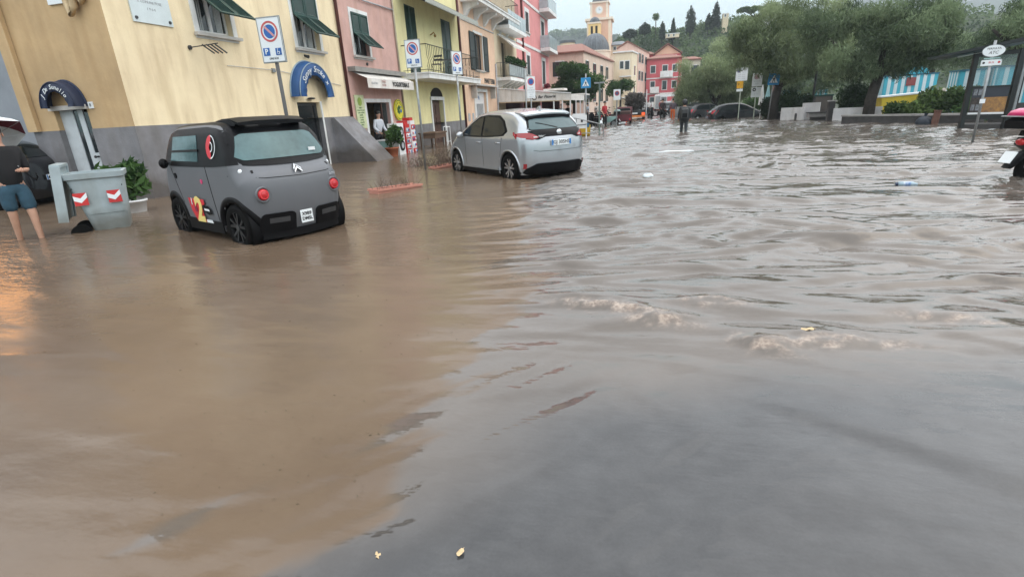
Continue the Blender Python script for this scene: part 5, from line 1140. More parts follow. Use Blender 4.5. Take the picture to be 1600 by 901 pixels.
for k in range(3): T_('8.00 - 24.00', .09, GRAYL, bd, 0, -.062, 2.83-.12*k)
ob = MB().bev(-.26, .14, -.06, -.04, 1.98, 2.43, .01).build('orange_plate', mat('sign_orange', (.80, .42, .02), .45), t_); T_('P', .2, INK, ob, -.14, -.062, 2.22); MB().bev(-.26, .14, -.06, -.04, 1.78, 1.94, .01).build('small_plate', SWHT, t_)
t_ = thing('parking_board', 'tall white parking board made of two plates, middle sign on the right side', 'sign', (6.55, 36.7, 0), R(-2)); MB().cyl((0, 0, GZ), (0, 0, 2.7), .035).build('pole', MATS['pale_post'], t_)
bd = MB().bev(-.28, .28, -.06, -.04, 1.98, 2.74, .01).build('upper_board', SWHT, t_); b = MB(); disc(b, .10, .15, -.062, -.03, 2.53, 24); disc(b, 0, .09, -.062, -.03, 2.53, 24); b.build('ring', mat('pale_ring_red', (.45, .28, .30), .5), bd); T_('ZONA 30', .09, GRAYL, bd, 0, -.062, 2.28); T_('0-24', .09, GRAYL, bd, 0, -.062, 2.14)
bd = MB().bev(-.28, .28, -.06, -.04, 1.36, 1.93, .01).build('lower_board', SWHT, t_); b = MB(); disc(b, .04, .10, -.062, -.12, 1.80, 24); b.build('symbol', INK, bd); T_('LOADING', .06, GRAYL, bd, .12, -.062, 1.82); T_('8 - 12', .1, GRAYL, bd, 0, -.062, 1.55)
# ================================================================ ITEMS ALONG THE LEFT
# waste container with its lid hanging open behind
BIN = mat('pale_blue_grey_bin', (.40, .48, .51), .5, var=.10, scale=4, bump=.08, streak=.18, tide=.38)
bn = thing('waste_container', 'pale blue grey waste container with red and white chevrons and hanging lid', 'bin', (-8.13, 6.24, GZ), R(46)); bn.scale = (1.1, 1, .95)
def loft(rects, m_name=None):
    b = MB(); vs = []; fs = []
    for (a, b_, c, d, z, r) in rects:
        for cx, cy, s0 in ((b_-r, d-r, 0), (a+r, d-r, 90), (a+r, c+r, 180), (b_-r, c+r, 270)):
            for k in range(5): an = R(s0+k*22.5); vs.append((cx+r*math.cos(an), cy+r*math.sin(an), z))
    n = 20
    for j in range(len(rects)-1):
        for i in range(n): fs.append((j*n+i, j*n+(i+1) % n, (j+1)*n+(i+1) % n, (j+1)*n+i))
    fs += [tuple(range(n-1, -1, -1))]; return b.add(vs, fs)
loft([(-.16, .24, -.26, .28, .08, .07), (-.30, .31, -.34, .34, .93, .08), (-.33, .34, -.37, .37, .95, .09), (-.34, .35, -.38, .38, 1.03, .09), (-.30, .31, -.34, .34, 1.03, .08), (-.2, .26, -.30, .30, .4, .06)]).build('container', BIN, bn, 2)
MB().box(-.27, .29, -.3, .3, .80, .82).build('rubbish', BLK, bn)
ld = MB().bev(-.50, -.44, -.33, .33, .30, 1.10, .02); ld.box(-.53, -.42, -.36, -.33, .28, 1.12).box(-.53, -.42, .33, .36, .28, 1.12).box(-.53, -.42, -.33, .33, 1.10, 1.14).xf(Matrix.Rotation(R(6), 4, 'Y')).build('lid', BIN, bn)
MB().cyl((-.42, -.34, 1.02), (-.42, .34, 1.02), .025).build('hinge', BLK, bn)
MB().cyl((-.30, -.30, .13), (-.30, -.22, .13), .12, n=20).build('wheel', RUB, bn); MB().cyl((-.30, .22, .13), (-.30, .30, .13), .12, n=20).build('wheel', RUB, bn)
def chev(x0):
    q = MB().box(x0, x0+.15, -.353, -.347, .52, .71); m_ = Matrix.Translation((0, 0, .6)) @ Matrix.Rotation(R(-5.5), 4, 'X') @ Matrix.Translation((0, -.0, -.6))
    o = q.xf(m_).build('reflective_panel', REDP, bn)
    b = MB(); b.add([tuple(m_ @ Vector(p)) for p in ((x0, -.356, .67), (x0+.075, -.356, .56), (x0+.15, -.356, .64), (x0+.15, -.356, .71), (x0+.075, -.356, .63), (x0, -.356, .60))], [(0, 5, 1, 4), (1, 2, 3, 4)] if 0 else [(0, 5, 1, 4), (4, 1, 2, 3)]); b.build('white_stripe', SWHT, o)
chev(-.27); chev(.10)
# green plant in a pot behind the container
def potplant(name, label, loc, pot, r, h, n, lm, size, seed, pr=.18, ph=.3):
    t_ = thing(name, label, 'plant', loc)
    MB().lathe([(pr*.7, 0), (pr, ph*.9), (pr*1.1, ph*.9), (pr*1.1, ph), (pr*.95, ph), (pr*.9, ph*.8)], n=18).build('pot', pot, t_, 1)
    b = MB()
    for k in range(7): a = k*.9; b.tube([(0, 0, ph*.8), (.4*r*math.cos(a), .4*r*math.sin(a), ph+h*.5), (.8*r*math.cos(a), .8*r*math.sin(a), ph+h*.85)], [.012, .009, .005], 5)
    b.build('stems', mat('green_stem', (.05, .09, .03), .7), t_)
    V_, F_, v_ = leaves([(gg.uniform(-r, r)*.6, gg.uniform(-r, r)*.6, ph+h*(.3+.6*gg.random()), r*.5, r*.5, h*.3) for k in range(8)], n, size, .38, .2, seed, .2)
    npmesh('leaves', V_, F_, lm, t_, False, [('v', 'FACE', v_)]); return t_
TER = mat('terracotta', (.42, .13, .06), .75, var=.1)
potplant('potted_plant', 'leafy green plant in a white pot behind the waste container', (-9.0, 7.45, GZ), WPL, .38, .62, 360, LFL, .24, 5, .2, .35)
potplant('potted_plant', 'big bushy plant in an orange terracotta pot by the yogurt shop door', (-9.15, 18.2, GZ), TER, .42, .70, 900, LFL, .16, 6, .24, .45)
# two terracotta trough planters afloat
def trough(label, loc, rz, L, seed, tilt, big):
    t_ = thing('planter_trough', label, 'planter', loc, rz, 'pink trough planters in the water'); t_.rotation_euler[1] = tilt
    PKT = mat('pink_terracotta', (.55, .25, .19), .7, var=.1)
    b = MB(); b.box(-L/2, L/2, -.14, -.115, 0, .17).box(-L/2, L/2, .115, .14, 0, .17).box(-L/2, -L/2+.025, -.115, .115, 0, .17).box(L/2-.025, L/2, -.115, .115, 0, .17).box(-L/2-.02, L/2+.02, -.165, -.14, .14, .18).box(-L/2-.02, L/2+.02, .14, .165, .14, .18)
    b.build('trough', PKT, t_); part('soil', mat('dark_soil', (.035, .02, .015), .9), t_, (-L/2+.025, L/2-.025, -.115, .115, .02, .13))
    b = MB(); g = random.Random(seed)
    for k in range(60 if big else 26):
        x = g.uniform(-L/2, L/2); p = [(x, g.uniform(-.08, .08), .12)]
        for j in range(3): p.append((p[-1][0]+g.uniform(-.09, .09), p[-1][1]+g.uniform(-.08, .08), p[-1][2]+g.uniform(.04, .15 if big else .11)))
        b.tube(p, [.006, .005, .003, .002], 3)
    b.build('dead_twigs', mat('dead_twigs', (.11, .075, .055), .9), t_)
trough('pink trough planter with a few bare twigs, floating right of the tiny grey car', (-4.86, 9.62, -.10), R(66), 1.12, 3, R(2), False)
trough('pink trough planter with bushy dead twigs, floating at the silver hatchback front wheel', (-5.35, 13.75, -.10), R(48), .85, 4, R(-4), True)
for (x, y, r, sd_, lb) in ((-6.3, 14.3, .40, 31, 'grey brown withered shrub just left of the twiggy trough planter'), (-5.9, 15.6, .48, 32, 'grey brown withered shrub behind the nose of the silver hatchback')):
    t_ = thing('withered_shrub', lb, 'shrub', (x, y, GZ)); g = random.Random(sd_); b = MB()
    for k in range(90):
        p = [(g.uniform(-.1, .1), g.uniform(-.1, .1), 0)]; d = Vector((g.gauss(0, 1), g.gauss(0, 1), g.uniform(.4, 1.3))).normalized()
        for j in range(3): d = (d+Vector((g.gauss(0, .3), g.gauss(0, .3), g.gauss(0, .25)))).normalized(); p.append(tuple(Vector(p[-1])+d*r*.42))
        b.tube(p, [.009, .006, .004, .002], 3)
    b.build('twigs', MATS['dead_twigs'], t_); V_, F_, v_ = leaves([(0, 0, r*.5, r*1.1, r*1.1, r*.55)], 420, .06, .5, 0, sd_); npmesh('leaves', V_, F_, leafmat('withered_leaves%d' % sd_, (.09, .075, .06), (.22, .19, .155)), t_, False, [('v', 'FACE', v_)])
# yogurt shop counter, vending racks, table and chairs
t_ = thing('ice_cream_counter', 'turquoise and white counter blocking the yogurt shop doorway', 'counter', (-9.85, 19.75, GZ)); TQ = mat('turquoise_panel', (.30, .48, .46), .45)
part('cabinet', TQ, t_, (-.2, .25, -1.05, .95, 0, .66)); part('counter_top', WPL, t_, (-.22, .28, -1.08, .98, .66, .70)); 
for k in range(4): part('front_panel', WPL, t_, (.252, .262, -.98+.48*k, -.55+.48*k, .32, .6))
def vendor(label, loc, w, h, m, inner_m, kind):
    t_ = thing('vending_rack', label, 'vending machine', loc, 0, 'vending racks outside the yogurt shop'); part('cabinet', m, t_, (-.2, .2, -w/2, w/2, 0, h))
    if kind == 0:
        for z in (h*.75, h*.36): MB().cyl((.2, 0, z), (.23, 0, z), w*.36, n=24).build('round_window', BLK, t_); MB().cyl((.231, 0, z), (.235, 0, z), w*.2, n=20).build('window_centre', GRAYL, t_)
    else:
        for k in range(5):
            o = MB().box(.2, .225, -w*.38, w*.38, .1+h*.17*k, .1+h*.17*k+h*.13).build('shelf_front', (inner_m, SWHT, inner_m, WPL, inner_m)[k], t_)
            for q in range(3): MB().ball((.235, -w*.25+w*.25*q, .1+h*.17*k+h*.06), (.02, w*.09, h*.04), 8, 5).build('capsule', (REDP, WPL, LIT)[(q+k) % 3], o)
        part('top_box', REDP, t_, (-.15, .15, -w*.4, w*.4, h, h+.12))
vendor('white rack with two round black windows, leftmost of the vending racks', (-9.3, 19.0, GZ), .55, 1.28, WPL, BLK, 0)
vendor('red and white capsule rack in the middle of the vending racks', (-9.3, 19.62, GZ), .42, 1.22, REDP, GRAYL, 1)
vendor('tallest red capsule rack, right end of the vending racks', (-9.3, 20.15, GZ), .40, 1.34, WPL, REDP, 1)
t_ = thing('wooden_table', 'brown wooden table in front of the brown arched door', 'table', (-9.1, 22.2, GZ)); part('tabletop', mat('brown_table', (.13, .075, .045), .6), t_, (-.4, .4, -.7, .7, .74, .80), (-.36, .36, -.66, .66, .55, .74))
for sx in (-.33, .33):
    for sy in (-.6, .6): part('leg', MATS['brown_table'], t_, (sx-.03, sx+.03, sy-.03, sy+.03, 0, .55))
for k, (x, y, lb) in enumerate(((-8.9, 23.6, 'thin pale metal stand right of the wooden table'), (-9.3, 24.3, 'second thin pale metal stand, nearer the brown door'))):
    t_ = thing('metal_stand', lb, 'stand', (x, y, GZ), 0, 'metal stands by the brown door'); b = MB()
    for s_ in (-.25, .25): b.tube([(0, s_, 0), (0, s_, .95)], .018, 6)
    b.tube([(0, -.25, .95), (0, .25, .95)], .018, 6).tube([(0, -.25, .3), (0, .25, .3)], .012, 6); b.build('tubes', WPL, t_)
# ================================================================ RESTAURANT TENT
tn = thing('restaurant_tent', 'long white restaurant tent with black lettering beyond the silver hatchback', 'tent', (-8, 42, 0), world=True)
TX, TY0, TY1, ZT, ZB = -5.05, 37.75, 46.0, 2.24, 1.84
b = MB()
b.add([(FX, TY0, 2.85), (FX, TY1, 2.85), (TX, TY1, ZT), (TX, TY0, ZT)], [(0, 1, 2, 3)])
b.build('canvas_roof', CAN, tn, fix=False)
n = 5
for k in range(n):
    xa_, xb_ = FX+(TX-FX)*k/n, FX+(TX-FX)*(k+1)/n; za_, zb_ = 2.85+(ZT-2.85)*k/n, 2.85+(ZT-2.85)*(k+1)/n; q0, q1 = 1.98-.14*k/n, 1.98-.14*(k+1)/n
    MB().add([(xa_+.01, TY0-.03, q0), (xb_-.01, TY0-.03, q1), (xb_-.01, TY0-.03, zb_), (xa_+.01, TY0-.03, za_), (xa_+.01, TY0, q0), (xb_-.01, TY0, q1), (xb_-.01, TY0, zb_), (xa_+.01, TY0, za_)], [(0, 1, 2, 3), (7, 6, 5, 4), (0, 4, 5, 1), (1, 5, 6, 2), (2, 6, 7, 3), (3, 7, 4, 0)]).build('valance_panel', CAN, tn)
MB().add([(FX, TY0-.10, 2.88), (TX, TY0-.10, ZT+.02), (TX, TY0+.02, ZT+.02), (FX, TY0+.02, 2.88), (FX, TY0-.10, 2.94), (TX, TY0-.10, ZT+.09), (TX, TY0+.02, ZT+.09), (FX, TY0+.02, 2.94)], [(0, 3, 2, 1), (4, 5, 6, 7), (0, 1, 5, 4), (1, 2, 6, 5), (2, 3, 7, 6), (3, 0, 4, 7)]).build('eave_tube', WPL, tn)
MB().add([(FX, TY0-.05, 1.92), (TX, TY0-.05, 1.80), (TX, TY0+.02, 1.80), (FX, TY0+.02, 1.92), (FX, TY0-.05, 1.98), (TX, TY0-.05, 1.85), (TX, TY0+.02, 1.85), (FX, TY0+.02, 1.98)], [(0, 3, 2, 1), (4, 5, 6, 7), (0, 1, 5, 4), (1, 2, 6, 5), (2, 3, 7, 6), (3, 0, 4, 7)]).build('valance_trim', mat('tan_trim', (.45, .33, .2), .7), tn)
T_('Bar Pizzeria', .26, INK, tn, -6.75, TY0-.05, 2.16, shear=.3, bold=.006)
b = MB(); b.lathe([(.12, 0), (.17, 0), (.17, .01), (.12, .01)], (-7.62, TY0-.05, 2.14), 'y', 24); b.build('ring_logo', INK, tn)
for x in (-6.25, -5.65, -5.1): part('tent_post', WPL, tn, (x-.04, x+.04, TY0-.06, TY0+.02, GZ, 1.84))
for k in range(3): part('side_valance', CAN, tn, (TX-.015, TX+.015, TY0+.02+2.75*k, TY0+2.73+2.75*k, ZB, ZT))
for y in (40.5, 43.2, 45.95): part('tent_post', WPL, tn, (TX-.05, TX+.04, y-.04, y+.04, GZ, ZB))
part('back_wall_cloth', mat('wine_red_cloth', (.10, .02, .028), .8), tn, (-8.4, -6.9, 44.5, 44.6, GZ, 1.95), (FX+.02, FX+.06, 40, 46, GZ, 2.9)); part('mural', mat('orange_mural', (.55, .25, .08), .6, var=.45, scale=4, c2=(.12, .05, .03)), tn, (-9.9, -8.5, 44.5, 44.6, .3, 2.0)); part('floor_counter', DMET, tn, (-9.6, -6.6, 44.2, 44.4, GZ, .7))
part('upper_awning', CAN, tn, (-8.3, -6.6, 45, 47, 2.75, 2.9))
t_ = thing('green_awning', 'dark green and white awning at the far end of the white tent', 'awning', (-5.3, 46.9, 0)); part('roof', CAN, t_, (-1.6, .3, -.8, 3.2, 2.30, 2.42)); part('valance', GRN2, t_, (.27, .31, -.8, 3.2, 2.0, 2.3)); 
for y in (.6, 3.1): part('post', WPL, t_, (.2, .27, y-.04, y+.04, GZ, 2.0))
# terrace people (seated, far and small) and chairs
def white_chair(label, loc, rz, grp='white plastic chairs behind the silver hatchback'):
    t_ = thing('plastic_chair', label, 'chair', loc, rz, grp)
    MB().bev(-.24, .24, -.22, .24, .42, .46, .02).build('seat', WPL, t_); b = MB().bev(-.23, .23, .22, .26, .5, .92, .02); b.xf(Matrix.Rotation(R(-6), 4, 'X')).build('backrest', WPL, t_)
    for sx in (-.21, .21):
        for sy in (-.19, .21): MB().tube([(sx, sy, .43), (sx*1.15, sy*1.15, 0)], [.025, .02], 6).build('leg', WPL, t_)
        MB().tube([(sx*1.15, -.2, .43), (sx*1.15, -.2, .66), (sx*1.1, .22, .68)], .02, 6).build('armrest', WPL, t_)
    return t_
white_chair('white plastic chair tipped against the railing, left of the pair by the car roof', (-4.3, 22.6, .12), R(150)); white_chair('white plastic chair right of the pair by the car roof', (-3.75, 22.7, .12), R(195))
rl = thing('street_railing', 'low metal railing around the terrace kerb behind the silver hatchback', 'railing', (-3, 23.5, 0), world=True)
MB().tube([(-5.5, 22.0, .95), (-2.75, 22.1, .95), (-1.75, 23.4, .6)], .022, 6).build('top_rail', MET, rl)
for x, y, h in ((-5.5, 22.0, .95), (-4.1, 22.05, .95), (-2.75, 22.1, .95), (-1.75, 23.4, .6)): MB().tube([(x, y, GZ), (x, y, h)], .022, 6).build('post', MET, rl)
MB().tube([(-2.75, 22.1, .35), (-1.75, 23.4, .3)], .014, 6).build('lower_rail', MET, rl)
kb = MB().bev(-2.85, -1.65, 22.15, 24.6, GZ, .10, .03).build('kerb_island', mat('kerb_stone', (.20, .17, .16), .8, var=.2, scale=5, bump=.3)); tag(kb, kind='structure')
t_ = thing('folding_board', 'white folding A-board standing on the kerb island', 'sign', (-2.72, 22.75, .10), R(4)); 
for s_ in (-1, 1): part('leg', WPL, t_, (s_*.30-.025, s_*.30+.025, -.02, .02, 0, .95))
bd = MB().bev(-.28, .28, -.03, .0, .42, 1.02, .03).build('board', WPL, t_); MB().ball((.12, -.035, .72), (.05, .01, .06), 8, 6).build('print_mark', INK, bd); MB().tube([(-.3, -.04, .62), (0, -.05, .56), (.32, -.04, .58)], .012, 5).build('strap', BLK, t_)
t_ = thing('yellow_dinghy', 'yellow plastic dinghy shell tilted behind the folding board', 'boat', (-3.3, 24.6, GZ), R(0))
b = MB(); vs = []; secs = ((-.75, .12, .62, .30), (-.45, .30, .55, .12), (0, .36, .52, .08), (.5, .34, .58, .1), (.85, .30, .70, .2))
for x, hw, zt, zb in secs: vs += [(x, -hw, zt), (x, -hw*.8, (zt+zb)/2-.02), (x, 0, zb), (x, hw*.8, (zt+zb)/2-.02), (x, hw, zt)]
b.add(vs, [(i*5+j, i*5+j+1, i*5+j+6, i*5+j+5) for i in range(4) for j in range(4)]+[(4, 3, 2, 1, 0), (20, 21, 22, 23, 24)]); b.build('hull', mat('dinghy_yellow', (.70, .45, .03), .4), t_, 1); part('rim', mat('blue_band', (.03, .15, .28), .5), t_, (-.7, .85, -.38, -.33, .62, .80))
t_ = thing('terrace_plant', 'dark green potted shrub behind the railing next to the tent', 'plant', (-3.9, 27, GZ)); MB().lathe([(.15, 0), (.2, .35), (.17, .35)], n=14).build('pot', BLK, t_); V_, F_, v_ = leaves([(0, 0, .8, .3, .3, .5)], 500, .12, .4, 0, 55); npmesh('leaves', V_, F_, LFL, t_, False, [('v', 'FACE', v_)])
# ================================================================ PEOPLE
def skinobj(name, joints, bones, m, parent, sub=1, root=0):
    me = bpy.data.meshes.new(name); me.from_pydata([j[0] for j in joints], bones, []); me.materials.append(m)
    o = bpy.data.objects.new(name, me); col.objects.link(o); o.parent = parent
    md = o.modifiers.new('skin', 'SKIN'); md.use_smooth_shade = True
    for i, (p, r) in enumerate(joints):
        sv = me.skin_vertices[0].data[i] if me.skin_vertices else None
        if sv is None: break
        rr = r if isinstance(r, tuple) else (r, r); sv.radius = rr; sv.use_root = (i == root)
    if sub: s_ = o.modifiers.new('sub', 'SUBSURF'); s_.levels = sub; s_.render_levels = sub
    return o
def ensure_skin(me):
    if not me.skin_vertices:
        pass
def person(label, loc, rz, P, top, bottom, hair, shoe=None, sleeves=1.0, group=None, hands=False, trousers=1.0, skinm=None, sc_=1.0, jacket=None):
    """P: joint dict; body is one skinned surface, clothes are fitted shells around the same joints"""
    t_ = thing('person', label, 'person', loc, rz, group); t_.scale = (sc_, sc_, sc_); sk = skinm or SKIN
    J = [(P['pelvis'], (.13, .10)), (P['waist'], (.12, .09)), (P['chest'], (.15, .10)), (P['neck0'], (.06, .06)), (P['neck1'], (.05, .05)), (P['head'], (.085, .095)), (P['crown'], (.07, .08))]
    B = [(0, 1), (1, 2), (2, 3), (3, 4), (4, 5), (5, 6)]
    for s_ in ('l', 'r'):
        i = len(J); J += [(P['sh'+s_], .055), (P['el'+s_], .04), (P['wr'+s_], .026), (P['ha'+s_], (.035, .018))]; B += [(2, i), (i, i+1), (i+1, i+2), (i+2, i+3)]
        i = len(J); J += [(P['hip'+s_], .085), (P['kn'+s_], .058), (P['an'+s_], .036), (P['to'+s_], (.035, .03))]; B += [(0, i), (i, i+1), (i+1, i+2), (i+2, i+3)]
    body = skinobj('body', J, B, sk, t_, 1)
    def shell(nm, js, bs, m): return skinobj(nm, js, bs, m, t_, 1)
    Lp = lambda a, b, q: tuple(a[k]+(b[k]-a[k])*q for k in range(3))
    if top is not None:
        J = [(Lp(P['pelvis'], P['waist'], -.7), (.18, .145)), (P['waist'], (.165, .135)), (P['chest'], (.20, .145)), (Lp(P['chest'], P['neck0'], .95), (.10, .09))]; B = [(0, 1), (1, 2), (2, 3)]
        for s_ in ('l', 'r'):
            i = len(J); J += [(P['sh'+s_], .08)]; B += [(2, i)]
            if sleeves > .4: J += [(P['el'+s_], .06)]; B += [(i, i+1)]
            else: J += [(Lp(P['sh'+s_], P['el'+s_], .6), .066)]; B += [(i, i+1)]
            if sleeves > .8: J += [(Lp(P['el'+s_], P['wr'+s_], .92), .042)]; B += [(i+1, i+2)]
        shell('shirt' if sleeves < .8 else 'jacket', J, B, top)
    if bottom is not None:
        J = [(Lp(P['pelvis'], P['waist'], .55), (.16, .13)), (P['pelvis'], (.175, .145))]; B = [(0, 1)]
        for s_ in ('l', 'r'):
            i = len(J); J += [(P['hip'+s_], .115)]; B += [(1, i)]
            if trousers < .7: J += [(Lp(P['hip'+s_], P['kn'+s_], .92), .095)]; B += [(i, i+1)]
            else: J += [(P['kn'+s_], .078), (Lp(P['kn'+s_], P['an'+s_], .92), .06)]; B += [(i, i+1), (i+1, i+2)]
        shell('trousers' if trousers > .7 else 'shorts', J, B, bottom)
    h = Vector(P['head']); c_ = Vector(P['crown'])
    hb = MB().ball(tuple(h+(c_-h)*.75+Vector((0, .022, .012))), (.093, .105, .088), 14, 9).build('hair', hair, t_, 1)
    f = MB(); fy = h.y-.088
    for s_ in (-1, 1): f.ball((h.x+s_*.031, fy+.012, h.z+.018), (.013, .01, .008), 8, 5)
    f.build('eyes', INK, t_); MB().ball((h.x, fy-.002, h.z-.008), (.013, .02, .022), 8, 6).build('nose', sk, t_, 1)
    MB().ball((h.x, fy+.008, h.z-.045), (.024, .008, .006), 8, 5).build('mouth', mat('lips', (.35, .10, .09), .5), t_)
    for s_ in (-1, 1): MB().ball((h.x+s_*.086, h.y+.004, h.z), (.012, .02, .03), 8, 6).build('ear', sk, t_, 1)
    for s_ in ('l', 'r'):
        w_ = Vector(P['wr'+s_]); hh = Vector(P['ha'+s_]); d = (hh-w_).normalized(); sd_ = d.cross(Vector((0, 1, 0)) if abs(d.y) < .8 else Vector((0, 0, 1))).normalized(); nn = d.cross(sd_)
        if hands:
            for k in range(4):
                a = hh+sd_*(.027-.018*k); L = (.030, .036, .034, .026)[k]; skinobj('finger', [(tuple(a-d*.02), .0095), (tuple(a+d*L*.6), .009), (tuple(a+d*L+nn*.022), .008), (tuple(a+d*L*.7+nn*.046), .007)], [(0, 1), (1, 2), (2, 3)], sk, t_, 1)
            a = w_+(hh-w_)*.55+sd_*.03; skinobj('thumb', [(tuple(a), .011), (tuple(a+sd_*.022+d*.028+nn*.01), .0105), (tuple(a+sd_*.02+d*.05+nn*.03), .009)], [(0, 1), (1, 2)], sk, t_, 1)
        else:
            for k in range(4): a = hh+sd_*(.024-.016*k); MB().tube([tuple(a), tuple(a+d*.035+nn*.004), tuple(a+d*.06+nn*.018)], [.009, .008, .006], 5).build('finger', sk, t_)
            a = w_+(hh-w_)*.5+sd_*.025; MB().tube([tuple(a), tuple(a+sd_*.02+d*.03), tuple(a+sd_*.02+d*.05)], [.01, .009, .007], 5).build('thumb', sk, t_)
        if shoe:
            an = Vector(P['an'+s_]); to = Vector(P['to'+s_]); MB().ball(tuple((an+to)*.5+Vector((0, 0, -.01))), (.05, .13, .05), 12, 7).build('shoe', shoe, t_, 1)
    return t_
def pose(step=0.0, lean=0.0, armL=None, armR=None, hipx=.09):
    P = dict(pelvis=(0, 0, .95), waist=(0, -.01-lean*.3, 1.10), chest=(0, -.01-lean, 1.34), neck0=(0, -lean*1.1, 1.46), neck1=(0, -.01-lean*1.2, 1.52), head=(0, -.02-lean*1.3, 1.62), crown=(0, -.01-lean*1.3, 1.70),
             shl=(.18, -lean, 1.40), shr=(-.18, -lean, 1.40), hipl=(hipx, 0, .88), hipr=(-hipx, 0, .88))
    P['ell'] = (.25, .03-lean, 1.13); P['wrl'] = (.25, -.08-lean, .90); P['hal'] = (.24, -.12-lean, .83)
    P['elr'] = (-.25, .03-lean, 1.13); P['wrr'] = (-.25, -.08-lean, .90); P['har'] = (-.24, -.12-lean, .83)
    P['knl'] = (.10, -.05-step*.5, .50); P['anl'] = (.10, -step, .09); P['tol'] = (.11, -.13-step, .04)
    P['knr'] = (-.10, -.03+step*.35, .50); P['anr'] = (-.10, step, .10); P['tor'] = (-.11, -.12+step, .04)
    if armL: P['ell'], P['wrl'], P['hal'] = armL
    if armR: P['elr'], P['wrr'], P['har'] = armR
    return P
BLT = mat('black_fabric', (.010, .010, .012), .85, var=.1); DNM = mat('blue_denim', (.03, .085, .13), .85, var=.2, scale=9, bump=.2, bscale=90); HBR = mat('brown_hair', (.05, .028, .018), .7); HBK = mat('black_hair', (.01, .009, .008), .6)
# woman with umbrella at the left edge: faces right in the picture (+X), forearm forward at waist height
wm_ = person('woman in black top and denim shorts wading with an umbrella at the left edge', (-8.62, 5.42, GZ), R(90-20), pose(.10, .02, armL=((.22, -.02, 1.12), (.10, -.30, 1.13), (.07, -.37, 1.15)), armR=((-.26, .06, 1.13), (-.27, .02, .90), (-.27, -.01, .83))), BLT, DNM, HBR, mat('flip_flop', (.05, .05, .05), .6), .5, None, True, .5, sc_=.97)
um = thing('umbrella', 'maroon and white umbrella with a hooked black handle at the left edge', 'umbrella', (-8.40, 5.50, GZ+1.06), 0)
ax = Vector((-.52, -.10, .62)).normalized(); tip = ax*.84
MB().tube([(0, 0, 0), tuple(tip*1.05)], .006, 8).build('shaft', MET, um)
MB().tube([tuple(ax*.10), (0, 0, 0), tuple(-ax*.08), tuple(-ax*.13+Vector((.05, 0, -.01))), tuple(-ax*.12+Vector((.10, 0, .02))), tuple(-ax*.07+Vector((.125, 0, .04)))], .011, 8).build('handle', BLK, um, 1)
a_ = ax.orthogonal().normalized(); b_ = ax.cross(a_)
MAR = mat('maroon_fabric', (.16, .008, .03), .6); UWH = mat('white_umbrella_fabric', (.74, .78, .80), .6)
for k in range(8):
    mb2 = MB(); vs = []; n1, n2 = 6, 6
    for i in range(n1+1):
        u = i/n1
        for j in range(n2+1):
            a = 2*math.pi*(k+j/n2)/8; sag = 1-.07*math.sin(math.pi*j/n2)*u; r_ = .46*math.sin(u*1.25)/math.sin(1.25)*sag
            vs.append(tuple(tip-ax*(.30*(1-math.cos(u*1.25))/(1-math.cos(1.25)))+(a_*math.cos(a)+b_*math.sin(a))*r_))
    mb2.add(vs, [(i*(n2+1)+j, i*(n2+1)+j+1, (i+1)*(n2+1)+j+1, (i+1)*(n2+1)+j) for i in range(n1) for j in range(n2)]); mb2.build('canopy_panel', (MAR, UWH)[k % 2], um, 1)
    a = 2*math.pi*k/8; MB().tube([tuple(tip*.72), tuple(tip-ax*.30+(a_*math.cos(a)+b_*math.sin(a))*.44)], .003, 4).build('rib', MET, um)
# shop keeper
person('shopkeeper in a white shirt leaning over the counter in the yogurt shop doorway', (-10.25, 19.35, GZ), R(75), pose(0, .10, armL=((.27, -.10, 1.15), (.20, -.30, .98), (.18, -.36, .92)), armR=((-.27, -.10, 1.15), (-.20, -.30, .98), (-.18, -.36, .92))), mat('white_shirt', (.62, .66, .72), .8), BLT, HBK, BLT, 1.0, None, True)
# wader seen from behind, walking away
rc = mat('dark_raincoat', (.016, .020, .024), .5, var=.2, scale=6)
wd = person('walker in a dark hooded raincoat with a backpack, wading down the middle of the street', (1.68, 25.7, GZ-.12), R(178), pose(.14, .04), rc, mat('dark_waders', (.03, .038, .045), .6), HBK, BLK, 1.0, sc_=.95)
skinobj('raincoat_skirt', [((0, 0, .72), (.30, .24)), ((0, 0, 1.0), (.26, .21)), ((0, -.03, 1.33), (.29, .20)), ((0, -.05, 1.48), (.13, .13))], [(0, 1), (1, 2), (2, 3)], rc, wd)
MB().ball((0, -.05, 1.65), (.125, .13, .15), 14, 10).build('hood', rc, wd, 1)
bp = thing('backpack', 'small dark backpack on the back of the wading walker', 'backpack', (1.68, 25.50, -.06), R(178)); MB().bev(-.15, .15, -.06, .10, .72, 1.12, .04).build('bag', mat('backpack_grey', (.045, .048, .05), .7), bp); part('pocket', BLK, bp, (-.10, .10, .10, .13, .75, .92))
ORW = mat('orange_waders', (.75, .16, .03), .6)
person('person in dark jacket and bright orange trousers beyond the hooded walker', (2.15, 47.0, GZ-.05), R(180), pose(.1, 0), mat('grey_purple_jacket', (.10, .08, .10), .7), ORW, HBK, ORW, 1.0)
person('person all in dark clothes left of the one in orange trousers', (1.35, 48.2, GZ), R(200), pose(.12, 0), mat('dark_maroon_jacket', (.035, .02, .025), .7), BLT, HBK, BLK, 1.0)
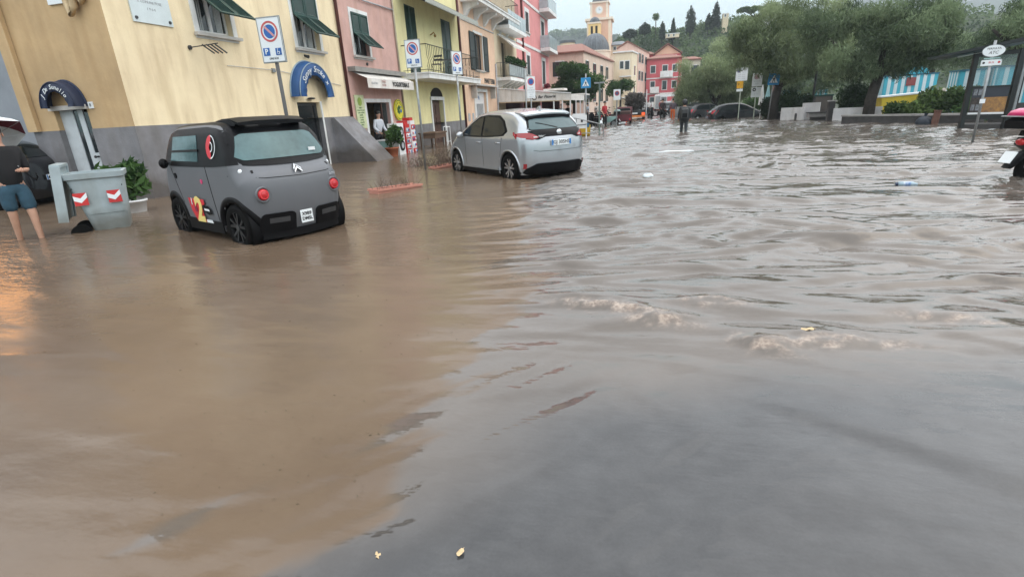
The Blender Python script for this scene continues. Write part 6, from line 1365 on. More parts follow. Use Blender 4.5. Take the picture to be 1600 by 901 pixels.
for k, (x, y, rz, c_, lb) in enumerate(((-6.0, 39.6, 20, (.55, .56, .58), 'seated guest in a pale shirt under the white tent'), (-5.7, 41, -30, (.015, .015, .02), 'guest in black under the white tent beside the corner post'), (-5.2, 50, 90, (.5, .6, .7), 'person in a light blue shirt standing near the leafy tree'), (-4.5, 51.5, 40, (.6, .55, .5), 'person in beige beside the one in light blue'), (-2.75, 37.5, 60, (.45, .03, .04), 'rider in a red and white top standing behind the mint scooter'))):
    person(lb, (x, y, GZ), R(rz), pose(.03, .02), mat('guest_shirt%d' % k, c_, .8), BLT, HBK, BLK, .5)
# ================================================================ FLOATING LITTER
def litter(name, label, cat, loc, rz, build):
    t_ = thing(name, label, cat, loc, rz); build(t_); return t_
def bottle(t_):
    MB().lathe([(0, -.125), (.036, -.12), (.037, -.05), (.030, -.02), (.037, .02), (.034, .06), (.016, .10), (.014, .118)], n=16).xf(Matrix.Rotation(R(90), 4, 'Y')).build('bottle', mat('clear_blue_plastic', (.30, .42, .5), .15, spec=.8), t_, 1)
    MB().lathe([(.0375, -.06), (.0375, .03)], n=16).xf(Matrix.Rotation(R(90), 4, 'Y')).build('paper_label', mat('blue_white_label', (.02, .12, .32), .4, var=.3, scale=12, c2=(.6, .65, .7)), t_, 1)
    MB().cyl((-.125, 0, 0), (-.155, 0, 0), .026, n=14).build('cap', mat('navy_cap', (.01, .03, .08), .4), t_)
litter('plastic_bottle', 'blue and white plastic bottle floating on the right', 'bottle', (3.80, 8.9, .055), R(-8), bottle)
def bag(t_):
    g = random.Random(3); b = MB().ball((0, 0, .03), (.11, .08, .06), 14, 8); b.v = [(x+g.uniform(-.012, .012), y+g.uniform(-.012, .012), z+g.uniform(-.01, .012)) for x, y, z in b.v]; b.build('crumpled_film', mat('thin_white_film', (.62, .68, .70), .35), t_, 1)
    MB().tube([(.1, .0, .0), (.14, .02, .02)], .012, 6).build('knot', MATS['thin_white_film'], t_)
litter('plastic_bag', 'small crumpled white plastic bag floating in mid street', 'bag', (.07, 10.3, .04), 0, bag)
litter('foam_sheet', 'flat white foam sheet floating in mid street before the walker', 'sheet', (.75, 15.3, .075), R(3), lambda t_: MB().prism([(-.5, -.1), (.1, -.15), (.55, -.06), (.45, .08), (-.2, .12)], 'z', 0, .03).build('sheet', SWHT, t_))
YLF = mat('yellow_leaf', (.62, .46, .26), .6); PST = mat('pale_pebble', (.60, .52, .42), .7)
def leaf(t_):
    b = MB(); vs = [(0, 0, .01)]; n = 12
    for k in range(n): a = 2*math.pi*k/n; vs.append((.034*math.cos(a)*(1+.25*math.cos(2*a)), .02*math.sin(a), .006+.006*math.sin(3*a)))
    b.add(vs, [(0, 1+k, 1+(k+1) % n) for k in range(n)]); b.build('blade', YLF, t_, fix=False); MB().tube([(.035, 0, .005), (.055, .004, .004)], .0015, 4).build('stalk', YLF, t_)
litter('fallen_leaf', 'yellow leaf caught in the small breaking wave on the right', 'leaf', (.99, 3.21, .045), .3, leaf)
litter('fallen_leaf', 'pale leaf floating at the bottom centre, the larger of two', 'leaf', (-.56, 1.245, .012), 1.2, leaf).scale = (.4, .55, .5)
litter('fallen_leaf', 'small tan leaf floating at the bottom left of the larger pale one', 'leaf', (-.83, 1.18, .012), 2.2, leaf).scale = (.4, .5, .6)
g = random.Random(9); b = MB()
for k in range(900):
    y = 1.2+8*g.random()**1.2; x = np.interp(y, [1.2, 3.25, 5, 9], [-.95, -1.0, -1.3, -1.9])-abs(g.gauss(0, 1.6))*min(1.6, .35+y*.22); s_ = g.uniform(.003, .012)*(.5+y*.12); a = g.uniform(0, 3.1)
    dx, dy = math.cos(a)*s_, math.sin(a)*s_; b.add([(x-dx, y-dy, .010), (x+dy*.3, y-dx*.3, .013), (x+dx, y+dy, .010), (x-dy*.3, y+dx*.3, .012)], [(0, 1, 2, 3)])
tag(b.build('floating_specks', mat('wet_leaf_litter', (.09, .065, .035), .7, var=.3, scale=30, c2=(.03, .035, .012))), 'tiny dark leaf scraps and specks drifting on the brown water', 'litter', kind='stuff')
# ================================================================ RIGHT SIDE: park edge
PK = mat('white_painted_wall', (.62, .62, .63), .7, var=.08, scale=3, streak=.2)
def lowwall(name, label, pts, h0, h1, th, m, cat='wall', cap=None):
    t_ = thing(name, label, cat, (pts[0][0], pts[0][1], 0), world=True); b = MB(); cp = MB()
    for (x0, y0), (x1, y1) in zip(pts[:-1], pts[1:]):
        d = Vector((x1-x0, y1-y0, 0)).normalized(); n_ = Vector((-d.y, d.x, 0))*th/2
        for bb, za, zb, ex in ((b, h0, h1, 0),)+(((cp, h1, h1+.07, .03),) if cap else ()):
            k = n_*(1+ex/th*2); A = Vector((x0, y0, 0))-d*ex; B = Vector((x1, y1, 0))+d*ex
            v = [A-k, B-k, B+k, A+k]; bb.add([(p.x, p.y, za) for p in v]+[(p.x, p.y, zb) for p in v], [(0, 3, 2, 1), (4, 5, 6, 7), (0, 1, 5, 4), (1, 2, 6, 5), (2, 3, 7, 6), (3, 0, 4, 7)])
    b.build('wall', m, t_)
    if cap: cp.build('coping', cap, t_)
    return t_
DKW = mat('dark_stone_wall', (.06, .058, .058), .8, var=.25, scale=5, bump=.3)
COP = mat('pale_coping', (.33, .32, .31), .7, var=.15)
lowwall('park_wall', 'long dark low wall with pale coping in front of the leafy hedge', [(8.75, 27.6), (11.9, 23.3)], GZ, .33, .3, DKW, cap=COP)
lowwall('park_wall', 'dark low wall with pale coping below the bus shelter', [(12.0, 23.0), (13.8, 20.6)], GZ, .30, .3, DKW, cap=COP)
lowwall('park_wall', 'dark low wall with pale coping left of the white panels, behind the crossing sign', [(7.3, 36.6), (7.75, 34.4)], GZ, .42, .3, DKW, cap=COP)
lowwall('garden_wall', 'low white wall panel, leftmost of three, below the leaning tree trunk', [(7.35, 33.2), (8.3, 32.4)], GZ, .72, .15, PK)
lowwall('garden_wall', 'taller white wall panel in the middle, left of the steps', [(8.35, 33.0), (9.1, 32.6)], GZ, .92, .15, PK)
lowwall('garden_wall', 'wide white wall panel right of the steps, in front of the dark round hedge', [(8.75, 29.2), (10.6, 28.6)], GZ, .66, .15, PK)
for k, (x, y, w_, z0, z1, lb) in enumerate(((8.9, 31.6, .9, GZ, .18, 'dark lower step block between the white panels'), (8.9, 31.9, 1.1, .18, .42, 'pale upper step block between the white panels'))):
    t_ = thing('step_block', lb, 'step', (x, y, 0)); MB().bev(-w_/2, w_/2, -.2, .25, z0, z1, .02).build('block', (DKW, COP)[k], t_); part('nosing', DKW, t_, (-w_/2-.04, w_/2+.04, -.24, .25, z1, z1+.04))
t_ = thing('notice_cabinet', 'brown notice cabinet with green top rail between the white panels', 'cabinet', (9.35, 33.2, 0)); part('panel', mat('brown_grey_panel', (.10, .085, .075), .7), t_, (-.42, .42, -.05, .05, .42, 1.22)); part('top_rail', GRN, t_, (-.46, .5, -.07, .07, 1.22, 1.3)); 
for s_ in (-.42, .42): part('post', DKW, t_, (s_-.05, s_+.05, -.06, .06, GZ, 1.22))
t_ = thing('stone_gatepost', 'dark square post left of the widest white panel', 'post', (8.72, 29.5, 0)); MB().bev(-.14, .14, -.14, .14, GZ, .98, .03).build('shaft', DKW, t_); MB().bev(-.17, .17, -.17, .17, .98, 1.03, .02).build('cap', COP, t_)
t_ = thing('wooden_post', 'short grey post in front of the leftmost white panel', 'post', (7.85, 32.2, 0)); MB().cyl((0, 0, GZ), (0, 0, .38), .06).build('shaft', DKW, t_); MB().ball((0, 0, .38), .06, 10, 6).build('cap', DKW, t_)
t_ = thing('rusty_bollard', 'rusty brown bollard leaning in front of the hedge by the bus shelter', 'bollard', (10.55, 23.6, 0)); t_.rotation_euler[1] = R(5); RS = mat('rusty_brown', (.15, .07, .05), .8, var=.2, scale=8); MB().cyl((0, 0, GZ), (0, 0, .52), .12, .11, n=14).build('shaft', RS, t_, 2); MB().cyl((0, 0, .52), (0, 0, .56), .13, n=14).build('cap', RS, t_)
t_ = thing('rubbish_bag', 'dark blue grey bag slumped against the rusty bollard', 'bag', (10.3, 23.8, 0)); b = MB().ball((0, 0, .1), (.28, .22, .26), 14, 9); b.v = [(x+g.uniform(-.02, .02), y, z+g.uniform(-.03, .03)) for x, y, z in b.v]; b.build('sack', mat('navy_sack', (.02, .03, .045), .6), t_, 1); MB().cyl((0, 0, .34), (.02, 0, .46), .04, .07, n=8).build('neck', MATS['navy_sack'], t_)
def hedge(label, loc, rr_, n, lm, size, seed, cat='hedge', name='hedge'):
    t_ = thing(name, label, cat, loc)
    MB().cyl((0, 0, -.2), (0, 0, rr_[2]*.8), .06).build('stem', BARK, t_)
    gq = np.random.default_rng(seed); rx_, ry_, rz_ = rr_
    cl = [(gq.uniform(-1, 1)*rx_*.62, gq.uniform(-1, 1)*ry_*.5, rz_*(.55+.35*gq.uniform(-1, 1)), rx_*.42, ry_*.6, rz_*.48) for k in range(9)]
    V_, F_, v_ = leaves(cl, n, size, .5, 0, seed, .35); npmesh('foliage', V_, F_, lm, t_, False, [('v', 'FACE', v_)]); return t_
hedge('dark clipped hedge behind the left white panels', (8.3, 34.6, .2), (1.15, .9, 1.15), 5200, LFB, .15, 1)
hedge('dark rounded hedge behind the widest white panel', (10.2, 30.4, .2), (1.15, 1.0, 1.35), 5600, LFB, .15, 2)
hedge('leafy mid green shrub, left end of the hedge by the long dark wall', (10.7, 26.8, .1), (.85, .7, .65), 3000, LFG, .15, 3, 'shrub', 'shrub')
hedge('leafy bright shrub in the middle of the hedge by the long dark wall', (11.6, 26.0, .1), (1.0, .8, .95), 4200, LFG, .16, 4, 'shrub', 'shrub')
hedge('leafy shrub at the right end of the hedge against the bus shelter', (12.4, 24.8, .1), (.95, .8, .95), 4200, LFL, .16, 5, 'shrub', 'shrub')
hedge('small green shrub left of the crossing sign behind the dark cars', (8.3, 43.5, .1), (1.4, .8, 1.0), 4200, LFL, .18, 6, 'shrub', 'shrub')
hedge('dark shrub right of the crossing sign under the leaning trunk', (7.6, 36.2, .1), (.8, .7, 1.0), 3200, LFB, .16, 7, 'shrub', 'shrub')
# ---- tamarisk trees
def limb(p, r): return (p, r)
tree('tamarisk_tree', 'broad drooping grey green tamarisk over the parked cars', (5.4, 48, GZ), crownclumps(34, 0, 3.1, 3.4, 1.9, .6, 1.2, 1, 2.4), 34000, .30, LFT,
     [([(0, 0, 0), (.1, 0, 1.2), (-.5, 0, 2.3)], [.25, .2, .13]), ([(.1, 0, 1.2), (.9, .2, 2.4), (1.6, .3, 3.4)], [.17, .11, .06]), ([(-.5, 0, 2.3), (-1.4, .2, 3.2)], [.12, .05]), ([(-.5, 0, 2.3), (0, -.3, 3.9)], [.12, .05])], .14, .55, 11, 'tree', 'tamarisk trees of the park', .2)
tree('tamarisk_tree', 'tamarisk with a thick dark leaning trunk behind the right crossing sign', (7.25, 34.6, GZ), crownclumps(46, 1.0, 4.4, 4.0, 2.1, .5, 1.1, 2, 2.4)+crownclumps(10, 2.6, 2.9, 2.2, .5, .4, .7, 22, 1.0), 44000, .27, LFT,
     [([(0, 0, 0), (-.05, 0, 1.2), (.1, 0, 2.0)], [.30, .25, .22]), ([(.1, 0, 2.0), (1.0, .1, 2.7), (2.4, .2, 3.6), (3.4, .1, 4.8)], [.2, .17, .12, .05]), ([(.1, 0, 2.0), (-.5, .1, 3.0), (-1.2, 0, 4.6)], [.17, .12, .05]), ([(1.0, .1, 2.7), (1.2, .3, 4.2), (1.0, .2, 5.6)], [.14, .09, .04])], .14, .5, 12, 'tree', 'tamarisk trees of the park', .2)
tree('tamarisk_tree', 'dark wide tamarisk with a straight black trunk beside the striped hut', (9.95, 28.3, GZ), crownclumps(44, -.5, 3.85, 3.2, 1.6, .45, 1.0, 3, 2.2)+crownclumps(9, -.3, 2.45, 3.2, .3, .35, .6, 23, 1.0), 42000, .24, LFT2,
     [([(0, 0, 0), (.0, 0, 1.1), (.15, 0, 2.1)], [.27, .24, .22]), ([(.15, 0, 2.1), (-.9, .1, 2.9), (-2.2, 0, 3.9)], [.17, .12, .05]), ([(.15, 0, 2.1), (1.2, .1, 2.9), (2.4, 0, 3.8)], [.17, .12, .05]), ([(.15, 0, 2.1), (.2, 0, 3.4), (-.1, 0, 5.0)], [.17, .1, .04])], .14, .5, 13, 'tree', 'tamarisk trees of the park', .2)
tree('tamarisk_tree', 'tamarisk hanging in at the right edge behind the bus shelter', (15.2, 26.5, GZ), crownclumps(26, .5, 3.6, 2.3, 1.3, .6, 1.0, 4), 24000, .24, LFT2,
     [([(0, 0, 0), (.0, 0, 2.1)], [.25, .2]), ([(0, 0, 2.1), (-1.2, .1, 2.9), (-2.0, 0, 3.5)], [.16, .11, .05]), ([(0, 0, 2.1), (.8, 0, 4.2)], [.16, .05])], .14, .5, 14, 'tree', 'tamarisk trees of the park', .2)
tree('tamarisk_tree', 'low bushy tamarisk filling the gap behind the white wall panels', (10.6, 45, GZ), crownclumps(26, 0, 2.7, 3.2, 1.4, .6, 1.0, 31), 22000, .28, LFT2,
     [([(0, 0, 0), (.0, 0, 2.0)], [.22, .15])], .14, .5, 31, 'tree', 'tamarisk trees of the park', .2)
tree('tamarisk_tree', 'distant grey tamarisk in the gap left of the bus shelter roof', (18.5, 43, GZ), crownclumps(26, -.5, 3.4, 5.2, 1.0, .7, 1.2, 5), 16000, .32, LFT2,
     [([(0, 0, 0), (.0, 0, 2.6)], [.25, .15])], .14, .4, 15, 'tree', 'tamarisk trees of the park', .2)
tree('olive_tree', 'leafy pale tree on the lower hillside above the broad tamarisk', (7.5, 60, GZ), crownclumps(20, 0, 4.6, 3.2, 2.2, .8, 1.3, 6), 14000, .34, LFT,
     [([(0, 0, 0), (.0, 0, 3.2)], [.25, .15])], .2, .2, 16, 'tree', 'tamarisk trees of the park', .3)
tree('plane_tree', 'leafy green street tree behind the left crossing sign and white tent', (-6.9, 54, GZ), crownclumps(30, .1, 3.6, 2.3, 1.7, .6, 1.05, 8, 2.0), 17000, .27, LFL,
     [([(0, 0, 0), (.0, 0, 2.0)], [.22, .16]), ([(0, 0, 2.0), (-1, 0, 3.6)], [.14, .05]), ([(0, 0, 2.0), (1.1, 0, 3.2)], [.14, .05])], .45, 0, 17, 'tree', None, .35)
tree('plane_tree', 'small green tree behind the truck with the netted load', (-2.8, 62, GZ), crownclumps(12, 0, 3.2, 1.2, 1.2, .5, .8, 9), 4000, .26, LFL, [([(0, 0, 0), (.0, 0, 2.8)], [.14, .08])], .45, 0, 18, 'tree', None, .35)
t_ = thing('tall_mast', 'dark leaning mast rising out of the tamarisk crowns', 'mast', (9.6, 36, GZ)); t_.rotation_euler[1] = R(0); MB().cyl((0, 0, 0), (.05, 0, 7.5), .07, .05).build('pole', DMET, t_); part('cross_arm', DMET, t_, (-.3, .3, -.03, .03, 6.2, 6.26))
# ---- striped beach huts, container, rocks
SB = mat('stripe_turquoise', (.06, .42, .55), .6, var=.05); SW = mat('stripe_white', (.62, .74, .78), .6, var=.04)
def hut(label, loc, rz, w_, d_, h, round_top=False):
    t_ = thing('striped_beach_hut', label, 'hut', loc, rz, 'blue and white striped beach huts'); part('core', SB, t_, (.0, w_, .02, d_, 0, h-.02))
    n = int(w_/.17)
    for k in range(n): part('stripe_plank', (SB, SW)[k % 2], t_, (w_*k/n+.002, w_*(k+1)/n-.002, -.02-.006*(k % 2), .018, 0, h))
    n2 = int(d_/.17)
    for k in range(n2): part('stripe_plank', (SB, SW)[k % 2], t_, (-.02-.006*(k % 2), -.002, .02+d_*k/n2+.002, .02+d_*(k+1)/n2-.002, 0, h))
    part('cornice', mat('hut_blue_trim', (.02, .14, .22), .5), t_, (-.06, w_+.05, -.06, d_, h, h+.07))
    if round_top:
        b = MB(); b.prism([(w_*.5+w_*.32*math.cos(math.pi*k/12), h+.07+.5*math.sin(math.pi*k/12)) for k in range(13)], 'y', -.03, .05); b.build('round_gable', SB, t_)
        sg = MB().box(w_*.42, w_*.60, -.07, -.05, h-.6, h-.12).build('small_sign', mat('brick_red_sign', (.28, .07, .07), .6), t_)
    return t_
hut('large turquoise striped hut behind the black trunked tamarisk', (14.6, 39.8, GZ), R(-12), 2.7, 2.5, 2.25, True)
hut('turquoise striped hut just left of the bus shelter frame', (14.9, 31.8, GZ), R(-8), 1.15, 1.4, 2.15)
hut('pale blue striped hut seen through the bus shelter glass', (16.1, 31.0, GZ), R(-8), 2.6, 2.0, 2.2)
hut('turquoise striped hut far left behind the leaning trunk', (10.2, 46, GZ), R(0), 3.0, 2.0, 1.75)
t_ = thing('yellow_container', 'yellow boat shaped container with white rim beneath the striped hut', 'container', (12.3, 34, GZ)); YC = mat('container_yellow', (.72, .55, .04), .5)
MB().prism([(.1, .2), (0, 1.1), (2.2, 1.22), (2.1, .2)], 'y', -.5, .6).build('hull', YC, t_); MB().prism([(-.05, 1.10), (-.05, 1.17), (2.3, 1.30), (2.3, 1.22)], 'y', -.55, .65).build('rim', SWHT, t_)
gk = random.Random(4)
rk = thing('breakwater', 'pale breakwater boulders beyond the striped huts', 'rocks', (27, 62, GZ))
for k in range(46):
    r = gk.uniform(.35, .7); b = MB().ball((gk.uniform(-4.5, 6), gk.uniform(-1, 1), .5+gk.uniform(-.2, .75)), (r, r*.8, r*.6), 7, 5); b.v = [(x+gk.uniform(-.1, .1), y+gk.uniform(-.1, .1), z+gk.uniform(-.1, .1)) for x, y, z in b.v]; b.build('boulder', mat('pale_boulder', (.42, .38, .33), .9, var=.2, scale=2), rk)
sp2 = thing('sail_parasol', 'folded white and orange parasols standing under the right crossing sign', 'parasol', (7.5, 38, GZ)); b = MB()
for k, (x, c_) in enumerate(((-.35, WPL), (0, mat('pale_cyan_cloth', (.35, .62, .66), .7)), (.35, mat('salmon_cloth', (.6, .3, .25), .7)))): MB().lathe([(.03, 2.2), (.14, 1.5), (.17, 1.0), (.02, .95)], (x, 0, 0), n=10).build('folded_cloth', c_, sp2); MB().cyl((x, 0, 0), (x, 0, 2.2), .02).build('pole', WPL, sp2)
# ---- bus shelter
bs = thing('bus_shelter', 'black framed bus shelter with a wing roof and posters', 'bus shelter', (10.2, 20.2, 0), world=True)
SF = mat('shelter_black_frame', (.018, .022, .022), .4, .3)
FR0, FR1, BK0, BK1 = (9.78, 20.2), (10.62, 19.6), (10.5, 21.3), (11.35, 20.7)
for (x, y) in (FR0, FR1, BK1): part('post', SF, bs, (x-.06, x+.06, y-.06, y+.06, GZ, 2.32))
def quadbox(b, pts, z0, z1): return b.add([(p[0], p[1], z0) for p in pts]+[(p[0], p[1], z1) for p in pts], [(0, 3, 2, 1), (4, 5, 6, 7), (0, 1, 5, 4), (1, 2, 6, 5), (2, 3, 7, 6), (3, 0, 4, 7)])
b = MB(); b.add([(8.45, 20.1, 2.20), (10.7, 19.2, 2.52), (11.6, 20.8, 2.55), (9.5, 21.6, 2.22), (8.45, 20.1, 2.25), (10.7, 19.2, 2.64), (11.6, 20.8, 2.66), (9.5, 21.6, 2.28)], [(0, 3, 2, 1), (4, 5, 6, 7), (0, 1, 5, 4), (1, 2, 6, 5), (2, 3, 7, 6), (3, 0, 4, 7)]); b.build('wing_roof', SF, bs)
b = MB(); b.add([(9.1, 20.05, 2.26), (10.2, 19.62, 2.42), (10.4, 20.1, 2.43), (9.5, 20.5, 2.27)], [(0, 1, 2, 3)]); b = MB(); b.add([(9.2, 20.0, 2.215), (10.3, 19.7, 2.36), (10.6, 20.5, 2.37), (9.6, 20.9, 2.22), (9.2, 20.0, 2.225), (10.3, 19.7, 2.37), (10.6, 20.5, 2.38), (9.6, 20.9, 2.23)], [(0, 3, 2, 1), (4, 5, 6, 7), (0, 1, 5, 4), (2, 3, 7, 6)]); b.build('skylight', mat('pale_skylight', (.5, .54, .5), .4), bs)
def strip(nm, m, z0, z1, a=.0, c=1.0, off=0, th=.02):
    x0, y0 = FR0[0]+(FR1[0]-FR0[0])*a, FR0[1]+(FR1[1]-FR0[1])*a; x1, y1 = FR0[0]+(FR1[0]-FR0[0])*c, FR0[1]+(FR1[1]-FR0[1])*c
    nx_, ny_ = -.58*off, -.81*off; tx, ty = .58*th, .81*th
    return quadbox(MB(), [(x0+nx_, y0+ny_), (x1+nx_, y1+ny_), (x1+nx_+tx, y1+ny_+ty), (x0+nx_+tx, y0+ny_+ty)], z0, z1).build(nm, m, bs)
strip('header', SF, 2.18, 2.30, 0, 1, .03, .06); strip('bottom_rail', SF, .36, .50, 0, 1, .03, .06); strip('middle_rail', SF, 1.28, 1.33, .08, .94, .02, .04)
gm = bpy.data.materials.new('shelter_glass'); gm.use_nodes = True; p_ = gm.node_tree.nodes['Principled BSDF']; p_.inputs['Base Color'].default_value = (.75, .88, .9, 1); p_.inputs['Roughness'].default_value = .05; p_.inputs['Transmission Weight'].default_value = .9; p_.inputs['IOR'].default_value = 1.05
strip('glass_pane', gm, 1.33, 2.18, .08, .94, 0, .006)
strip('poster_dark', mat('dark_poster', (.03, .035, .05), .3), 1.0, 1.28, .10, .92, .01, .01); strip('poster_orange', mat('orange_poster', (.42, .22, .06), .4, var=.35, scale=9, c2=(.16, .09, .05)), .56, 1.0, .36, .92, .012, .01); strip('poster_photo', mat('brown_poster', (.06, .045, .04), .4, var=.4, scale=14), .56, 1.0, .10, .34, .012, .01); strip('poster_strip', SWHT, .51, .56, .10, .92, .012, .01)
for q in range(2):
    for k in range(2): strip('poster_picture', mat('poster_picture_grey', (.25, .27, .30), .4, var=.3, scale=15), .62+.45*k, .80+.45*k, .14+.11*q, .22+.11*q, .02, .006)
quadbox(MB(), [(10.75, 19.62), (11.05, 19.5), (11.1, 19.62), (10.8, 19.74)], GZ, .8).build('side_panel', DKW, bs); b = MB(); quadbox(b, [(10.74, 19.62), (10.80, 19.60), (10.83, 19.7), (10.77, 19.72)], .4, 2.0); b.build('side_strut', MET, bs)
quadbox(MB(), [(9.72, 20.28), (10.6, 19.65), (11.2, 20.5), (10.3, 21.1)], GZ, .20).build('plinth', DKW, bs)
# bus stop pole with two oval plates
st2 = thing('bus_stop_sign', 'bus stop pole with two white oval plates in front of the bus shelter', 'sign', (7.95, 15.75, 0), R(-14)); MB().cyl((0, 0, GZ), (0, 0, 2.35), .028, n=10).build('pole', MET, st2, 1)
def oval(b, cx, cz, rx_, rz_, y0, y1, n=36): return b.prism([(cx+rx_*math.cos(2*math.pi*k/n), cz+rz_*math.sin(2*math.pi*k/n)) for k in range(n)], 'y', y0, y1)
o1 = oval(MB(), 0, 2.12, .205, .125, -.05, -.03).build('oval_plate', SWHT, st2); e = oval(MB(), 0, 2.12, .215, .135, -.032, -.028).build('plate_back', MET, st2)
T_('FERMATA', .06, INK, o1, 0, -.052, 2.17); T_('ATC', .09, INK, o1, 0, -.052, 2.08, shear=.2); o2 = MB().bev(-.19, .19, -.05, -.03, 1.80, 1.93, .02).build('lower_plate', SWHT, st2)
part('clamp_bar', TQ, st2, (-.15, .15, -.052, -.03, 1.945, 1.97)); T_('BUS', .06, REDP, o2, 0, -.052, 1.865)
for s_ in (-.14, .14): MB().cyl((s_, -.05, 1.865), (s_, -.053, 1.865), .025, n=12).build('dot', REDP if s_ > 0 else INK, o2)
part('clip', SWHT, st2, (-.05, .05, -.06, -.03, .95, 1.05))
# grey kiosk front behind the scooter
t_ = thing('grey_kiosk', 'grey kiosk wall with a pink ring at the right edge behind the scooter', 'kiosk', (11.6, 18.3, 0)); part('wall', mat('kiosk_grey', (.30, .29, .29), .7, var=.1), t_, (0, 3.5, 0, 2.2, .25, 1.42)); part('plinth', mat('kiosk_base', (.17, .14, .13), .8), t_, (-.25, 3.6, -.15, 2.2, GZ, .25)); part('canopy', SB, t_, (-.1, 3.6, -.2, 2.2, 1.42, 1.5))
for k in range(10): part('canopy_stripe', (SW, SB)[k % 2], t_, (-.1+.37*k, .26+.37*k, -.22, -.20, 1.42, 1.72))
b = MB(); disc(b, .10, .15, -.012, .45, 1.05, 28); b.build('pink_ring', mat('pink_print', (.5, .15, .22), .5), t_)
# ---- scooters
def scooter(label, loc, rz, bodym, seatm, box=None, boxm=None, grp=None, plate_=True):
    t_ = thing('motor_scooter', label, 'scooter', loc, rz, grp)      # front +X
    for x in (.62, -.60):
        w__ = MB().lathe([(.15, .05), (.22, .055), (.245, .03), (.25, 0), (.245, -.03), (.22, -.055), (.15, -.05)], (x, 0, .25), 'y', 28).build('wheel', RUB, t_, 1); MB().lathe([(0, .03), (.15, .04), (.155, -.04), (0, -.03)], (x, 0, .25), 'y', 18).build('rim', MET, w__, 2)
    def slab(nm, prof, hw, m): 
        b = MB(); n = len(prof); vs = [(x, s_*hw*q, z) for s_, q in ((-1, .75), (-1, 1), (1, 1), (1, .75)) for x, z in prof]
        cx_ = sum(p[0] for p in prof)/n; cz_ = sum(p[1] for p in prof)/n; vs = []
        for s_, q, k in ((-1, 1, .86), (-1, .8, 1), (1, .8, 1), (1, 1, .86)): vs += [(cx_+(x-cx_)*k, s_*hw*q, cz_+(z-cz_)*k) for x, z in prof]
        fs = [tuple(range(n)), tuple(range(4*n-1, 3*n-1, -1))]+[(j*n+i, j*n+(i+1) % n, (j+1)*n+(i+1) % n, (j+1)*n+i) for j in range(3) for i in range(n)]
        return b.add(vs, fs).build(nm, m, t_, 2)
    slab('rear_body', [(-.85, .62), (-.80, .72), (-.15, .70), (-.08, .50), (-.05, .32), (-.35, .34), (-.62, .48)], .17, bodym)
    slab('seat', [(-.82, .74), (-.80, .82), (-.45, .86), (-.30, .80), (-.02, .80), (-.0, .72)], .15, seatm)
    slab('footboard', [(-.1, .26), (-.1, .34), (.40, .34), (.45, .26)], .16, bodym); slab('leg_shield', [(.36, .30), (.30, .34), (.42, .95), (.50, .97), (.50, .60), (.46, .32)], .20, bodym)
    slab('front_mudguard', [(.36, .40), (.50, .54), (.72, .53), (.90, .36), (.86, .34), (.70, .44), (.52, .44), (.42, .34)], .08, bodym); slab('rear_mudguard', [(-.62, .40), (-.70, .54), (-.85, .52), (-1.02, .30), (-.97, .28), (-.82, .44)], .07, BLK)
    MB().tube([(.62, .07, .25), (.50, .07, .62)], .022, 6).tube([(.62, -.07, .25), (.50, -.07, .62)], .022, 6).build('fork', MET, t_)
    h_ = MB().tube([(.38, -.32, 1.02), (.42, -.12, 1.04), (.46, 0, .98), (.42, .12, 1.04), (.38, .32, 1.02)], .018, 6).build('handlebar', BLK, t_, 1); slab('handlebar_cover', [(.40, .94), (.38, 1.06), (.52, 1.06), (.56, .94)], .10, bodym)
    MB().ball((.56, 0, 1.0), (.03, .06, .05), 10, 7).build('headlamp', MATS['clear_lens'], t_, 1)
    for s_ in (1, -1): q = MB().tube([(.42, s_*.2, 1.04), (.40, s_*.26, 1.22)], .008, 5).build('mirror_stem', BLK, t_); MB().ball((.39, s_*.28, 1.26), (.015, .06, .04), 10, 6).build('mirror', BLK, q, 1)
    MB().ball((-.87, 0, .66), (.03, .09, .05), 10, 6).build('tail_lamp', MATS['red_lamp_lens'], t_, 1)
    if plate_: pl_ = MB().box(-.006, .006, -.10, .10, -.09, .09).xf(Matrix.Translation((-1.0, 0, .45)) @ Matrix.Rotation(R(28), 4, 'Y')).build('number_plate', SWHT, t_)
    MB().tube([(-.1, -.13, .24), (-.55, -.17, .24), (-.85, -.18, .34)], [.025, .045, .05], 10).build('exhaust', MET, t_, 1)
    if box: b = MB().bev(-1.05, -.62, -.2, .2, .86, 1.02, .06).build('top_box', BLK, t_); MB().bev(-1.07, -.60, -.21, .21, 1.02, 1.035, .005).build('box_rim', MET, t_); loft([(-1.05, -.62, -.19, .19, 1.035, .08), (-1.02, -.65, -.17, .17, 1.10, .08), (-.95, -.72, -.1, .1, 1.135, .05), (-.84, -.83, -.01, .01, 1.14, .003)]).build('box_lid', boxm, t_, 1)
    return t_
scooter('black scooter with a magenta top box, cut off by the right edge', (6.22, 9.62, GZ+.02), R(12), BLK, BLK, True, mat('magenta_lid', (.62, .02, .14), .25, coat=.5))
MNT = mat('mint_green_paint', (.26, .44, .42), .3, coat=.4)
scooter('mint green classic scooter parked across the left of the street', (-2.75, 38.3, GZ+.03), R(172), MNT, BLK, True, MNT)
SC0 = scooter('dark scooter parked just behind the mint green one', (-3.4, 37.2, GZ+.03), R(120), BLK, BLK, grp='dark scooters parked on the left')
scooter('black scooter in the middle distance right of the far pedestrians', (.95, 52, GZ+.03), R(160), BLK, BLK)
scooter('dark scooter far up the street left of the red house door', (-.9, 70, GZ+.03), R(100), BLK, BLK)
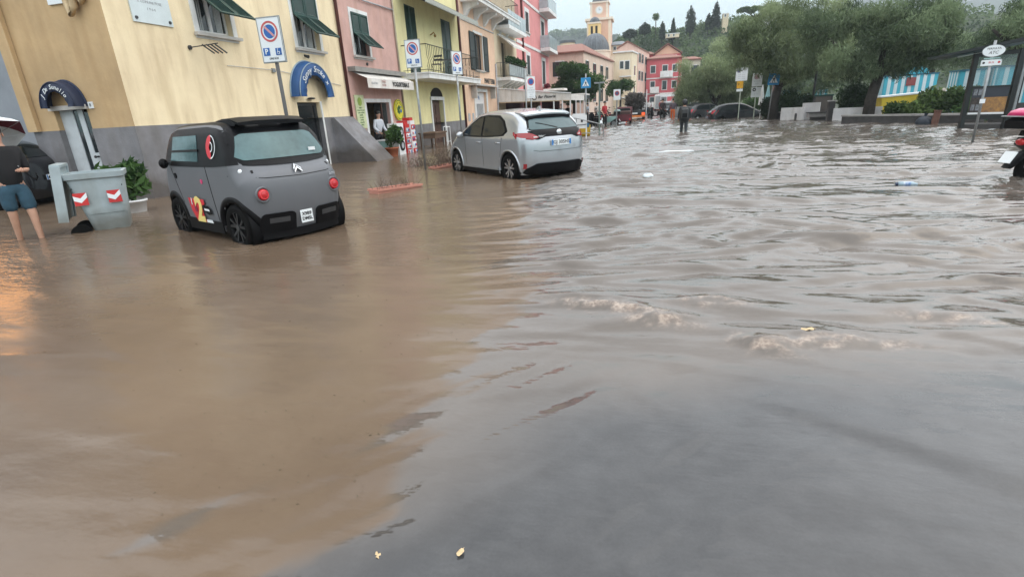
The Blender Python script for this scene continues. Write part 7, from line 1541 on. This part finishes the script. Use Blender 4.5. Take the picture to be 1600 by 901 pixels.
for x_, y_, r_, lb_ in ((-3.6, 44.5, 100, 'dark scooter in the parked line, first beyond the mint green one'), (-3.3, 47.5, 95, 'dark scooter in the parked line beside the truck load'), (-3.5, 51, 110, 'dark scooter in the parked line under the leafy street tree'), (-3.0, 57, 85, 'dark scooter at the far end of the parked line')):
    c_ = copy_tree(SC0); c_.location = (x_, y_, GZ+.03); c_.rotation_euler = (0, 0, R(r_)); c_['label'] = lb_
# ---- three-wheeled van and truck
ap = thing('three_wheeler', 'small dark red three-wheeled van half hidden by the truck', 'three-wheeler', (-1.5, 39.6, GZ), R(90)); DR = mat('dark_maroon_paint', (.09, .008, .014), .35, var=.05)
part('cargo_bed', DR, ap, (-1.0, .2, -.5, .5, .38, .82)); part('tailgate', mat('maroon_tailgate', (.12, .01, .02), .4), ap, (-1.03, -1.0, -.48, .48, .40, .80)); MB().prism([(.22, .3), (.22, 1.1), (.32, 1.32), (.85, 1.32), (1.15, .95), (1.2, .35)], 'y', -.52, .52).build('cab', DR, ap); part('rear_window', TG, ap, (.20, .218, -.38, .38, .95, 1.22)); MB().bev(-.98, .2, -.46, .46, .82, 1.05, .06).build('tarpaulin', mat('brown_tarp', (.07, .035, .03), .8), ap)
for y in (-.45, .45): MB().cyl((-.55, y-.07, .22), (-.55, y+.07, .22), .24, n=20).build('wheel', RUB, ap)
MB().cyl((.95, -.06, .22), (.95, .06, .22), .22, n=20).build('wheel', RUB, ap); pl_ = part('number_plate', SWHT, ap, (-1.045, -1.032, -.14, .14, .22, .34)); 
for y in (-.42, .42): part('tail_lamp', MATS['red_lamp_lens'], ap, (-1.05, -1.03, y-.05, y+.05, .45, .56))
tk = thing('flatbed_truck', 'truck with an orange rear bar and a dark netted load of branches', 'truck', (-.98, 49.4, GZ), R(90)); ORG = mat('orange_bar', (.78, .22, .03), .4)
part('chassis', BLK, tk, (-.2, 4.4, -.75, .75, .42, .62)); part('bed_wall', DMET, tk, (0, 2.9, -.92, -.88, .62, 1.15), (0, 2.9, .88, .92, .62, 1.15), (0, .05, -.88, .88, .62, .95)); part('rear_bar', ORG, tk, (-.26, -.18, -.9, .9, .36, .52)); part('number_plate', SWHT, tk, (-.28, -.262, -.25, .25, .62, .74))
MB().prism([(3.0, .5), (3.0, 2.0), (4.2, 2.0), (4.6, 1.25), (4.65, .5)], 'y', -.9, .9).build('cab', WPL, tk)
LR = mat('lit_red_lamp', (1.0, .05, .02), .4, emit=3.5); LO = mat('lit_orange_lamp', (1.0, .35, .08), .4, emit=4)
for y in (-.74, .74): MB().cyl((-.24, y, .62), (-.27, y, .62), .09, n=14).build('lit_tail_lamp', LR, tk); part('lamp_box', ORG, tk, (-.24, -.18, y-.16, y+.16, .5, .74)); MB().cyl((.8, y-.15, .36), (.8, y+.1, .36), .38, n=22).build('wheel', RUB, tk); MB().cyl((3.9, y-.12, .36), (3.9, y+.1, .36), .38, n=22).build('wheel', RUB, tk)
MB().ball((2.9, .1, 2.35), (.12, .12, .09), 10, 6).build('beacon', LO, tk, 1)
V_, F_, v_ = leaves([(.9, 0, 1.6, .95, .85, .75), (.7, .3, 2.0, .7, .55, .45), (1.5, -.3, 1.9, .8, .5, .45)], 2600, .28, .35, 0, 90, .6); npmesh('branch_load', V_, F_, leafmat('dry_load', (.035, .03, .028), (.20, .18, .16)), tk, False, [('v', 'FACE', v_)])
b = MB()
for k in range(60):
    a = Vector((gk.uniform(.0, 1.8), gk.uniform(-.8, .8), gk.uniform(1.0, 2.2))); c_ = a+Vector((gk.uniform(-.5, .5), gk.uniform(-.5, .5), gk.uniform(-.3, .4))); b.cyl(tuple(a), tuple(c_), .02, n=4)
b.build('branches', BARK, tk)
MB().cyl((.4, -.98, .6), (.4, -.98, 2.6), .04).cyl((.9, -1.0, .6), (.9, -1.0, 2.5), .03).build('side_stake', WPL, tk)
# ================================================================ FAR HOUSES
def house(name, label, P, h, wallm, wins, eave=.35, roof='hip', rh=1.3, roofm=TILE, trims=(), balc=(), gable=None, z0=GZ, winm=None, shut=True):
    """P: four footprint corners, front-left, front-right, back-right, back-left; wins: (edge, metres along, z, w, h)"""
    t_ = thing(name, label, 'house', (P[0][0], P[0][1], 0), world=True); b = MB()
    b.add([(p[0], p[1], z0) for p in P]+[(p[0], p[1], h) for p in P], [(0, 1, 5, 4), (1, 2, 6, 5), (2, 3, 7, 6), (3, 0, 4, 7), (4, 5, 6, 7)])
    b.build('wall', wallm, t_)
    c = Vector((sum(p[0] for p in P)/4, sum(p[1] for p in P)/4, 0)); E_ = [Vector((p[0], p[1], 0))+(Vector((p[0], p[1], 0))-c).normalized()*eave*1.4 for p in P]
    if roof == 'hip':
        m1 = (E_[0]+E_[3])/2; m2 = (E_[1]+E_[2])/2; r1 = m1+(m2-m1)*.28; r2 = m1+(m2-m1)*.72
        v = [(e.x, e.y, h+.002) for e in E_]+[(e.x, e.y, h+.14) for e in E_]+[(r1.x, r1.y, h+rh), (r2.x, r2.y, h+rh)]
        MB().add(v, [(0, 3, 2, 1), (0, 1, 5, 4), (1, 2, 6, 5), (2, 3, 7, 6), (3, 0, 4, 7), (4, 5, 9, 8), (5, 6, 9), (6, 7, 8, 9), (7, 4, 8)]).build('roof', roofm, t_)
    elif roof == 'gable':      # gable end on the front edge
        m1 = (E_[0]+E_[1])/2; m2 = (E_[3]+E_[2])/2
        v = [(e.x, e.y, h) for e in E_]+[(m1.x, m1.y, h+rh), (m2.x, m2.y, h+rh)]+[(e.x, e.y, h+.16) for e in E_]+[(m1.x, m1.y, h+rh+.16), (m2.x, m2.y, h+rh+.16)]
        MB().add(v, [(0, 4, 10, 6), (1, 7, 10, 4), (0, 6, 9, 3), (1, 2, 8, 7), (6, 10, 11, 9), (7, 8, 11, 10), (0, 3, 5, 4), (1, 4, 5, 2)]).build('roof', roofm, t_)
        P_ = [Vector((p[0], p[1], 0)) for p in P]; mm_ = (P_[0]+P_[1])/2; MB().add([(P[0][0], P[0][1], h), (P[1][0], P[1][1], h), (mm_.x, mm_.y, h+rh*.93)], [(0, 1, 2)]).build('gable_wall', gable or wallm, t_)
    else:
        MB().add([(e.x, e.y, h) for e in E_]+[(e.x, e.y, h+.18) for e in E_], [(0, 3, 2, 1), (4, 5, 6, 7), (0, 1, 5, 4), (1, 2, 6, 5), (2, 3, 7, 6), (3, 0, 4, 7)]).build('roof', roofm, t_)
    def fr(e, s_):
        a = Vector((*P[e], 0)); d = (Vector((*P[(e+1) % 4], 0))-a); L = d.length; d /= L; n_ = Vector((d.y, -d.x, 0)); return a+d*s_, d, n_
    def bx(e, s0, s1, z0_, z1_, d0, d1):
        a, d, n_ = fr(e, s0); c_ = a+d*(s1-s0); q = MB(); v = [a+n_*d0, c_+n_*d0, c_+n_*d1, a+n_*d1]
        return q.add([(p.x, p.y, z0_) for p in v]+[(p.x, p.y, z1_) for p in v], [(0, 3, 2, 1), (4, 5, 6, 7), (0, 1, 5, 4), (1, 2, 6, 5), (2, 3, 7, 6), (3, 0, 4, 7)])
    for (e, s_, z, w_, hh) in wins:
        f = bx(e, s_-w_/2-.1, s_+w_/2+.1, z-.1, z+hh+.12, .0, .04).build('window', WHT, t_); bx(e, s_-w_/2, s_+w_/2, z, z+hh, .041, .06).build('pane', PANE, f)
        if shut:
            bx(e, s_-w_*.95, s_-w_*.5, z, z+hh, .045, .085).build('shutter', winm or GRN2, f); bx(e, s_+w_*.5, s_+w_*.95, z, z+hh, .045, .085).build('shutter', winm or GRN2, f)
    for (e, s0, s1, z, m_) in trims: bx(e, s0, s1, z, z+.18, .0, .08).build('string_course', m_, t_)
    for (e, s0, s1, z, m_) in balc:
        q = bx(e, s0, s1, z, z+.15, .0, .9).build('balcony_slab', WHT, t_); bx(e, s0, s1, z+.15, z+1.0, .85, .9).build('parapet', m_, q)
    return t_
PK2 = mat('plaster_pale_pink', (.72, .50, .42), .85, var=.06, scale=.5, streak=.1); SAL = mat('plaster_salmon', (.78, .50, .36), .85, var=.05, scale=.5); REDH = mat('plaster_strawberry', (.60, .13, .15), .85, var=.07, scale=.5, streak=.1); GRC = mat('plaster_greenish_cream', (.60, .58, .46), .85, var=.06, scale=.5)
house('cream_house', 'cream and pale pink house with red tiled roof and green shutters behind the leafy tree', [(-16, 66), (-7.3, 66), (-5.05, 85), (-14, 85)], 7.35, mat('plaster_pinkish_cream', (.74, .58, .48), .85, var=.06, scale=.5, streak=.1),
      [(1, 1.8, 5.0, .9, 1.5), (1, 6.0, 4.9, .9, 1.5), (1, 10.6, 4.9, .9, 1.5), (1, 14.4, 4.9, .9, 1.5), (1, 10.6, 1.9, .9, 1.5), (1, 14.4, 1.9, .9, 1.5), (1, 6, 1.9, .9, 1.5), (0, 5.9, 4.9, .9, 1.6)], rh=1.9)
house('cream_house', 'pale cream house with balconies left of the tall pinkish gable house', [(-4.95, 85.5), (-2.3, 85.5), (-1.6, 90), (-5, 92)], 8.6, mat('plaster_pale_cream', (.80, .70, .52), .85, var=.05, scale=.5, streak=.1), [(0, 1.2, 6.4, .5, 1.0), (0, 2.0, 6.2, .6, 1.2), (0, 1.2, 3.2, .55, 1.3), (0, 2.0, 3.2, .6, 1.3), (1, 2.5, 5.5, .8, 1.3), (1, 2.5, 2.6, .8, 1.3)], roof='flat', eave=.2, roofm=WHT, balc=((0, .9, 2.6, 5.2, CRM), (0, .9, 2.6, 2.2, CRM)), shut=False)
house('pinkish_house', 'tall pinkish gable house standing left of the red house', [(-4.7, 91), (-1.55, 91), (.25, 104), (-3, 104)], 9.6, PK2, [(1, 2.0, 7.6, .9, 1.3), (1, 5.0, 7.6, .9, 1.3), (1, 2.0, 4.9, .9, 1.4), (1, 5.0, 4.9, .9, 1.4), (1, 9, 4.9, .9, 1.4), (1, 2.0, 1.6, .9, 1.4), (1, 5.0, 1.6, .9, 1.4), (1, 9, 1.6, .9, 1.4), (1, 9, 7.6, .9, 1.2)], roof='gable', rh=.95, eave=.25, winm=mat('teal_shutter', (.03, .13, .14), .5))
house('red_house', 'strawberry red four storey house with white balconies closing the street', [(-.15, 100), (5.6, 100), (5.9, 108), (0, 108)], 8.35, REDH,
      [(0, 1.1, 6.2, .75, 1.1), (0, 3.1, 6.0, .8, 1.3), (0, 4.7, 6.2, .7, 1.1), (0, 1.1, 3.6, .7, 1.2), (0, 3.1, 3.4, .7, 1.4), (0, 4.7, 3.6, .7, 1.1), (0, 1.1, 1.0, .7, 1.2), (0, 3.1, 1.0, .7, 1.2)], rh=.9, eave=.3,
      trims=((0, 0, 5.7, 5.2, WHT), (0, 0, 5.7, 2.7, WHT)), balc=((0, 2.3, 4.4, 5.35, WHT), (0, .7, 2.2, 2.9, WHT), (0, 1.0, 4.6, .45, WHT)), shut=False)
house('gabled_house', 'salmon and red house with a triangular gable rising behind the red house', [(1.2, 109), (5.9, 109), (6.1, 118), (1.2, 118)], 9.7, REDH, [(0, 2.4, 8.6, .6, .8), (0, 3.6, 8.6, .6, .8), (0, 1.2, 8.5, .5, .6)], roof='gable', rh=1.7, gable=SAL, eave=.4, shut=False)
house('low_tiled_house', 'house with long terracotta roof between the pinkish and the gabled house', [(-1.2, 110), (1.1, 110), (1.1, 119), (-1.2, 119)], 9.9, REDH, [(0, 1.2, 8.9, .5, .5)], roof='hip', rh=.9, shut=False)
house('greenish_house', 'greenish cream house right of the red house, half behind the tamarisk', [(6.0, 110), (9.6, 110), (9.6, 117), (6.0, 117)], 8.5, GRC, [(0, 1.0, 6.2, .7, 1.3), (0, 2.6, 6.2, .7, 1.3), (0, 1.0, 3.4, .7, 1.3)], rh=.8)
house('hill_house', 'small pale tower house on the hill crest right of the tallest cypress', [(17.4, 148), (18.7, 148), (18.7, 150), (17.4, 150)], 20.6, mat('plaster_pale_ochre', (.70, .60, .42), .8), [(0, .5, 20, .3, .5)], z0=14, roof='flat', eave=.1, roofm=WHT, shut=False)
house('hill_house', 'long low pale house on the crest between the cypresses', [(4.2, 147), (7.4, 147), (7.4, 150), (4.2, 150)], 17.1, CRM, [(0, .7, 16.6, .3, .5), (0, 1.9, 16.6, .3, .5)], z0=16.3, roof='flat', eave=.1, roofm=WHT, shut=False)
house('hill_house', 'red roofed house half hidden in trees high on the right of the hill', [(41.0, 160), (44.0, 160), (44.0, 165), (41.0, 165)], 18.6, SAL, [(0, 1.5, 17.2, .6, .8)], z0=12, rh=1.6, roofm=mat('bright_tiles', (.55, .22, .16), .8))
house('hill_house', 'white villa showing under the umbrella pines', [(22.0, 126), (26.0, 126), (26.0, 130), (22.0, 130)], 15.9, WHT, [(0, .9, 14.6, .6, .8), (0, 2.8, 14.6, .6, .8)], z0=11, roof='flat', eave=.1, roofm=WHT, shut=False)
for k, (x, y, r, h_, lb) in enumerate(((-5.7, 112, 1.6, 11.4, 'small grey roofed house just right of the church tower'),)): house('grey_roofed_house', lb, [(x-r, y), (x+r, y), (x+r, y+4), (x-r, y+4)], h_+.8, CRM, [(0, 1.0, h_, .5, .6)], rh=.9, roofm=mat('slate_grey', (.22, .25, .28), .7), shut=False)
# ---- church
chh = thing('church', 'pale church with a ribbed grey dome and an orange and cream bell tower', 'church', (-9, 100, 0), world=True)
SLT = mat('lead_grey_dome', (.13, .15, .17), .55, var=.2, scale=1.2, streak=.3); TCR = mat('tower_salmon', (.74, .50, .38), .8, var=.05); TWH = mat('tower_cream', (.80, .70, .58), .8, var=.05); TYE = mat('tower_yellow', (.82, .60, .28), .8, var=.05)
part('nave', TWH, chh, (-13.5, -5.5, 101, 108, GZ, 9.5))
MB().lathe([(2.5, 6), (2.5, 10.1), (2.62, 10.15), (2.62, 10.35), (2.45, 10.35)], (-9, 100, 0), n=36).build('drum', TWH, chh, 2)
dm = MB().lathe([(2.45*math.cos(R(a)), 10.35+2.85*math.sin(R(a))) for a in range(0, 91, 6)], (-9, 100, 0), n=40).build('dome', SLT, chh, 1)
for k in range(16):
    a = 2*math.pi*(k+.5)/16; MB().tube([(-9+2.47*math.cos(R(q))*math.cos(a), 100+2.47*math.cos(R(q))*math.sin(a), 10.35+2.87*math.sin(R(q))) for q in range(0, 86, 12)], .045, 4).build('rib', mat('dome_rib', (.22, .24, .26), .6), dm)
TX_, TY_ = -9.2, 110
tw = MB().box(TX_-2.25, TX_+2.25, TY_, TY_+4.5, GZ, 16.6).build('tower_shaft', TCR, chh)
for x in (TX_-2.27, TX_+1.77): part('corner_pilaster', TWH, chh, (x, x+.5, TY_-.08, TY_-.003, 9, 16.6))
part('cornice', TWH, chh, (TX_-2.6, TX_+2.6, TY_-.35, TY_+4.8, 16.6, 17.0))
part('belfry', TCR, chh, (TX_-1.65, TX_+1.65, TY_+.5, TY_+3.9, 17.0, 19.6)); part('belfry_cornice', TWH, chh, (TX_-1.85, TX_+1.85, TY_+.3, TY_+4.1, 19.6, 19.85))
for x in (TX_-1.68, TX_+1.28): part('belfry_pilaster', TWH, chh, (x, x+.4, TY_+.42, TY_+.498, 17, 19.6))
MB().cyl((TX_, TY_+.45, 18.4), (TX_, TY_+.49, 18.4), .75, n=24).build('clock_surround', TWH, chh); MB().cyl((TX_, TY_+.40, 18.4), (TX_, TY_+.45, 18.4), .55, n=24).build('clock_face', SWHT, chh)
MB().box(TX_-.03, TX_+.03, TY_+.38, TY_+.40, 18.4, 18.8).box(TX_, TX_+.3, TY_+.38, TY_+.40, 18.37, 18.43).build('clock_hands', INK, chh)
MB().lathe([(1.5*math.cos(R(a)), 19.85+1.7*math.sin(R(a))) for a in range(0, 91, 9)], (TX_, TY_+2.2, 0), n=24).build('cupola', SLT, chh, 1)
part('choir', TYE, chh, (-10.9, -8.7, 107, 109, 9, 15.7)); part('choir_cornice', TWH, chh, (-11.0, -8.6, 106.85, 109, 15.7, 15.95))
for x in (-10.45, -9.6): part('choir_window', DARK, chh, (x, x+.4, 106.96, 106.998, 13.9, 15.3))
MB().lathe([(1.0*math.cos(R(a)), 15.95+1.0*math.sin(R(a))) for a in range(0, 91, 10)], (-9.8, 108, 0), n=20).build('lantern_cap', SLT, chh, 1)
lh = thing('stone_chimney_stack', 'round pale stone stack above the red roof left of the dome', 'chimney', (-13.3, 96, 0)); MB().cyl((0, 0, 8), (0, 0, 11.6), 1.25, n=16).build('shaft', CRM, lh); MB().cyl((0, 0, 11.6), (0, 0, 12.0), 1.4, n=16).build('cap', SLT, lh)
# blue parasol and far white canopies
t_ = thing('blue_parasol', 'bright blue parasol behind the parked cars', 'parasol', (4.05, 56, GZ)); MB().lathe([(0, 2.5), (.6, 2.35), (1.25, 2.05), (1.25, 1.95)], n=8).build('canopy', mat('parasol_blue', (.01, .16, .62), .6), t_); MB().cyl((0, 0, 0), (0, 0, 2.4), .03).build('pole', WPL, t_)
t_ = thing('white_canopy', 'white market canopy below the red house', 'canopy', (3.6, 88, GZ)); part('roof', CAN, t_, (-1.6, 1.6, -1.5, 1.5, 2.5, 2.75)); part('valance', WPL, t_, (-1.6, 1.6, -1.53, -1.5, 2.2, 2.5))
for x in (-1.5, 1.5): part('post', WPL, t_, (x-.05, x+.05, -1.5, -1.4, 0, 2.5))
t_ = thing('delivery_van', 'white box van far up the street in front of the red house', 'van', (2.2, 92, GZ), R(90)); MB().bev(-2, 1.2, -.95, .95, .5, 2.6, .08).build('box_body', WPL, t_); MB().prism([(1.2, .4), (1.2, 2.1), (1.9, 2.0), (2.4, 1.2), (2.5, .4)], 'y', -.9, .9).build('cab', WPL, t_); part('rear_door', GRAYL, t_, (-2.02, -2.0, -.8, .8, .6, 2.4)); 
for x in (-1.2, 1.7):
    for y in (-.8, .8): MB().cyl((x, y-.1, .33), (x, y+.1, .33), .33, n=16).build('wheel', RUB, t_)
for k, (x, y, c_, lb) in enumerate(((.3, 74, (.7, .7, .7), 'tiny far person in white beneath the red house'), (1.9, 76, (.45, .06, .05), 'tiny far person in red beneath the red house'))): person(lb, (x, y, GZ), R(170), pose(.1), mat('far_shirt%d' % k, c_, .8), BLT, HBK, BLK, 1.0)
# ================================================================ HAZE
hzb = MB().box(-1500, 1500, -40, 1400, -4, 185).build('haze', bpy.data.materials.new('haze_volume')); tag(hzb, kind='stuff')
m_ = hzb.data.materials[0]; m_.use_nodes = True; q = m_.node_tree; q.nodes.clear(); o_ = N(q, 'ShaderNodeOutputMaterial'); pv = N(q, 'ShaderNodeVolumePrincipled'); pv.inputs['Color'].default_value = (.78, .88, .95, 1); pv.inputs['Density'].default_value = .0007; pv.inputs['Anisotropy'].default_value = .2; q.links.new(pv.outputs[0], o_.inputs['Volume'])
for o in bpy.data.objects:
    if '_w' in o: del o['_w']
